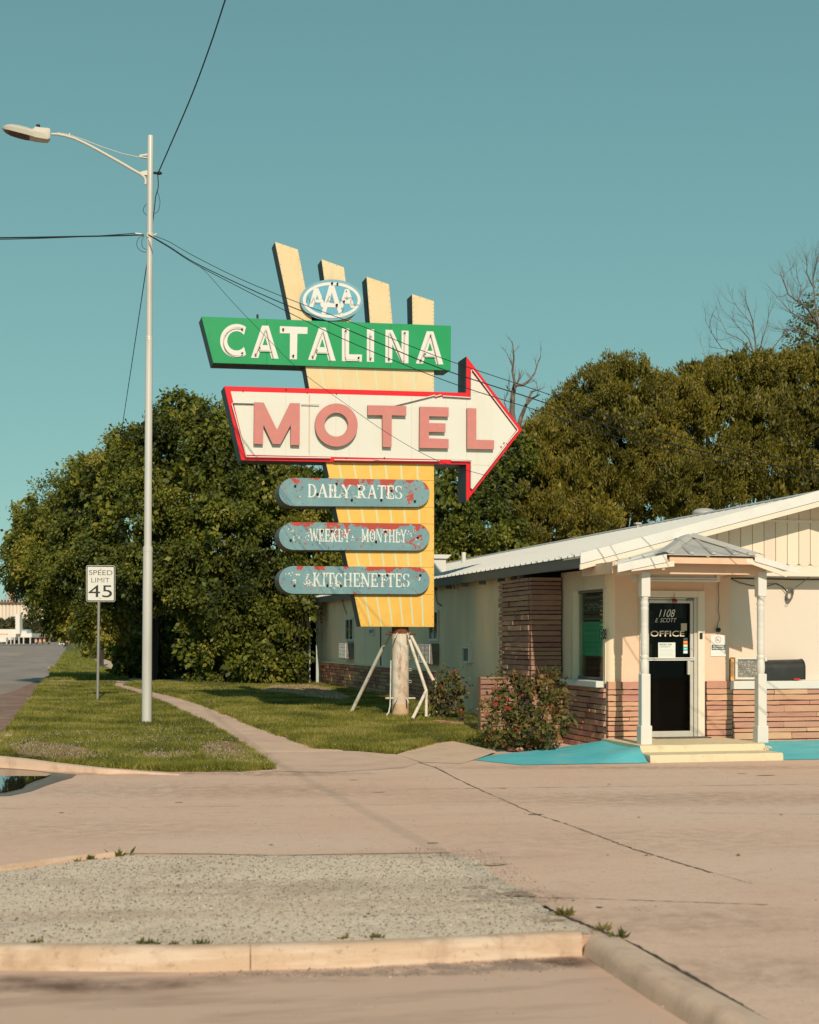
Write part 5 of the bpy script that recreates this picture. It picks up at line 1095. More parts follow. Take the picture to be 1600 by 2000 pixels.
# corrugated end wing at the far left
cw = thing('corrugated_shed', 'pale green corrugated metal shed end at the far end of the motel wing', 'shed', (6.5, YE, .2))
x0 = PY(606, 1250, YE + .3)[0]; x1 = XM - .15; mb = MB(); n = 7; zt_2 = PY(620, 1172, YE)[2]
for k in range(n):
    a = x0 + (x1 - x0) * k / n; b = a + (x1 - x0) / n; mb = MB().prism([(a, YE + .3, .1), (a + .03, YE + .26, .1), (b - .06, YE + .26, .1), (b - .01, YE + .3, .1)], (0, 0, zt_2 - .1))
    obj('metal_panel', mb, M('pale_green_metal', (.52, .58, .50), .6, [((.40, .45, .38), 3, .45, .7, 5, .6, (1, 1, .2))], bump=.05) if k == 0 else obj_m, cw)
    obj_m = bpy.data.materials['pale_green_metal']
obj('side_wall', MB().box(x0 - .02, XM + 3, YE + .31, YRB - .3, .1, zt_2), obj_m, cw)

# roof things
def rp_(px, py, X=None, Y=None):
    d = raydir(px, py)                   # hit the roof plane z = ze_ + slope*(x-xe_)
    t = (EYE - ze_ + slope * xe_) / (slope * d[0] - d[2]); return (d[0] * t, d[1] * t, EYE + d[2] * t)
p = PY(1375, 1003, 27.0); zz = ze_ + slope * (p[0] - xe_)
t = thing('roof_vent', 'round capped metal vent near the top edge of the white roof', 'vent', (p[0], 27.0, zz))
obj('pipe', MB().lathe((p[0], 27, 0), [(.15, zz - .1), (.15, p[2] + .0)], 14), m_galv, t, smooth=True); obj('cap', MB().lathe((p[0], 27, 0), [(.22, p[2]), (.22, p[2] + .03), (.16, p[2] + .08), (.05, p[2] + .10)], 16), m_galv, t, smooth=True)
p = rp_(1246, 1033); t = thing('vent_pipe', 'small bracketed vent pipe on the middle of the white roof', 'vent', p)
obj('pipe', MB().tube([p, (p[0], p[1], p[2] + .09)], .03, 8), m_galv, t); obj('cap', MB().box(p[0] - .06, p[0] + .06, p[1] - .05, p[1] + .05, p[2] + .09, p[2] + .12), m_galv, t)
p = rp_(906, 1100); t = thing('vent_pipe', 'short white vent pipe on the roof just right of the sign', 'vent', p)
obj('pipe', MB().tube([(p[0], p[1], p[2] - .05), (p[0], p[1], p[2] + .28)], .06, 10), m_white, t, smooth=True)
p = PY(857, 1112, 33.5); zz = ze_ + slope * (p[0] - xe_)
t = thing('swamp_cooler', 'white box cooler with overhanging lid on the roof directly right of the yellow pylon', 'cooler', (p[0], 33.5, p[2]))
wd = .34; zt2 = PY(857, 1092, 33.5)[2]; obj('box', MB().box(p[0] - wd * .8, p[0] + wd * .35, 33.3, 33.8, p[2] - .4, zt2), m_white, t, bevel=.01); obj('lid', MB().prism([(p[0] - wd * .85, 33.25, zt2), (p[0] + wd * .4, 33.25, zt2), (p[0] + wd * .7, 33.25, zt2 + .09), (p[0] - wd, 33.25, zt2 + .09)], (0, .6, 0)), m_white, t)
W('conduit', MB().tube([PX(850, 1150, XM - .02), PX(852, 1165, XM - .02), PX(854, 1178, XM - .02), PX(861, 1183, XM - .02)], .012, 5), m_fascia)
W('conduit', MB().tube([PX(668, 1170, XM - .02), PX(672, 1186, XM - .02), PX(677, 1200, XM - .02)], .012, 5), m_fascia)
W('hanging_cable', MB().tube([PX(865, 1128, XM - .2), PX(878, 1136, XM - .2), PX(886, 1138, XM - .1), PX(888, 1150, XM - .05)], .015, 5), m_fascia)

# ------------------------------------------------------------------ porch
YFR = 20.35
EL = PY(1206, 1104, YFR); CL = PY(1302, 1084, YFR); CR = PY(1474, 1087, YFR); ER = PY(1560, 1112, YFR); AP = PY(1350, 1053, 21.0)
RB = (AP[0], YC - .1, AP[2] - .005)
ELB = (EL[0], YC - .1, EL[2]); ERB = (ER[0], YC - .1, ER[2])
po = thing('porch', 'small gabled entrance porch with bent metal roof and two turned white posts', 'porch', ((EL[0] + ER[0]) / 2, YFR, SLAB))
def thick(pts, t=.012): return MB().prism(pts, (0, 0, -t))
obj('roof_sheet', MB().prism([EL, CL, AP], (0, 0, -.012)).prism([EL, AP, RB, ELB], (0, 0, -.012)), m_roof, po)
obj('roof_sheet', MB().prism([ER, CR, AP], (0, 0, -.012)).prism([ER, ERB, RB, AP], (0, 0, -.012)), m_roof, po)
hip = obj('hip_sheet', MB().prism([Vector(CL) + Vector((0, -.04, .01)), Vector(CR) + Vector((0, -.04, .01)), Vector(AP) + Vector((0, 0, .02))], (0, 0, -.012)), m_galv, po)
for f_ in (.05, .27, .52, .76, .93):
    b = Vector(CL).lerp(Vector(CR), f_) + Vector((0, -.05, .02)); tt_ = .93 * min((b.x - CL[0]) / (AP[0] - CL[0]), (CR[0] - b.x) / (CR[0] - AP[0])); e = Vector((b.x, b.y + tt_ * (AP[1] - b.y), b.z + tt_ * (AP[2] + .02 - b.z))); d = Vector((.022, 0, 0))
    obj('rib', MB().add([b - d * 1.6, b - d * .7 + Vector((0, 0, .028)), b + d * .7 + Vector((0, 0, .028)), b + d * 1.6, e - d * 1.2, e - d * .5 + Vector((0, 0, .022)), e + d * .5 + Vector((0, 0, .022)), e + d * 1.2], [(0, 1, 5, 4), (1, 2, 6, 5), (2, 3, 7, 6), (0, 3, 2, 1)]), m_galv, hip)
def cap(a, b, wl, wr, m, nm, up=.035, dy=0):
    a = Vector(a); b = Vector(b); mb = MB().add([a + Vector((-wl, dy, up * .2)), a + Vector((0, dy - .02, up)), a + Vector((wr, dy, up * .2)), b + Vector((-wl * .9, 0, up * .4)), b + Vector((0, 0, up * 1.2)), b + Vector((wr * .9, 0, up * .4))], [(0, 1, 4, 3), (1, 2, 5, 4)])
    o = obj(nm, mb, m, po); s_ = o.modifiers.new('thickness', 'SOLIDIFY'); s_.thickness = .004; return o
cap(Vector(CL) + Vector((-.04, -.04, .0)), Vector(AP) + Vector((-.03, 0, .02)), .16, .10, m_galv, 'hip_cap', .05)
cap(Vector(CR) + Vector((.03, -.06, .0)), Vector(AP) + Vector((.03, -.02, .03)), .10, .12, m_galv, 'hip_cap', .05)
cap(Vector(AP) + Vector((0, -.03, .015)), Vector(RB) + Vector((0, 0, .03)), .17, .17, m_roof, 'ridge_cap', .03)
# front edge boards
def board(a, b, h0, h1, y0, y1, m, nm): return obj(nm, MB().prism([(a[0], y0, a[2] + h0), (b[0], y0, b[2] + h0), (b[0], y0, b[2] + h1), (a[0], y0, a[2] + h1)], (0, y1 - y0, 0)), m, po)
board(EL, CL, .015, -.10, YFR - .015, YFR, m_trimw, 'edge_trim'); board(CR, ER, .015, -.07, YFR - .015, YFR, m_trimw, 'edge_trim')
a2 = PY(1234, 1099, YFR); board((a2[0], 0, a2[2]), (CL[0] + .12, 0, CL[2] - .04), -.045, -.12, YFR + .002, YFR + .03, m_trim, 'edge_board')
b2 = PY(1537, 1117, YFR); board((CR[0] - .12, 0, CR[2] - .01), (b2[0], 0, b2[2]), -.075, -.09 + .08, YFR + .002, YFR + .03, m_trim, 'edge_board')
board((CL[0] + .05, 0, CL[2]), (CR[0] - .02, 0, CR[2]), -.02, -.115, YFR + .004, YFR + .03, m_beam, 'edge_board')
for k in range(5):      # ribs at the left eave
    y = YFR + .12 + k * .27; A_ = Vector((EL[0], y, EL[2])); f_ = (AP[0] - EL[0]); B_ = A_ + Vector((f_ * .9, 0, (AP[2] - EL[2]) * .9)) if y > 21 else A_ + Vector((f_ * .6, 0, (AP[2] - EL[2]) * .55))
    obj('rib', MB().tube([A_ + Vector((0, 0, .01)), B_], .018, 4), m_roof, po)
m_ceil = M('porch_ceiling', (.72, .50, .34), .8)
bx0 = PY(1196, 1110, YPOR - .05)[0]; bx1 = PY(1496, 1110, YPOR - .05)[0]; bz0 = PY(1350, 1122, YPOR)[2]; bz1 = PY(1350, 1099, YPOR)[2]
obj('beam', MB().box(bx0, bx1, YPOR - .06, YPOR - .01, bz0, bz1), m_beam, po, bevel=.004)
obj('beam', MB().box(bx0 + .05, bx1 - .01, YPOR - .008, YPOR + .05, bz0 + .035, bz1 - .01), m_beam, po)
obj('side_beam', MB().box(bx0, bx0 + .05, YPOR - .008, YC + .04, bz0 + .01, bz1), m_beam, po); obj('side_beam', MB().box(bx1 - .05, bx1, YPOR - .008, YC + .04, bz0 + .01, bz1), m_beam, po)
obj('ceiling', MB().box(bx0 + .051, bx1 - .051, YPOR + .052, YC + .04, bz1 - .03, bz1 - .01), m_ceil, po)
obj('gable_filler', MB().prism([(EL[0] + .3, YFR + .05, bz1), (ER[0] - .3, YFR + .05, bz1), (CR[0], YFR + .05, CR[2] - .03), (CL[0], YFR + .05, CL[2] - .03)], (0, .03, 0)), m_beam, po)
def post(px, label):
    c = PY(px, 1300, YPOR); zt = PY(px, 1116, YPOR)[2]; z = lambda py: PY(px, py, YPOR)[2]; zb0 = SLAB
    t = thing('porch_post', label, 'post', (c[0], YPOR, SLAB), 'turned white porch posts'); h = .068
    obj('upper_block', MB().box(c[0] - h, c[0] + h, YPOR - h, YPOR + h, z(1166), zt), m_white, t, bevel=.012)
    prof = [(.050, z(1316)), (.058, z(1312)), (.062, z(1303)), (.055, z(1291)), (.048, z(1288)), (.058, z(1285)), (.058, z(1282)), (.047, z(1279)), (.054, z(1276)), (.054, z(1262)), (.052, z(1259)), (.056, z(1257)), (.051, z(1255)), (.055, z(1248)), (.055, z(1232)), (.051, z(1222)), (.055, z(1220)), (.050, z(1218)), (.053, z(1216)), (.054, z(1192)), (.059, z(1189)), (.052, z(1186)), (.052, z(1183)), (.061, z(1180)), (.054, z(1176)), (.050, z(1172)), (.060, z(1168)), (.052, z(1165.5))]
    obj('turned_shaft', MB().lathe((c[0], YPOR, 0), prof, 20), m_white, t, smooth=True)
    obj('lower_block', MB().box(c[0] - h, c[0] + h, YPOR - h, YPOR + h, z(1418), z(1316)), m_white, t, bevel=.012)
    b = .085; obj('foot_sleeve', MB().box(c[0] - b, c[0] + b, YPOR - b, YPOR + b, zb0 - .01, z(1417)), m_white, t, bevel=.01); return t
post(1259, 'turned white porch post on the left, in front of the door edge'); post(1486, 'turned white porch post on the right, beside the black mailbox')
# steps
st = thing('doorstep', 'cream painted concrete doorstep with one lower step in front of the office door', 'step', (9.2, 20.2, 0))
sx0, sx1 = PY(1268, 1480, 19.75)[0], PY(1531, 1480, 19.75)[0]
def worn(x0, x1, y0, y1, z0, z1, nm, lead=None):
    mb = MB(); n = 18; rnd = random.Random(4); vs = []
    for i in range(n + 1):
        x = x0 + (x1 - x0) * i / n; j = rnd.uniform(-.008, .012); k = rnd.uniform(-.006, .004)
        vs += [(x, y0 + j, z0), (x, y0 + j + .005, z1 - .03 + k), (x, y0 + j + .03, z1 + k * .3), (x, y1, z1), (x, y1, z0)]
    fs = []
    for i in range(n):
        for j in range(5): a = 5 * i + j; b = 5 * i + (j + 1) % 5; fs.append((a, b, b + 5, a + 5))
    fs += [(4, 3, 2, 1, 0), tuple(range(5 * n, 5 * n + 5))]; mb.add(vs, fs); return obj(nm, mb, m_cream_slab, st, smooth=True)
worn(sx0 + .02, sx1, 19.75, 20.4, -.02, .105, 'lower_step'); 
ux0, ux1 = PY(1250, 1455, 20.3)[0], PY(1498, 1455, 20.3)[0]
worn(ux0, ux1 - .03, 20.28, YC + .06, -.02, SLAB, 'upper_step')
rb = MB(); rnd = random.Random(8)
for k in range(9):
    q = PY(1496 + rnd.uniform(-3, 8), 1462 + rnd.uniform(-4, 8), 20.3); rb.lathe((q[0], q[1] - .02, q[2] - .02), [(.012, 0), (rnd.uniform(.02, .03), .015), (.012, .035)], 6)
kind(obj('broken_edge', rb, m_patch, st), 'stuff')
# turquoise ramps
def ramp(pts, lab):
    bm = bmesh.new(); vs = [bm.verts.new(p) for p in pts[0]]
    for f in pts[1]: bm.faces.new([vs[i] for i in f])
    bmesh.ops.subdivide_edges(bm, edges=bm.edges[:], cuts=3, use_grid_fill=True); bmesh.ops.recalc_face_normals(bm, faces=bm.faces)
    if sum(f.normal.z for f in bm.faces) < 0: bmesh.ops.reverse_faces(bm, faces=bm.faces[:])
    bmesh.ops.smooth_vert(bm, verts=[v for v in bm.verts if not v.is_boundary], factor=.5, use_axis_z=True)
    me = bpy.data.meshes.new('ramp'); c = Vector((pts[0][0][0], pts[0][0][1], 0)); bmesh.ops.translate(bm, verts=bm.verts[:], vec=-c); bm.to_mesh(me); bm.free(); me.materials.append(m_blue)
    for p in me.polygons: p.use_smooth = True
    o = bpy.data.objects.new('ramp', me); COL.objects.link(o); o.location = c; tag(o, lab, 'ramp'); return o
def at0(px, py, z): 
    d = raydir(px, py); t = (z - EYE) / d[2]; return (d[0] * t, d[1] * t, z)
A = at0(905, 1482, .006); B = at0(1018, 1494, .006); C_ = at0(1266, 1490, .006); D = (ux0 + .0, 20.32, SLAB - .02); E = (XC + .45, YC - .02, SLAB - .01); F_ = (XC - .02, YC - .02, SLAB - .015); G_ = at0(1085, 1461, .05); I2 = at0(985, 1472, .012)
ramp(([A, B, C_, D, E, F_, G_, I2, (C_[0] - .75, C_[1] + .02, .008)], [(0, 1, 7), (1, 8, 6, 7), (8, 5, 6), (8, 2, 3), (8, 3, 4, 5)]), 'turquoise painted concrete ramp left of the cream doorstep')
dwn = [(sx1 - .02, 19.78, .006), (XR2 + 1, 19.6, .006), (XR2 + 1, YC - .0, .11), (XB + .1, YC - .0, .13), (ux1 + .02, 20.4, .10)]
ramp((dwn, [(0, 1, 2, 3, 4)]), 'turquoise painted concrete strip right of the cream doorstep')

# door
dt = thing('office_door', 'glass office door in a pale metal frame lettered 1108 and OFFICE', 'door', ((dl + dr) / 2, ydoor, SLAB))
def dbox(x0, x1, t, b, y0, y1, m, nm, par=dt, bev=.004, ref=1310):
    return obj(nm, MB().box(PY(x0, 1300, ydoor)[0], PY(x1, 1300, ydoor)[0], y0, y1, PY(ref, b, ydoor)[2], PY(ref, t, ydoor)[2]), m, par, bevel=bev)
zfl = SLAB
fr = MB(); x_ = lambda px: PY(px, 1300, ydoor)[0]; z_ = lambda py: PY(1310, py, ydoor)[2]
cas = MB().box(dl, x_(1256), ydoor - .06, ydoor + .1, zfl, z_(1154)).box(x_(1361), dr, ydoor - .06, ydoor + .1, zfl, z_(1154)).box(x_(1256), x_(1361), ydoor - .058, ydoor + .1, z_(1167), z_(1154))
obj('casing', cas, m_trim, dt, bevel=.006)
obj('frame', MB().box(x_(1256), x_(1262), ydoor - .02, ydoor + .09, zfl, z_(1168)).box(x_(1355), x_(1361), ydoor - .02, ydoor + .09, zfl, z_(1168)).box(x_(1262), x_(1355), ydoor - .019, ydoor + .09, z_(1171), z_(1168)), m_alu, dt)
lf = obj('leaf_frame', MB().box(x_(1262), x_(1268), ydoor + .0, ydoor + .05, zfl + .01, z_(1172)).box(x_(1348.5), x_(1354.5), ydoor, ydoor + .05, zfl + .01, z_(1172)).box(x_(1268), x_(1348.5), ydoor + .001, ydoor + .05, z_(1178), z_(1172)).box(x_(1268), x_(1348.5), ydoor + .001, ydoor + .05, zfl + .01, z_(1428)), m_alu, dt, bevel=.004)
obj('glass', MB().box(x_(1268), x_(1348.5), ydoor + .02, ydoor + .028, z_(1428), z_(1178)), m_glassd, lf)
obj('push_bar', MB().box(x_(1262), x_(1356), ydoor - .035, ydoor - .012, z_(1286.3), z_(1284.3)).box(x_(1262), x_(1356), ydoor - .033, ydoor - .014, z_(1290), z_(1288)), m_trimw, lf)
obj('handle', MB().box(x_(1341), x_(1347), ydoor - .05, ydoor - .002, z_(1318), z_(1291)), m_alu, lf, bevel=.006)
obj('lock', MB().tube([(x_(1352), ydoor, z_(1266)), (x_(1352), ydoor - .012, z_(1266))], .018, 10), m_alu, lf)
obj('closer', MB().box(x_(1340), x_(1354), ydoor - .03, ydoor - .002, z_(1173), z_(1168)), m_fascia, lf)
obj('doorbell', MB().box(x_(1363.5), x_(1369), ydoor - .075, ydoor - .06, z_(1248), z_(1236)), m_black, dt, bevel=.005)
yg = ydoor + .019
m_lt = M('cream_vinyl_lettering', (.80, .66, .50), .7); m_lt2 = M('white_vinyl_lettering', (.85, .84, .78), .7)
text('lettering', 'OFFICE', x_(1271.8), z_(1243.2), yg, z_(1232) - z_(1243.2), m_lt, lf, width=x_(1338) - x_(1271.8), bold=.012)
text('house_number', '1108', x_(1288.5), z_(1205), yg, z_(1190.5) - z_(1205), m_lt2, lf, width=x_(1320) - x_(1288.5), shear=.35, bold=-.008)
text('lettering', 'E. SCOTT', x_(1281), z_(1215.5), yg, z_(1207.5) - z_(1215.5), m_lt2, lf, width=x_(1323) - x_(1281), shear=.35, bold=-.012)
def note(x0, x1, t, b, m, nm, par=lf, y=None): return obj(nm, MB().box(x_(x0), x_(x1), (y or ydoor + .012), (y or ydoor + .012) + .002, z_(b), z_(t)), m, par)
nt_ = note(1286.5, 1320, 1255, 1285, m_paper, 'notice'); m_ink = M('printed_ink', (.05, .10, .10), .8)
text('print', 'PROTECT OUR', x_(1289), z_(1260.3), ydoor + .011, z_(1257.3) - z_(1260.3), m_ink, nt_, width=x_(1313) - x_(1289), bold=.03)
text('print', 'COMMUNITY', x_(1289), z_(1264.6), ydoor + .011, z_(1261.8) - z_(1264.6), m_ink, nt_, width=x_(1311) - x_(1289), shear=.2)
pl = MB()
for k in range(6): pl.box(x_(1289), x_(1314 + (k * 7) % 4), ydoor + .0105, ydoor + .0115, z_(1268.4 + k * 2.5), z_(1268.0 + k * 2.5))
obj('print', pl, M('faint_print', (.45, .50, .46), .8), nt_)
note(1331, 1342.5, 1217.5, 1232, M('dim_sticker', (.52, .44, .33), .8), 'sticker')
for t0, b0, c in ((1246, 1250.4, (.03, .05, .05)), (1251.5, 1257.5, (.55, .16, .06)), (1258.3, 1264, (.55, .42, .20)), (1264.6, 1270, (.10, .42, .46)), (1270.6, 1276.5, (.45, .62, .56))):
    s = note(1335.5, 1344, t0, b0, M('card_sticker', c, .6), 'payment_sticker')
    obj('print', MB().box(x_(1337), x_(1342.5), ydoor + .010, ydoor + .0115, z_(b0 - 1.6), z_(t0 + 1.6)), M('sticker_mark', tuple(min(1, v * 2.2 + .05) for v in c), .6), s)
for x0, x1, t, b in ((1266, 1280, 1192, 1222), (1302, 1316, 1179, 1204), (1322, 1337, 1179, 1207), (1266, 1277, 1258, 1284)): note(x0, x1, t, b, m_paperd, 'paper_inside', lf, ydoor + .06)
note(1284, 1291, 1200, 1262, m_paperd, 'paper_inside', lf, ydoor + .3)
ch = thing('chilli_ornament', 'small dark red chilli ornament hanging above the office door', 'ornament', PY(1317, 1170, ydoor - .08))
q = PY(1317, 1172, ydoor - .08); obj('string', MB().tube([(q[0], q[1], q[2] + .11), q], .004, 4), m_fascia, ch); mcf = M('chilli_red', (.26, .035, .015), .5)
for k in range(4): obj('chilli', MB().tube([(q[0] + (k - 1.5) * .012, q[1] - .01 * (k % 2), q[2] + .02), (q[0] + (k - 1.5) * .022, q[1] - .02, q[2] - .01), (q[0] + (k - 1.5) * .018, q[1] - .01, q[2] - .05)], [.008, .013, .003], 6), mcf, ch, smooth=True)
mt = thing('door_mat', 'flat grey doormat in front of the office door', 'mat', (x_(1320), YC - .1, SLAB)); obj('mat', MB().box(x_(1270), x_(1376), YC - .22, YC - .01, SLAB + .002, SLAB + .016), M('grey_mat', (.09, .085, .075), .95, [((.2, .18, .15), 60, .5, .6)], bump=.8, bscale=150), mt, bevel=.004)
hy = thing('spray_bottle', 'small red and white bottle on the floor inside the office door glass', 'bottle', (x_(1274), YC + .25, SLAB)); q = PY(1274.5, 1424, YC + .25)
obj('bottle', MB().lathe((q[0], q[1], SLAB), [(.022, 0), (.024, .05), (.022, .09), (.012, .10)], 10), m_white, hy, smooth=True); obj('red_cap', MB().lathe((q[0], q[1], SLAB), [(.016, .10), (.014, .15), (.006, .19)], 10), M('red_plastic', (.5, .02, .03), .4), hy, smooth=True)

# fluorescent fitting, camera, sign, outlet, cables
q0 = PY(1237, 1127, YPOR + .25); q1_ = PY(1402, 1127, YPOR + .25)
lt = thing('tube_light', 'long pale unlit tube light fitting under the porch beam', 'lamp', ((q0[0] + q1_[0]) / 2, YPOR + .25, q0[2]))
obj('housing', MB().prism([(q0[0], YPOR + .2, q0[2] - .03), (q0[0], YPOR + .32, q0[2] - .03), (q0[0], YPOR + .30, q0[2] + .04), (q0[0], YPOR + .22, q0[2] + .04)], (q1_[0] - q0[0], 0, 0)), m_trimw, lt)
for dz in (-.045, -.012): obj('tube', MB().tube([(q0[0] + .03, YPOR + .19, q0[2] + dz), (q1_[0] - .03, YPOR + .19, q0[2] + dz)], .014, 8), m_white, lt, smooth=True)
obj('end_cap', MB().box(q0[0] - .01, q0[0] + .05, YPOR + .17, YPOR + .33, q0[2] - .065, q0[2] + .045), m_trim, lt, bevel=.01); obj('end_cap', MB().box(q1_[0] - .05, q1_[0] + .01, YPOR + .17, YPOR + .33, q0[2] - .06, q0[2] + .045), m_trim, lt, bevel=.01)
ys = YC + .04
ns = thing('no_smoking_sign', 'white no-smoking notice with a black band on the wall right of the office door', 'sign', PY(1403, 1260, ys)); a = PY(1388, 1282, ys); b = PY(1418, 1240, ys)
bd = obj('board', MB().box(a[0], b[0], ys - .006, ys, a[2], b[2]), M('white_notice', (.76, .75, .70), .5), ns, bevel=.002)
c = PY(1402.5, 1249.5, ys); R_ = .052; mb = MB(); n = 28
ro = [(c[0] + R_ * math.cos(2 * math.pi * k / n), c[2] + R_ * math.sin(2 * math.pi * k / n)) for k in range(n)]; ri = [(c[0] + R_ * .84 * math.cos(2 * math.pi * k / n), c[2] + R_ * .84 * math.sin(2 * math.pi * k / n)) for k in range(n)]
m_fr = M('faded_red_print', (.50, .28, .24), .6); obj('ring', mb.holed(ro, ri, ys - .0075, ys - .0055), m_fr, bd)
obj('slash', MB().prism([(c[0] - .036, ys - .0085, c[2] + .030), (c[0] - .030, ys - .0085, c[2] + .036), (c[0] + .036, ys - .0085, c[2] - .030), (c[0] + .030, ys - .0085, c[2] - .036)], (0, .001, 0)), m_fr, bd)
obj('cigarette', MB().box(c[0] - .032, c[0] + .01, ys - .0095, ys - .0070, c[2] - .010, c[2] - .002), m_ink, bd)
a1 = PY(1390, 1269.5, ys); b1 = PY(1416.5, 1259.5, ys); bb = obj('black_band', MB().box(a1[0], b1[0], ys - .0078, ys - .0058, a1[2], b1[2]), m_black, bd)
hb = b1[2] - a1[2]
text('print', 'NO SMOKING', a1[0] + .02, a1[2] + hb * .55, ys - .0085, hb * .36, m_paper, bb, width=(b1[0] - a1[0]) - .04, bold=.04); text('print', 'WITHIN 25 FEET', a1[0] + .008, a1[2] + hb * .1, ys - .0085, hb * .36, m_paper, bb, width=(b1[0] - a1[0]) - .016, bold=.04)
c = PY(1401.5, 1230.5, ys); cm = thing('wall_camera', 'round black camera on a white mount above the no-smoking notice', 'camera', c)
obj('mount', MB().tube([(c[0], ys, c[2]), (c[0], ys - .01, c[2])], .052, 20), M('translucent_mount', (.62, .58, .52), .5), cm); obj('lens', MB().tube([(c[0], ys - .01, c[2]), (c[0], ys - .05, c[2]), (c[0], ys - .06, c[2])], [.034, .034, .02], 16), m_black, cm, smooth=True)
def cable(nm, pts, r, lab, m=m_fascia, n=6): o = obj(nm, MB().tube(pts, r, n), m, None, smooth=True, loc=pts[0]); tag(o, lab, 'cable'); return o
yc_ = ys - .02
cable('cable', [PY(1405, 1130, yc_), PY(1403.5, 1150, yc_), PY(1404.5, 1170, yc_), PY(1403, 1190, yc_), PY(1406, 1208, yc_), PY(1402, 1218, yc_), PY(1401, 1228, yc_ - .02)], .006, 'thin dark cable dropping down the peach wall to the round camera')
y2 = YC + .22
cable('cable', [PY(1428, 1129, y2), PY(1460, 1130, y2), PY(1520, 1131, y2), PY(1560, 1132, y2), PY(1700, 1131, y2)], .009, 'black cable running level along the wall top under the gable', m_black)
cable('cable', [PY(1428, 1130, y2 - .01), PY(1445, 1138, y2 - .01), PY(1470, 1144, y2 - .01), PY(1495, 1146, y2 - .02), PY(1515, 1140, y2 - .03), PY(1528, 1145, y2 - .03), PY(1540, 1158, y2 - .03)], .007, 'black cable sagging behind the right porch post to the coiled loop', m_black)
cable('cable', [PY(1545, 1155, y2 - .03), PY(1555, 1147, y2 - .03), PY(1580, 1128, y2 - .1), PY(1600, 1112, y2 - .2), PY(1640, 1080, y2 - .3)], .006, 'thin cable rising from the coiled loop to the upper right')
cable('cable', [PY(1495, 1141, y2 - .015), PY(1508, 1139, y2 - .02), PY(1520, 1140, y2 - .02), PY(1530, 1149, y2 - .02), PY(1538, 1158, y2 - .02)], .004, 'thin second cable looping into the coil from the left')
rnd = random.Random(12); pts = []
for k in range(150):
    a = k * .52; c0 = 1543 + rnd.uniform(-.6, .6); r0 = 8 + 2 * math.sin(k * .37); x = r0 * .72 * math.cos(a); z = r0 * 1.35 * math.sin(a + .25 * math.sin(k * .1)); pts.append(PY(c0 + x + z * -.25, 1162 + z, y2 - .03 - .02 * math.sin(k * .9)))
for k in range(14): a = k * .5; pts.append(PY(1540 + 3 * math.sin(a * 1.1) - .3, 1172 + 7 * abs(math.sin(a * .5)), y2 - .05))
cable('cable_coil', pts, .0042, 'tangled coil of dark cable hanging on the cream wall right of the porch', m_fascia, 4)

# window air conditioner and mailbox on the ledge
yl = YC + .24
a = PY(1428.5, 1332, yl - .18); b = PY(1500, 1284, yl - .18)
ac = thing('window_air_conditioner', 'white window air conditioner with orange-stained side, behind the right porch post', 'air conditioner', ((a[0] + b[0]) / 2, yl - .1, a[2]))
zb1 = srz1 + .004
x6 = PY(1428.5, 1300, yl - .0)[0] - .04
obj('case', MB().box(a[0] + .06, b[0] - .02, yl - .16, yl + .05, zb1, b[2]), M('ac_side_stained', (.70, .38, .12), .6, [((.76, .60, .40), 5, .5, .65)]), ac)
obj('side_louvre', MB().box(a[0] - .0, a[0] + .058, yl - .15, yl - .01, zb1, b[2] - .02), bpy.data.materials['ac_side_stained'], ac)
lv = MB()
for k in range(12): z = zb1 + .07 + k * .018; lv.box(a[0] + .008, a[0] + .05, yl - .156, yl - .1502, z, z + .007)
obj('louvre', lv, m_fascia, ac)
fr = MB().box(a[0] + .06, a[0] + .10, yl - .20, yl - .162, zb1 + .02, b[2]).box(b[0] - .06, b[0] - .02, yl - .20, yl - .162, zb1 + .02, b[2]).box(a[0] + .10, b[0] - .06, yl - .199, yl - .162, b[2] - .03, b[2]).box(a[0] + .10, b[0] - .06, yl - .199, yl - .162, zb1 + .02, zb1 + .05)
obj('front_frame', fr, m_white, ac, bevel=.004)
obj('coil_fins', MB().box(a[0] + .10, b[0] - .06, yl - .17, yl - .163, zb1 + .05, b[2] - .03), M('bent_coil_fins', (.22, .205, .175), .6, [((.62, .58, .50), 34, .56, .62, 5, .9, (1, 1, 2)), ((.1, .09, .08), 50, .6, .66, 3, .8)], bump=.6, bscale=80), ac)
# mailbox: half-round top, lying along the ledge
ma = PY(1492, 1334, yl - .16); mbp = PY(1569, 1334, yl - .16); hM = .315; dM = .26
m_mail = M('scuffed_black_metal', (.028, .030, .028), .42, [((.06, .06, .055), 5, .5, .75, 6, .6), ((.30, .28, .25), 22, .72, .76, 3, .5)], bump=.05)
mx = thing('mailbox', 'large scuffed black mailbox lying on the white ledge right of the porch', 'mailbox', ((ma[0] + mbp[0]) / 2, yl - .16, srz1))
sec = [(-dM / 2, 0), (-dM / 2, hM * .56)] + [(-dM / 2 * math.cos(math.pi * k / 12), hM * .56 + hM * .44 * math.sin(math.pi * k / 12)) for k in range(1, 12)] + [(dM / 2, hM * .56), (dM / 2, 0)]
zm = srz1 + .004; ym = yl - .14
obj('shell', MB().prism([(ma[0] - .02, ym + y_, zm + z2) for y_, z2 in sec], (mbp[0] - ma[0] - .02, 0, .012)), m_mail, mx, smooth=True)
obj('rim', MB().prism([(ma[0] - .045, ym + y_ * 1.06, zm + z2 * 1.03) for y_, z2 in sec], (.025, 0, .001)), m_mail, mx)
obj('rim', MB().prism([(mbp[0] - .038, ym + y_ * 1.05, zm + .012 + z2 * 1.02) for y_, z2 in sec], (.02, 0, .001)), m_mail, mx)
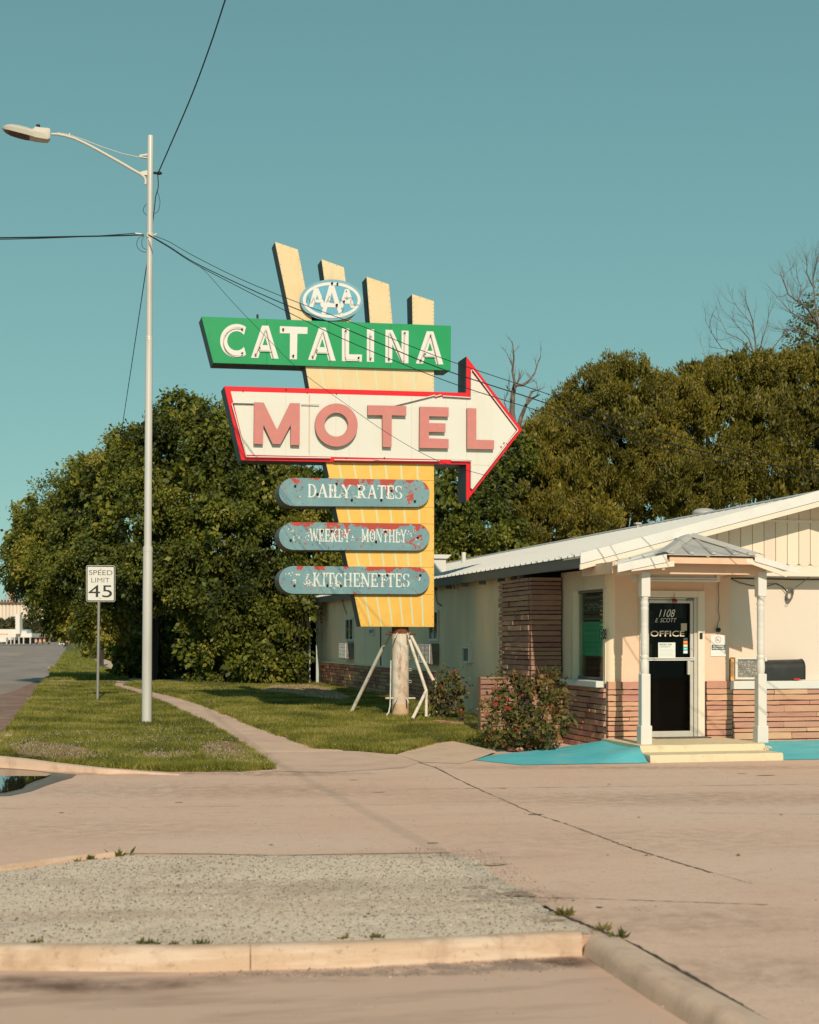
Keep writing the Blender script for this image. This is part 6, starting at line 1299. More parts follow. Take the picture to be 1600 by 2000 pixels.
fx = PY(1556, 1332, ym - .15); obj('flag', MB().box(fx[0] - .04, fx[0] + .06, ym - dM / 2 - .012, ym - dM / 2 - .004, zm + .005, zm + .035), M('red_flag', (.5, .03, .03), .5), mx)
# number on the corner
q = PX(1181, 1246, XC - .0); sd_ = obj('house_number', MB(), m_black, bl); bpy.data.objects.remove(sd_)
text('house_number', '1108', XC - .008, PX(1178, 1249, XC)[2], PX(1172, 1240, XC)[1], .16, m_black, bl, width=PX(1172, 1240, XC)[1] - PX(1185.5, 1240, XC)[1], axis='x', bold=.02)
# ------------------------------------------------------------------ street lamp
m_head = M('lamp_head_paint', (.60, .56, .47), .5, bump=.02); m_headu = M('lamp_underside', (.17, .12, .085), .6, [((.26, .19, .14), 30, .5, .6)])
b0 = G(286, 1416); dL = b0[0] * SA + b0[1] * CA; YL = b0[1]
def L_at(px, py): return PY(px, py, YL)
tp = L_at(294, 265); sl_ = thing('street_lamp', 'tall galvanised street lamp on the grass verge, arm reaching left over the road', 'street lamp', (b0[0], YL, b0[2]))
def pc(py): return L_at(286.5 + (294 - 286.5) * (1416 - py) / 1151, py)
segs_ = [(1420, 1072, .088, .082), (1072, 660, .066, .064), (660, 265, .056, .052)]
for k, (a, b, r0, r1) in enumerate(segs_):
    o = obj('pole', MB().tube([Vector(pc(a)) - Vector((0, 0, .06 if k == 0 else 0)), pc(b)], [r0, r1], 22), m_steel, sl_, smooth=True)
obj('collar', MB().tube([pc(1078), pc(1069), pc(1067)], [.085, .085, .066], 22), m_steel, sl_, smooth=True); obj('collar', MB().tube([pc(664), pc(657)], [.066, .058], 22), m_steel, sl_, smooth=True)
arm = [L_at(*p) for p in [(284, 360), (284.5, 352), (282, 346), (275, 340), (262, 333), (240, 320), (215, 306), (190, 292), (165, 279), (145, 270), (128, 265), (112, 262), (100, 261.5)]]
obj('arm', MB().tube(arm, [.022, .022, .024, .026, .026, .026, .026, .025, .024, .023, .022, .021, .02], 12), m_head, sl_, smooth=True)
obj('arm_bracket', MB().prism([L_at(272, 337), L_at(278, 334), L_at(288, 332), L_at(289, 342), L_at(279, 342)], (0, .06, 0)), m_head, sl_, bevel=.006)
obj('arm_bracket', MB().prism([L_at(272.5, 302), L_at(289, 299.5), L_at(289, 303), L_at(274, 304.5), L_at(289, 307.5), L_at(289, 309), L_at(272.5, 306.5)], (0, .05, 0)), m_head, sl_)
obj('stay_rod', MB().tube([L_at(*p) for p in [(112, 259), (135, 263), (165, 273), (200, 287), (240, 300), (273, 307)]], .007, 6), m_head, sl_, smooth=True)
obj('stay_clamp', MB().tube([L_at(135, 268), L_at(136, 260)], .014, 6), m_head, sl_)
# head: stations along the arm axis (px, top, bottom, half depth)
mb = MB(); stn = [(98, 252, 272, .10), (93, 251, 275.5, .13), (80, 250.5, 274, .15), (70, 249, 272.5, .16), (63, 254, 270.5, .17), (50, 250, 267.5, .19), (36, 246.5, 264, .19), (22, 244.5, 260, .18), (12, 245, 256.5, .14), (6, 247.5, 253, .08), (4, 249.5, 250.8, .02)]; vs = []
for px, t, b, hd in stn:
    pt = L_at(px, t); pb = L_at(px, b)
    mid = (pt[2] * .45 + pb[2] * .55)
    for s, z in ((-.55, pt[2] - .01), (0, pt[2]), (.55, pt[2] - .01), (1, mid), (.85, pb[2]), (-.85, pb[2]), (-1, mid)): vs.append((pt[0], YL + s * hd, z))
fs = []
for i in range(len(stn) - 1):
    for j in range(7): a_ = 7 * i + j; c_ = 7 * i + (j + 1) % 7; fs.append((a_, c_, c_ + 7, a_ + 7))
fs += [tuple(range(6, -1, -1)), tuple(range(7 * (len(stn) - 1), 7 * len(stn)))]
mb.add(vs, fs); hd_ = obj('lamp_head', mb, m_head, sl_, smooth=True)
le = MB(); vs = []
for px, z_off, hd in [(58, .004, .13), (50, .004, .165), (36, .004, .165), (22, .004, .155), (13, .004, .11), (8, .004, .05)]:
    zb2 = np.interp(px, [s[0] for s in stn][::-1], [L_at(s[0], s[2])[2] for s in stn][::-1]) - z_off; X = L_at(px, 260)[0]; vs += [(X, YL - hd, zb2), (X, YL + hd, zb2)]
le.add(vs, [(2 * i, 2 * i + 1, 2 * i + 3, 2 * i + 2) for i in range(5)]); obj('lens', le, m_headu, hd_)
for k in range(11):
    px = 54 - k * 3.6; zb2 = np.interp(px, [s[0] for s in stn][::-1], [L_at(s[0], s[2])[2] for s in stn][::-1]) - .006; X = L_at(px, 260)[0]; h_ = .13 - .004 * abs(k - 4)
    obj('lens_rib', MB().box(X - .006, X + .006, YL - h_, YL + h_, zb2 - .008, zb2), M('lens_rib', (.10, .07, .05), .6) if k == 0 else bpy.data.materials['lens_rib'], hd_)
obj('photocell', MB().tube([L_at(74.5, 250), L_at(74.5, 243.5)], .034, 12), m_black, hd_, smooth=True)
# insulator bracket and attachments on the pole
obj('insulator', MB().tube([L_at(299, 337.5), L_at(303, 337.5), L_at(304, 338), L_at(308, 338), L_at(313, 338), L_at(317, 338.5)], [.01, .03, .018, .03, .034, .006], 10), m_black, sl_, smooth=True)
obj('band_clamp', MB().tube([pc(464), pc(455)], .064, 14), m_head, sl_); obj('dead_end', MB().tube([L_at(264, 455.5), L_at(274, 457.5), L_at(281, 459)], [.012, .022, .012], 8), m_white, sl_, smooth=True); obj('dead_end', MB().tube([L_at(300, 459), L_at(306, 456.5)], [.012, .012], 8), m_white, sl_, smooth=True)

# ------------------------------------------------------------------ wires
def wire(pts, r, lab, n=5, sub=6, group=None):
    P = [Vector(p) for p in pts]; out = []
    for i in range(len(P) - 1):
        p0 = P[max(0, i - 1)]; p1 = P[i]; p2 = P[i + 1]; p3 = P[min(len(P) - 1, i + 2)]
        for k in range(sub):
            t = k / sub; out.append(.5 * ((2 * p1) + (-p0 + p2) * t + (2 * p0 - 5 * p1 + 4 * p2 - p3) * t * t + (-p0 + 3 * p1 - 3 * p2 + p3) * t ** 3))
    out.append(P[-1]); o = obj('overhead_wire', MB().tube(out, r, n), m_wire, None, smooth=True, loc=P[0]); tag(o, lab, 'wire', group); return o
D = dL - .1
def wl(l, d0, d1): n = len(l) - 1; return [PD(px, py, d0 + (d1 - d0) * k / n) for k, (px, py) in enumerate(l)]
wire(wl([(280, 458.5), (220, 460.5), (120, 462.5), (0, 464.5), (-200, 466), (-900, 455)], D, D - 3), .013, 'thicker upper cable running left from the lamp post out of the picture')
wire(wl([(264, 455.5), (200, 460), (120, 464), (0, 467.5), (-200, 470), (-900, 458)], D, D - 3), .007, 'thin lower cable running left from the lamp post out of the picture')
wire(wl([(302, 461), (330, 472), (380, 500.5), (470, 545), (584, 591.5), (707, 637), (800, 675), (890, 709), (1060, 766), (1200, 816), (1330, 854), (1450, 880), (1600, 905), (1800, 925)], D, D - 9), .0055, 'highest of the three wires crossing the green name board')
wire(wl([(290, 458), (330, 481), (380, 512.5), (470, 556), (550, 591.5), (652, 632.5), (762, 679), (877, 725.5), (1060, 785), (1200, 836), (1330, 872), (1450, 898), (1600, 922), (1800, 940)], D - .05, D - 9.2), .0078, 'middle of the three wires crossing the green name board')
wire(wl([(290, 459), (330, 483), (380, 515), (460, 557), (550, 603), (643, 649.5), (762, 701), (898, 753.5), (1060, 805), (1160, 840), (1260, 868), (1420, 905), (1600, 938), (1800, 960)], D - .1, D - 7.5), .0062, 'lowest of the three wires crossing the green name board')
wire(wl([(385, 517), (405, 534), (450, 585), (503, 640.5), (584, 721.5), (677, 790), (762, 849), (856, 900), (954, 930), (1040, 952), (1120, 985), (1200, 1030)], D - .2, D - 6), .004, 'very thin wire slanting steeply down across the name board and arrow')
wire([PD(308, 340, D), PD(330, 290, D - 1.2), PD(375, 185, D - 3.4), PD(412, 85, D - 5.4), PD(440, 0, D - 7), PD(478, -110, D - 9), PD(540, -330, D - 12), (2.1, 5, 9.6), (2.1, -15, 10.4)], .011, 'twisted cable rising from the lamp post to the top edge of the picture')
wire([PD(308, 340, D), PD(309, 365, D + .02), PD(304, 385, D + .1), PD(299.5, 424, D + .2), PD(289, 500, D + .8), PD(262, 680, D + 6), PD(235, 858, D + 14)], .009, 'cable dropping behind the lamp post towards the big trees')
def loop(pts, lab): return wire([L_at(*p) for p in pts], .0045, lab, 4)
loop([(281, 460), (272, 464), (267.5, 473), (268, 481), (273, 488), (281, 492), (291, 491), (297, 483), (297, 470), (293, 463)], 'larger thin wire loop hanging at the lamp post cable clamp')
loop([(282, 460), (278, 467), (277, 477), (280, 484), (287, 487), (295, 484)], 'smaller inner wire loop hanging at the lamp post cable clamp')
loop([(307, 372), (311, 385), (312.5, 397), (309, 412), (302, 417)], 'thin wire arc to the right of the lamp post')
loop([(286, 398), (281, 405), (280, 412), (284, 418), (288, 421)], 'thin wire arc to the left of the lamp post')

# ------------------------------------------------------------------ speed limit sign
g0 = G(190.5, 1373); YS = g0[1]
sp_ = thing('speed_limit_sign', 'white SPEED LIMIT 45 sign on a thin steel post in the grass', 'road sign', g0)
S_ = lambda px, py, dy=0: PY(px, py, YS + dy)
pt = S_(194.5, 1176); obj('post', MB().tube([(g0[0], YS + .03, g0[2] - .1), (S_(194, 1120)[0], YS + .03, S_(194, 1120)[2])], .030, 10), M('dull_post_steel', (.30, .29, .26), .6, metallic=.2), sp_, smooth=True)
x0, z1 = S_(168.3, 1104)[0], S_(168.3, 1104)[2]; x1, z0 = S_(225, 1175.5)[0], S_(225, 1175.5)[2]
def rrect(x0, x1, z0, z1, r, n=6):
    o = []
    for cx, cz, a0 in ((x1 - r, z1 - r, 0), (x0 + r, z1 - r, 90), (x0 + r, z0 + r, 180), (x1 - r, z0 + r, 270)):
        for k in range(n + 1): a = math.radians(a0 + 90 * k / n); o.append((cx + r * math.cos(a), cz + r * math.sin(a)))
    return o
m_sw = M('reflective_white', (.72, .71, .64), .45, [((.62, .54, .42), 3, .55, .8, 5, .4)]); m_sb = M('sign_black', (.012, .02, .022), .5)
pl_ = obj('sign_plate', MB().prism([(x, YS, z) for x, z in rrect(x0, x1, z0, z1, .045)], (0, .004, 0)), m_sw, sp_)
obj('border', MB().holed(rrect(x0 + .008, x1 - .008, z0 + .008, z1 - .008, .038), rrect(x0 + .030, x1 - .030, z0 + .030, z1 - .030, .022), YS - .003, YS - .0003), m_sb, pl_)
def tx(s, a, b, t, bt, bold): p = S_(a, bt); q = S_(b, t); text('lettering', s, p[0], p[2], YS - .0022, q[2] - p[2], m_sb, pl_, width=q[0] - p[0], bold=bold)
tx('SPEED', 174, 219.5, 1114, 1123, -.008); tx('LIMIT', 178.5, 214, 1129, 1137.5, -.012); tx('45', 172.5, 218.8, 1143, 1166.5, .0)
for px, py in ((197, 1111.5), (195.5, 1168.5)): q = S_(px, py); obj('bolt', MB().tube([(q[0], YS, q[2]), (q[0], YS - .012, q[2])], .010, 6), m_rust, pl_)

# ------------------------------------------------------------------ trees
leafA = leafmat('broad_green_leaves', [(0, (.025, .035, .008)), (.3, (.075, .095, .012)), (.55, (.13, .15, .016)), (.8, (.22, .215, .026)), (1, (.34, .28, .05))], trans=.22, patch=.45)
leafB = leafmat('juniper_foliage', [(0, (.045, .042, .008)), (.3, (.11, .10, .012)), (.55, (.185, .155, .017)), (.8, (.245, .19, .024)), (1, (.30, .20, .05))], trans=.12, patch=.5, amp=1.2, isl=.5)
leafC = leafmat('rose_leaves', [(0, (.03, .035, .012)), (.4, (.10, .105, .025)), (.7, (.19, .14, .04)), (1, (.38, .15, .06))], trans=.25, patch=4)
def tree(label, blobs, trunk, seed, mat, group=None, limb=None, **kw):
    b = pxb(blobs); base = trunk[0]; t = thing('tree', label, 'tree', base, group)
    top = Vector(base) + Vector((0, 0, trunk[1])); mb = MB(); r = trunk[2]
    mb.tube([base, Vector(base).lerp(top, .4) + Vector((.12, 0, 0)), top], [r * 1.25, r, r * .75], 9)
    for q in b[:7]:
        c = Vector(q[:3]); mid = top.lerp(c, .5) + Vector((0, 0, .15)); mb.tube([top - Vector((0, 0, .3)), mid, c], [r * .6, r * .35, r * .1], 6)
    obj('trunk', mb, m_bark, t, smooth=True); crown('crown', b, mat, t, seed, **kw); return t
gp = lambda px, dep: (lambda q: (q[0], q[1], H(q[1]) - .1))(PD(px, 1300, dep))
kwA = dict(dens=5.2, per=100, lsize=.10, wid=.30, spread=.32, back=.15, inner=.45, gapf=.9, gapt=-.07)
tree('big leafy tree at the far left, crown hanging low over the sidewalk', [(68, 1070, 56, 46, 66, 2.0), (35, 1115, 56, 28, 40, 1.2), (118, 995, 55, 54, 54, 2.2), (95, 1110, 54, 66, 60, 2.2), (170, 1000, 53, 60, 70, 2.4), (150, 1100, 52, 75, 78, 2.4), (195, 942, 54, 54, 46, 2.0), (112, 1172, 53, 52, 40, 1.8), (160, 1196, 52, 58, 40, 1.8), (138, 930, 56, 28, 24, 1.2), (215, 1170, 51, 65, 70, 2.2), (58, 1012, 57, 22, 26, 1.1), (122, 1212, 53, 32, 28, 1.2), (192, 1228, 50.5, 35, 20, 1.0)], (gp(290, 53), 3.4, .13), 21, leafA, **kwA)
tree('tallest leafy tree, its top between the lamp post and the arrow', [(340, 860, 50, 62, 70, 2.3), (290, 900, 50, 60, 62, 2.2), (240, 930, 51, 55, 60, 2.2), (365, 815, 50, 36, 40, 1.3), (345, 782, 50, 16, 20, .6), (405, 860, 49, 60, 55, 2.2), (300, 1000, 48.5, 90, 95, 2.6), (240, 1060, 49, 70, 90, 2.5), (400, 960, 48, 85, 80, 2.5), (430, 825, 50, 26, 26, .9), (300, 1105, 48, 75, 75, 2.4), (390, 808, 50, 20, 22, .7), (250, 868, 51, 30, 24, 1.0)], (gp(296, 52), 3.8, .13), 22, leafA, **kwA)
tree('wide leafy tree behind the left half of the arrow and pill boards', [(470, 890, 48, 55, 62, 2.2), (530, 950, 47.5, 75, 60, 2.3), (600, 990, 47, 65, 72, 2.2), (450, 1040, 46.5, 85, 95, 2.4), (540, 1080, 46.5, 80, 85, 2.3), (620, 1080, 46.8, 50, 70, 1.8), (380, 1110, 47, 70, 80, 2.2), (440, 1170, 46, 70, 60, 2.0), (590, 1130, 46.5, 45, 40, 1.4)], (gp(430, 48), 3.4, .3), 23, leafA, **kwA)
def shrub(nm, label, cat, blobs, seed, mat, stems=7, group=None, **kw):
    b = pxb(blobs); c = np.mean([q[:3] for q in b], 0); base = (c[0], c[1], H(c[1])); t = thing(nm, label, cat, base, group); mb = MB(); rnd = random.Random(seed)
    for k in range(stems):
        q = rnd.choice(b); e = Vector((q[0] + rnd.uniform(-.6, .6) * q[3], q[1] + rnd.uniform(-.6, .6) * q[4], q[2] + rnd.uniform(0, 1.05) * q[5])); s = Vector((base[0] + rnd.uniform(-.15, .15), base[1] + rnd.uniform(-.1, .1), base[2] - .05)); mb.tube([s, s.lerp(e, .5) + Vector((rnd.uniform(-.1, .1), 0, .08)), e], [.02, .014, .005], 5)
    obj('stems', mb, m_bark, t, smooth=True); crown('foliage', b, mat, t, seed, **kw); return t
kwS = dict(dens=6.5, per=56, lsize=.10, wid=.32, spread=.28, back=.3, inner=.4)
shrub('shrub', 'overgrown green shrub beside the pale green shed, under the lowest pill board', 'shrub', [(565, 1200, 45.8, 34, 55, 1.2), (545, 1260, 45.5, 50, 55, 1.3), (576, 1270, 45.5, 20, 50, .9), (576, 1320, 45.3, 16, 25, .7), (550, 1305, 45, 36, 30, .8), (592, 1180, 44.6, 16, 18, .5)], 31, leafA, **kwS)
shrub('shrub', 'tall climbing shrub between the lamp post and the shed, leaves trailing to the lawn', 'shrub', [(470, 1230, 45.8, 60, 50, 1.3), (430, 1270, 45.8, 40, 45, 1.0), (490, 1290, 45, 45, 42, 1.0), (395, 1310, 46, 26, 26, .7), (372, 1250, 47, 16, 50, .6)], 32, leafA, **kwS)
shrub('shrub', 'dark hedge mass deep in the shade under the big trees, behind the lamp post', 'shrub', [(300, 1250, 60, 80, 80, 1.5), (420, 1250, 60, 80, 80, 1.5), (520, 1260, 60, 70, 80, 1.5), (250, 1290, 58, 25, 45, 1.0), (350, 1180, 60, 90, 60, 1.5), (480, 1180, 60, 80, 60, 1.5), (590, 1200, 60, 50, 90, 1.5)], 33, leafA, dens=6, per=40, lsize=.17, wid=.32, spread=.35, back=.1, inner=.5)
kwT = dict(dens=5.0, per=90, lsize=.10, wid=.32, spread=.32, back=.12, inner=.45)
tree('leafy green tree behind the roof, between the pylon and the arrow head', [(900, 1010, 47, 60, 75, 2.0), (950, 960, 48, 50, 60, 1.8), (880, 1070, 46.5, 50, 45, 1.6), (960, 1050, 46.5, 55, 50, 1.6), (850, 960, 47.5, 50, 60, 1.8), (800, 1000, 48, 50, 70, 1.8), (740, 1010, 48.5, 60, 70, 1.8), (1010, 1075, 46, 40, 30, 1.3), (1000, 900, 49, 30, 50, 1.3)], (gp(915, 48.5), 3.5, .3), 24, leafA, **kwT)
kwB = dict(dens=9.5, per=100, lsize=.10, wid=.2, spread=.23, mode='up', back=.08, inner=.36, gapf=1.2, gapt=-.09)
JN = [('juniper tree with the highest round top, centre of the dark row', [(1215, 765, 51, 55, 58, 2.2), (1170, 800, 51, 60, 70, 2.2), (1250, 820, 51, 60, 70, 2.2), (1200, 880, 50, 80, 90, 2.5), (1180, 960, 49.5, 70, 80, 2.2), (1270, 900, 50.5, 60, 90, 2.2), (1305, 805, 51, 50, 62, 1.8)], 1205),
      ('juniper tree with a small shoulder just left of the round top', [(1115, 805, 51, 34, 36, 1.3), (1120, 870, 50.5, 60, 70, 2.0), (1090, 850, 51, 38, 50, 1.4), (1110, 960, 49.5, 65, 80, 2.1), (1140, 1030, 48, 60, 50, 1.8)], 1115),
      ('brownish juniper tree nearest the arrow tip', [(1055, 885, 50, 48, 55, 1.8), (1040, 950, 49.5, 55, 70, 1.9), (1065, 1020, 48.5, 60, 60, 1.8), (1020, 1000, 48.5, 40, 60, 1.4), (1010, 1060, 47.5, 50, 30, 1.3)], 1045),
      ('juniper tree under the middle bare tree', [(1380, 765, 52, 70, 48, 2.2), (1440, 745, 52, 60, 42, 2.2), (1350, 840, 51, 75, 80, 2.4), (1430, 850, 51, 75, 90, 2.4), (1370, 940, 50, 75, 80, 2.3), (1310, 960, 49, 70, 80, 2.2)], 1390),
      ('juniper tree at the right edge of the picture', [(1560, 745, 52, 60, 50, 2.2), (1510, 750, 52, 45, 50, 1.8), (1620, 760, 52, 60, 70, 2.2), (1520, 850, 51, 70, 90, 2.4), (1600, 870, 51, 70, 100, 2.4), (1500, 930, 50, 80, 70, 2.2)], 1540)]
for k, (lab, bl_, px) in enumerate(JN): tree(lab, bl_, (gp(px, 51), 3.0, .3), 41 + k, leafB, 'junipers behind the motel', **kwB)
tree('dark leafy tree rising above the junipers at the right edge', [(1590, 650, 55, 34, 45, 1.5), (1610, 600, 55, 30, 40, 1.3), (1550, 700, 55, 30, 24, 1.0), (1640, 660, 55, 50, 60, 2.0)], (gp(1600, 56), 5.5, .3), 51, leafA, dens=5.5, per=24, lsize=.10, wid=.3, spread=.3, back=.3, inner=.2)
# bare trees
def bare(label, strokes, seed, rad, dep, twigs=3, m=m_deadwood, tl=.5, depth=2, spread=.5):
    rnd = random.Random(seed); b = PD(strokes[0][0][0][0], strokes[0][0][0][1], dep); t = thing('bare_tree', label, 'tree', (b[0], b[1], H(b[1])))
    mb = MB(); mb.tube([(b[0], b[1], H(b[1]) - .1), (b[0] + .1, b[1], H(b[1]) + (b[2] - H(b[1])) * .5), b], [rad * 1.6, rad * 1.3, rad], 8); obj('trunk', mb, m, t, smooth=True)
    for pts, r0, r1 in strokes:
        P = [Vector(PD(px, py, dep + rnd.uniform(-.25, .25))) for px, py in pts]; n = len(P); mb = MB(); mb.tube(P, [rad * (r0 + (r1 - r0) * k / (n - 1)) for k in range(n)], 6)
        for i in range(1, n):
            for _ in range(twigs):
                q = P[i - 1].lerp(P[i], rnd.random()); d = (P[i] - P[i - 1]).normalized() + Vector((rnd.gauss(0, .5), rnd.gauss(0, .5), rnd.gauss(0, .4))); twig_tree(mb, q, d, tl * rnd.uniform(.5, 1.2), rad * r1 * .75 + .004, depth, rnd, spread, .2)
        obj('branch', mb, m, t)
bare('jagged dead tree standing just right of the arrow board', [([(1008, 850), (1000, 805), (1002, 770), (1006, 750)], 1, .6), ([(1006, 750), (1001, 725), (1004, 700), (1002, 675), (1000, 666)], .45, .1), ([(1001, 715), (995, 700), (991, 693)], .2, .1), ([(1006, 752), (1022, 752), (1035, 742), (1045, 728), (1052, 705), (1056, 698)], .5, .1), ([(1003, 770), (993, 760), (988, 752)], .3, .1), ([(1008, 850), (1018, 815), (1028, 790), (1040, 778), (1055, 770)], .8, .15), ([(1028, 790), (1038, 765), (1050, 762), (1048, 745)], .4, .1), ([(1012, 840), (1030, 828), (1046, 820), (1060, 812)], .6, .2), ([(990, 800), (985, 785), (992, 765)], .2, .1)], 5, .11, 50.5, 1, m_deadwood, .45, 1)
m_tw = M('fine_grey_twigs', (.16, .135, .115), .9)
bare('bare tree fanning thin grey twigs above the middle junipers', [([(1478, 715), (1476, 670), (1470, 625), (1458, 590), (1455, 570)], .8, .12), ([(1476, 700), (1462, 660), (1440, 635), (1428, 620)], .5, .1), ([(1480, 700), (1490, 660), (1500, 630), (1502, 600)], .5, .1), ([(1472, 710), (1440, 690), (1410, 680), (1390, 650), (1378, 625)], .5, .1), ([(1470, 690), (1450, 665), (1420, 650), (1405, 620)], .4, .1), ([(1482, 705), (1510, 680), (1525, 660), (1540, 640)], .45, .1), ([(1476, 660), (1466, 630), (1440, 600), (1436, 590)], .35, .1), ([(1440, 715), (1410, 700), (1385, 705), (1372, 690)], .4, .1)], 6, .05, 54, 2, m_tw, .7, 2, .45)
bare('bare tree with long arching branches in the upper right corner', [([(1612, 700), (1600, 650), (1590, 620), (1575, 600), (1560, 590), (1540, 575), (1530, 545), (1532, 530)], .9, .12), ([(1590, 625), (1570, 625), (1545, 610), (1522, 585)], .5, .1), ([(1600, 640), (1592, 590), (1588, 545), (1595, 515), (1603, 500)], .6, .12), ([(1588, 560), (1575, 530), (1578, 515)], .3, .1), ([(1595, 660), (1570, 650), (1550, 640), (1530, 650)], .45, .1), ([(1560, 592), (1565, 560), (1556, 540)], .3, .1), ([(1605, 690), (1580, 680), (1555, 672), (1545, 690)], .4, .1)], 7, .075, 54, 3, m_tw, .75, 2, .45)

# rose bushes
def rose_bush(label, blobs, seed, roses, stemtips, kw):
    t = shrub('rose_bush', label, 'bush', blobs, seed, leafC, 10, 'rose bushes', **kw); rnd = random.Random(seed); dep = blobs[0][2]
    mb = MB()
    for (a, b_) in stemtips: P = [PD(*a, dep), PD((a[0] + b_[0]) / 2 + rnd.uniform(-3, 3), (a[1] + b_[1]) / 2, dep - .1), PD(*b_, dep - .15)]; mb.tube(P, [.009, .007, .004], 5)
    obj('shoots', mb, M('reddish_shoots', (.30, .12, .07), .8), t)
    m = M('red_petals', (.46, .012, .035), .6)
    for px, py, r in roses:
        c = Vector(PD(px, py, dep - .55)); mbr = MB()
        for k in range(11):
            a = k * 2.4; rr_ = r * (.25 + .75 * k / 11); d = Vector((math.cos(a), math.sin(a) * .7, .35 + rnd.uniform(-.3, .3))).normalized(); u = d.cross(Vector((0, 0, 1))).normalized() * rr_ * .55; v = d.cross(u).normalized() * rr_ * .5; q = c + d * rr_ * .45
            mbr.add([q - u - v * .6, q + u - v * .6, q + u * .8 + v, q - u * .8 + v], [(0, 1, 2, 3)])
        obj('rose', mbr, m, t)
    return t
rose_bush('big rose bush with several red roses in front of the stone pillar', [(1030, 1380, 23.4, 62, 50, .55), (1000, 1420, 23.2, 50, 36, .5), (1050, 1415, 23.1, 50, 38, .5), (1062, 1340, 23.5, 32, 30, .4), (1000, 1350, 23.6, 36, 34, .42), (975, 1390, 23.3, 30, 34, .4), (1080, 1390, 23.2, 30, 36, .4), (1030, 1445, 23.0, 36, 16, .35)], 61, [(967, 1375, .055), (989, 1382, .048), (1010, 1430, .045), (1003, 1444, .04), (1055, 1446, .05), (1020, 1358, .04), (991, 1364, .035), (977, 1363, .03), (1008, 1424, .04)], [((1010, 1350), (1001, 1312)), ((1030, 1340), (1028, 1312)), ((1055, 1330), (1048, 1300)), ((1045, 1335), (1044, 1306)), ((1075, 1340), (1070, 1312)), ((980, 1370), (958, 1345)), ((960, 1410), (940, 1386)), ((965, 1430), (948, 1400)), ((990, 1345), (985, 1318)), ((1090, 1380), (1104, 1362))], dict(dens=50, per=15, lsize=.052, wid=.33, spread=.12, back=.7, inner=.35, gapf=4, gapt=-.1))
rose_bush('smaller green rose bush growing up around the foot of the right strut', [(876, 1378, 28.5, 26, 36, .35), (866, 1345, 28.6, 16, 28, .25), (884, 1345, 28.5, 20, 26, .25), (890, 1402, 28.4, 20, 20, .3), (854, 1368, 28.5, 12, 20, .2), (878, 1322, 28.5, 12, 12, .15)], 62, [(891, 1312, .035), (862, 1340, .03), (893, 1384, .035)], [((880, 1330), (876, 1308)), ((900, 1345), (912, 1336)), ((865, 1330), (860, 1318))], dict(dens=45, per=13, lsize=.06, wid=.33, spread=.13, back=.7, inner=.35))
# pink edging bricks by the bed and small plants
g1 = G(846, 1416); g2 = G(938, 1426)
m_eb = M('pink_edging_concrete', (.55, .28, .20), .9, [((.42, .2, .14), 8, .45, .7)], bump=.4, rand=.08); n = 5
for k in range(n):
    a = Vector(g1).lerp(Vector(g2), k / n); b = Vector(g1).lerp(Vector(g2), (k + .97) / n); a.z = H(a.y); L = (b - a).length; mb = MB(); sc = [(0, 0)]; pts2 = [(0, -.05), (L, -.05), (L, .07)]
    for j in range(17): s = L * (1 - j / 16); pts2.append((s, .085 + (.014 * abs(math.sin(j / 16 * 4 * math.pi)) if k > 2 else .004 * math.sin(j))))
    d = (b - a); d.z = 0; d.normalize(); nrm = Vector((-d.y, d.x, 0)) * .07
    mb.prism([a + d * s + Vector((0, 0, z)) for s, z in pts2], nrm)
    o = obj('edging_block', mb, m_eb, None, loc=a); tag(o, ['pink edging block furthest left in the row by the small rose bush', 'second pink edging block from the left in the row', 'middle pink edging block of the row', 'scalloped pink edging block, second from the right end', 'scalloped pink edging block at the right end, nearest the big rose bush'][k], 'edging block', 'pink edging blocks along the flower bed')
rk = random.Random(5)
for k, (px, py, s) in enumerate([(1000, 1463, .07), (1015, 1464, .06), (1070, 1450, .09), (1085, 1458, .06), (1092, 1448, .07)]):
    q = G(px, py); mb = MB(); bm = bmesh.new(); bmesh.ops.create_icosphere(bm, subdivisions=2, radius=s)
    for v in bm.verts: v.co *= 1 + rk.uniform(-.12, .12); v.co.z *= .6
    mb.add([v.co + Vector(q) for v in bm.verts], [tuple(v.index for v in f.verts) for f in bm.faces]); bm.free()
    o = obj('rock', mb, m_eb, None, loc=q); tag(o, ['flat pink rock at the left of the two under the big rose bush', 'flat pink rock touching the turquoise ramp under the rose bush', 'largest pink rock between the rose bush and the stone base', 'small pink rock lowest beside the turquoise ramp edge', 'pink rock nearest the stone base at the ramp'][k], 'rock', 'pink rocks beside the ramp')
# litter at the wall foot: dark plants
shrub('shrub', 'low dark weeds in the shade at the foot of the cream wing wall', 'shrub', [(925, 1400, 27.2, 18, 16, .3), (900, 1410, 27.5, 16, 10, .2)], 64, leafA, 3, dens=40, per=12, lsize=.07, wid=.2, spread=.15, back=.8, inner=.3)

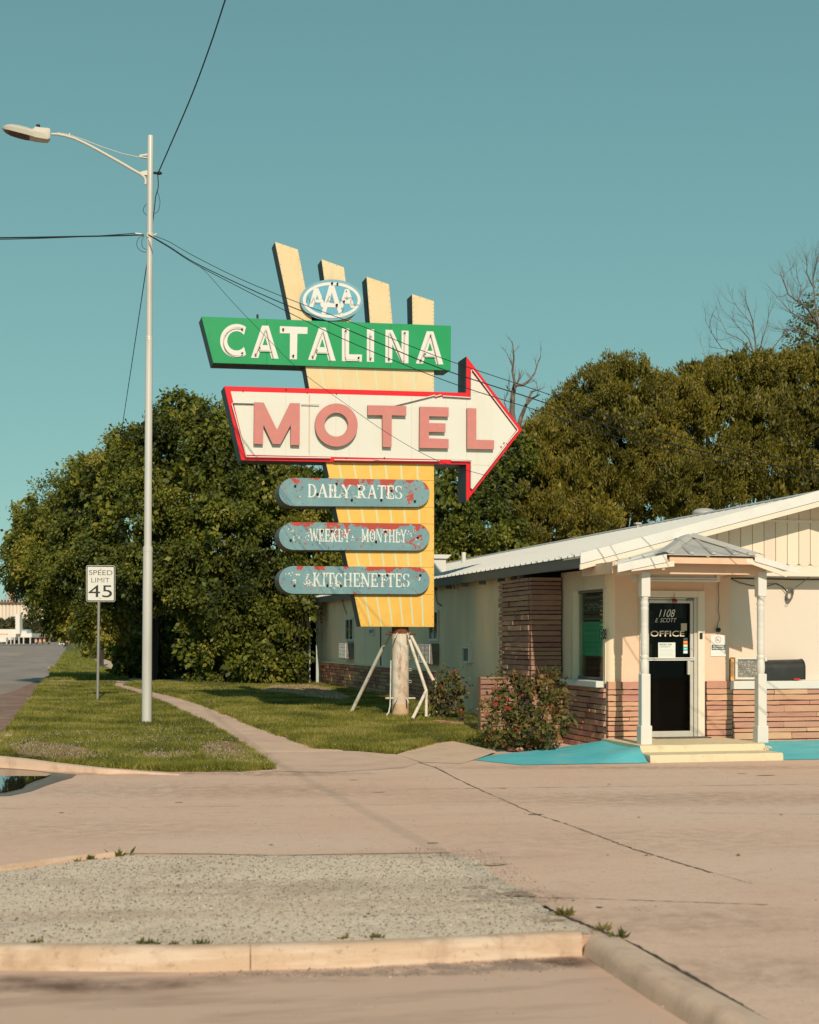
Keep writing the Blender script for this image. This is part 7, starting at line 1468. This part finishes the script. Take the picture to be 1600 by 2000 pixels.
# ------------------------------------------------------------------ far down the street
def D_(px, py, dep): return PD(px, py, dep)
m_silo = M('pale_silo_concrete', (.80, .70, .58), .9, [((.70, .57, .44), .12, .45, .7, 5, .6, (1, 1, .1))]); dS = 1500.0
el = thing('grain_elevator', 'pale grain elevator of many joined silos at the end of the road', 'building', D_(20, 1248, dS))
pr_ = PD(7, 1248, dS)[0] - PD(0, 1248, dS)[0]; zt3 = PD(0, 1178, dS)[2]; me = None
for k in range(28):
    p = D_(-90 + 7 * k, 1248, dS)
    if me is None: o = obj('silo', MB().lathe((p[0], p[1], -3), [(pr_ * .52, 0), (pr_ * .52, zt3 + 3)], 14), m_silo, el, smooth=True); me = o.data; l0 = o.location.copy(); p0 = p
    else: o = bpy.data.objects.new('silo', me); COL.objects.link(o); o.parent = el; o.location = l0 + Vector((p[0] - p0[0], p[1] - p0[1], 0))
m_rail = M('rusty_gallery', (.24, .12, .08), .9); m_tower = M('pinkish_tower', (.60, .33, .25), .9)
def fbox(x0, x1, t, b, dep, th, m, nm, par):
    A = Vector(D_(x0, b, dep)); B = Vector(D_(x1, b, dep)); T = D_(x0, t, dep)[2]; n = Vector((SA, CA, 0)) * th
    return obj(nm, MB().add([A, B, B + n, A + n] + [Vector((v.x, v.y, T)) for v in (A, B, B + n, A + n)], [(0, 1, 2, 3), (4, 5, 6, 7), (0, 1, 5, 4), (1, 2, 6, 5), (2, 3, 7, 6), (3, 0, 4, 7)]), m, par)
fbox(-90, 100, 1175.5, 1178.5, dS - 4, 8, m_rail, 'gallery', el)
for k in range(14): fbox(-4 + k * 6, -2.6 + k * 6, 1171.5, 1175.5, dS - 3, 4, m_rail, 'gallery_post', el)
fbox(18, 24, 1150, 1176, dS - 5, 10, m_tower, 'head_tower', el)
for a_, b_ in (((20, 1150), (8, 1172)), ((22, 1150), (38, 1174)), ((20, 1153), (14, 1172))): obj('spout', MB().tube([D_(*a_, dS - 6), D_(*b_, dS - 6)], .35, 4), m_tower, el)
m_wb = M('white_far_wall', (.78, .74, .66), .8); m_pk = M('dark_far_opening', (.07, .07, .06), .9)
wb = thing('white_building', 'low white building with a tall white pylon on the left side of the road', 'building', D_(20, 1250, 560))
fbox(-80, 35, 1229, 1250, 560, 20, m_wb, 'wall', wb); fbox(20, 62, 1237, 1245, 555, 20, m_wb, 'canopy', wb); fbox(30, 38.5, 1200, 1238, 553, 4, m_wb, 'pylon', wb); fbox(38.6, 52, 1232, 1237, 556, 8, M('pale_blue_far', (.55, .62, .62), .8), 'wall', wb)
fbox(6, 60, 1245, 1257, 562, 6, m_pk, 'shadow_bay', wb)
for k, x in enumerate((12, 20, 27, 36, 45, 58)): fbox(x, x + 1.4, 1244, 1258, 552, 1, m_wb, 'canopy_post', wb)
fbox(-3, 14, 1238, 1239.6, 552, 1, M('orange_stripe', (.75, .22, .08), .8), 'stripe', wb)
fbox(-20, 12, 1246, 1254, 540, 3, m_wb, 'low_wall', wb)
hb = thing('brown_roof_building', 'long low building with brown roof and pale arcade piers beyond the road', 'building', D_(80, 1254, 600))
m_brf = M('brown_far_roof', (.22, .11, .08), .9); fbox(62, 96, 1245, 1254.5, 604, 12, m_pk, 'shaded_porch', hb)
A1 = [Vector(D_(x, y, 600)) for x, y in ((61, 1245.6), (97, 1245.6), (92, 1237.5), (67, 1237.5))]; obj('roof', MB().prism(A1, Vector((SA, CA, 0)) * 14), m_brf, hb)
for x in (62.5, 68, 76, 84, 92): fbox(x, x + 4.2, 1245.6, 1254.5, 601, 2, M('peach_far_wall', (.68, .42, .30), .9) if x == 62.5 else bpy.data.materials['peach_far_wall'], 'pier', hb)
ob2 = thing('orange_building', 'small orange-tan building seen under the hanging crown at the road end', 'building', D_(126, 1254, 580))
fbox(112, 140, 1246, 1254, 580, 10, M('orange_far_wall', (.55, .36, .25), .9), 'wall', ob2); fbox(110, 142, 1244.5, 1246, 579, 12, m_brf, 'roof', ob2)
for x in (116, 124, 132): fbox(x, x + 3, 1248.5, 1254, 579.5, .6, m_pk, 'window', ob2)
leafF = leafmat('far_foliage', [(0, (.04, .045, .02)), (.5, (.09, .095, .04)), (1, (.16, .14, .07))], trans=.1, patch=.1)
for k, (px, py, rx, ry, lab) in enumerate([(-2, 1222, 14, 11, 'round far tree at the very left edge before the silos'), (16, 1223, 12, 12, 'far tree directly left of the white pylon'), (26, 1219, 7, 10, 'narrow far tree touching the white pylon'), (47, 1222, 10, 10, 'dark far tree directly right of the white pylon'), (58, 1226, 9, 11, 'far tree above the end of the white canopy'), (72, 1224, 9, 10, 'far tree above the left part of the brown roof'), (84, 1230, 8, 9, 'far tree above the right part of the brown roof'), (95, 1233, 8, 8, 'low far tree beside the hanging crown')]):
    b = pxb([(px, py, 700, rx, ry, 3.5), (px - rx * .4, py + ry * .6, 698, rx * .7, ry * .6, 2.5), (px + rx * .4, py + ry * .6, 698, rx * .7, ry * .6, 2.5)]); q = D_(px, 1250, 700); t = thing('far_tree', lab, 'tree', (q[0], q[1], H(700)), 'trees before the grain elevator')
    obj('trunk', MB().tube([(q[0], q[1], -1.5), (q[0], q[1], b[0][2])], .4, 6), m_bark, t); crown('crown', b, leafF, t, 80 + k, dens=1.2, per=14, lsize=.8, wid=.4, spread=.9, back=.1, inner=.2)
# mid-distance greenery seen under the crowns
tree('distant green tree seen between lamp post and speed sign', [(215, 1262, 130, 28, 22, 3), (240, 1255, 130, 30, 28, 3), (180, 1258, 140, 22, 16, 2)], (gp(225, 131), 2.0, .3), 71, leafA, dens=3, per=22, lsize=.28, wid=.3, spread=.6, back=.2)
# pole, posts, far sign, parked vehicle
q = G(197, 1304); up = thing('utility_pole', 'dark wooden utility pole behind the speed limit sign, half hidden in the crown', 'pole', q)
obj('pole', MB().tube([(q[0], q[1], q[2] - .2), (q[0], q[1], q[2] + 9)], [.17, .12], 10), m_bark, up, smooth=True); obj('number_tag', MB().box(q[0] - .05, q[0] + .05, q[1] - .19, q[1] - .175, q[2] + 1.6, q[2] + 1.9), m_white, up)
for k, (px, py, t_, nm, lab, m) in enumerate([(158.5, 1271, 1250, 'white_post', 'thin white post on the far grass strip', m_white), (171, 1277, 1252, 'dark_post', 'thin dark green post on the far grass strip', M('dark_green_post', (.03, .07, .06), .6))]):
    q = G(px, py); dq = q[0] * SA + q[1] * CA; z1_ = EYE + (HOR - t_) / FPX * dq; o = obj(nm, MB().tube([q, (q[0], q[1], z1_)], .09, 8), m, None, loc=q); tag(o, lab, 'post')
q = G(215, 1285.5); q2_ = G(233, 1285.5); rk_ = obj('red_kerb', MB().box(q[0], q2_[0], q[1], q[1] + .25, q[2], q[2] + .14), M('red_kerb_paint', (.62, .03, .03), .6), None, loc=q); tag(rk_, 'short bright red painted kerb across the sidewalk far down the verge', 'kerb')
def car(px, py, w_px, label, body, facing):
    q = G(px, py, ROADD); s = thing('car', label, 'car', q, 'cars far down the road'); W_ = 1.8; Lc = 4.4; y0 = q[1]; mbody = M(label.split()[0] + '_car_paint', body, .3)
    prof = [(0, .35), (0, .9), (.9, 1.0), (1.5, 1.45), (3.1, 1.45), (3.8, 1.0), (Lc, .92), (Lc, .35)]
    def side(pr, x0, x1): return MB().prism([(x0, y0 + a, q[2] + b) for a, b in pr], (x1 - x0, 0, 0))
    obj('body', side([(0, .35), (0, .92), (Lc, .98), (Lc, .35)], q[0] - W_ / 2, q[0] + W_ / 2), mbody, s, bevel=.12)
    obj('cabin', side([(.7, .93), (1.4, 1.48), (3.2, 1.48), (3.9, .93)], q[0] - W_ / 2 + .14, q[0] + W_ / 2 - .14), mbody, s, bevel=.08)
    A = [(q[0] + k * (W_ / 2 - .26), y0 + .78 - .02, q[2] + 1.0) for k in (-1, 1)] + [(q[0] + k * (W_ / 2 - .30), y0 + 1.32 - .02, q[2] + 1.42) for k in (1, -1)]
    obj('windscreen', MB().prism(A, (0, -.01, .01)), m_black, s)
    for k in (-1, 1): obj('headlight', MB().box(q[0] + k * .62 - .16, q[0] + k * .62 + .16, y0 - .02, y0 + .05, q[2] + .62, q[2] + .78), m_white, s)
    for kx in (-1, 1):
        for yy in (.85, 3.5): x = q[0] + kx * (W_ / 2 - .1); obj('wheel', MB().tube([(x - .1, y0 + yy, q[2] + .32), (x + .1, y0 + yy, q[2] + .32)], .32, 12), m_black, s)
    obj('grille', MB().box(q[0] - .4, q[0] + .4, y0 - .015, y0 + .02, q[2] + .4, q[2] + .6), m_black, s)
car(120.5, 1262.0, 11, 'white car driving towards the viewer in the near lane, far off', (.62, .62, .58), 1)
car(57.5, 1259.2, 9, 'dark car far down the road in front of the white canopy', (.05, .05, .055), 1)
car(151, 1260.5, 8, 'silver car parked far off to the right of the road beyond the hanging crown', (.4, .4, .38), 1)

print('LEAF TRIS', sum(TRIS), 'ALL', sum(len(m.loops) - 2 * len(m.polygons) for m in bpy.data.meshes))
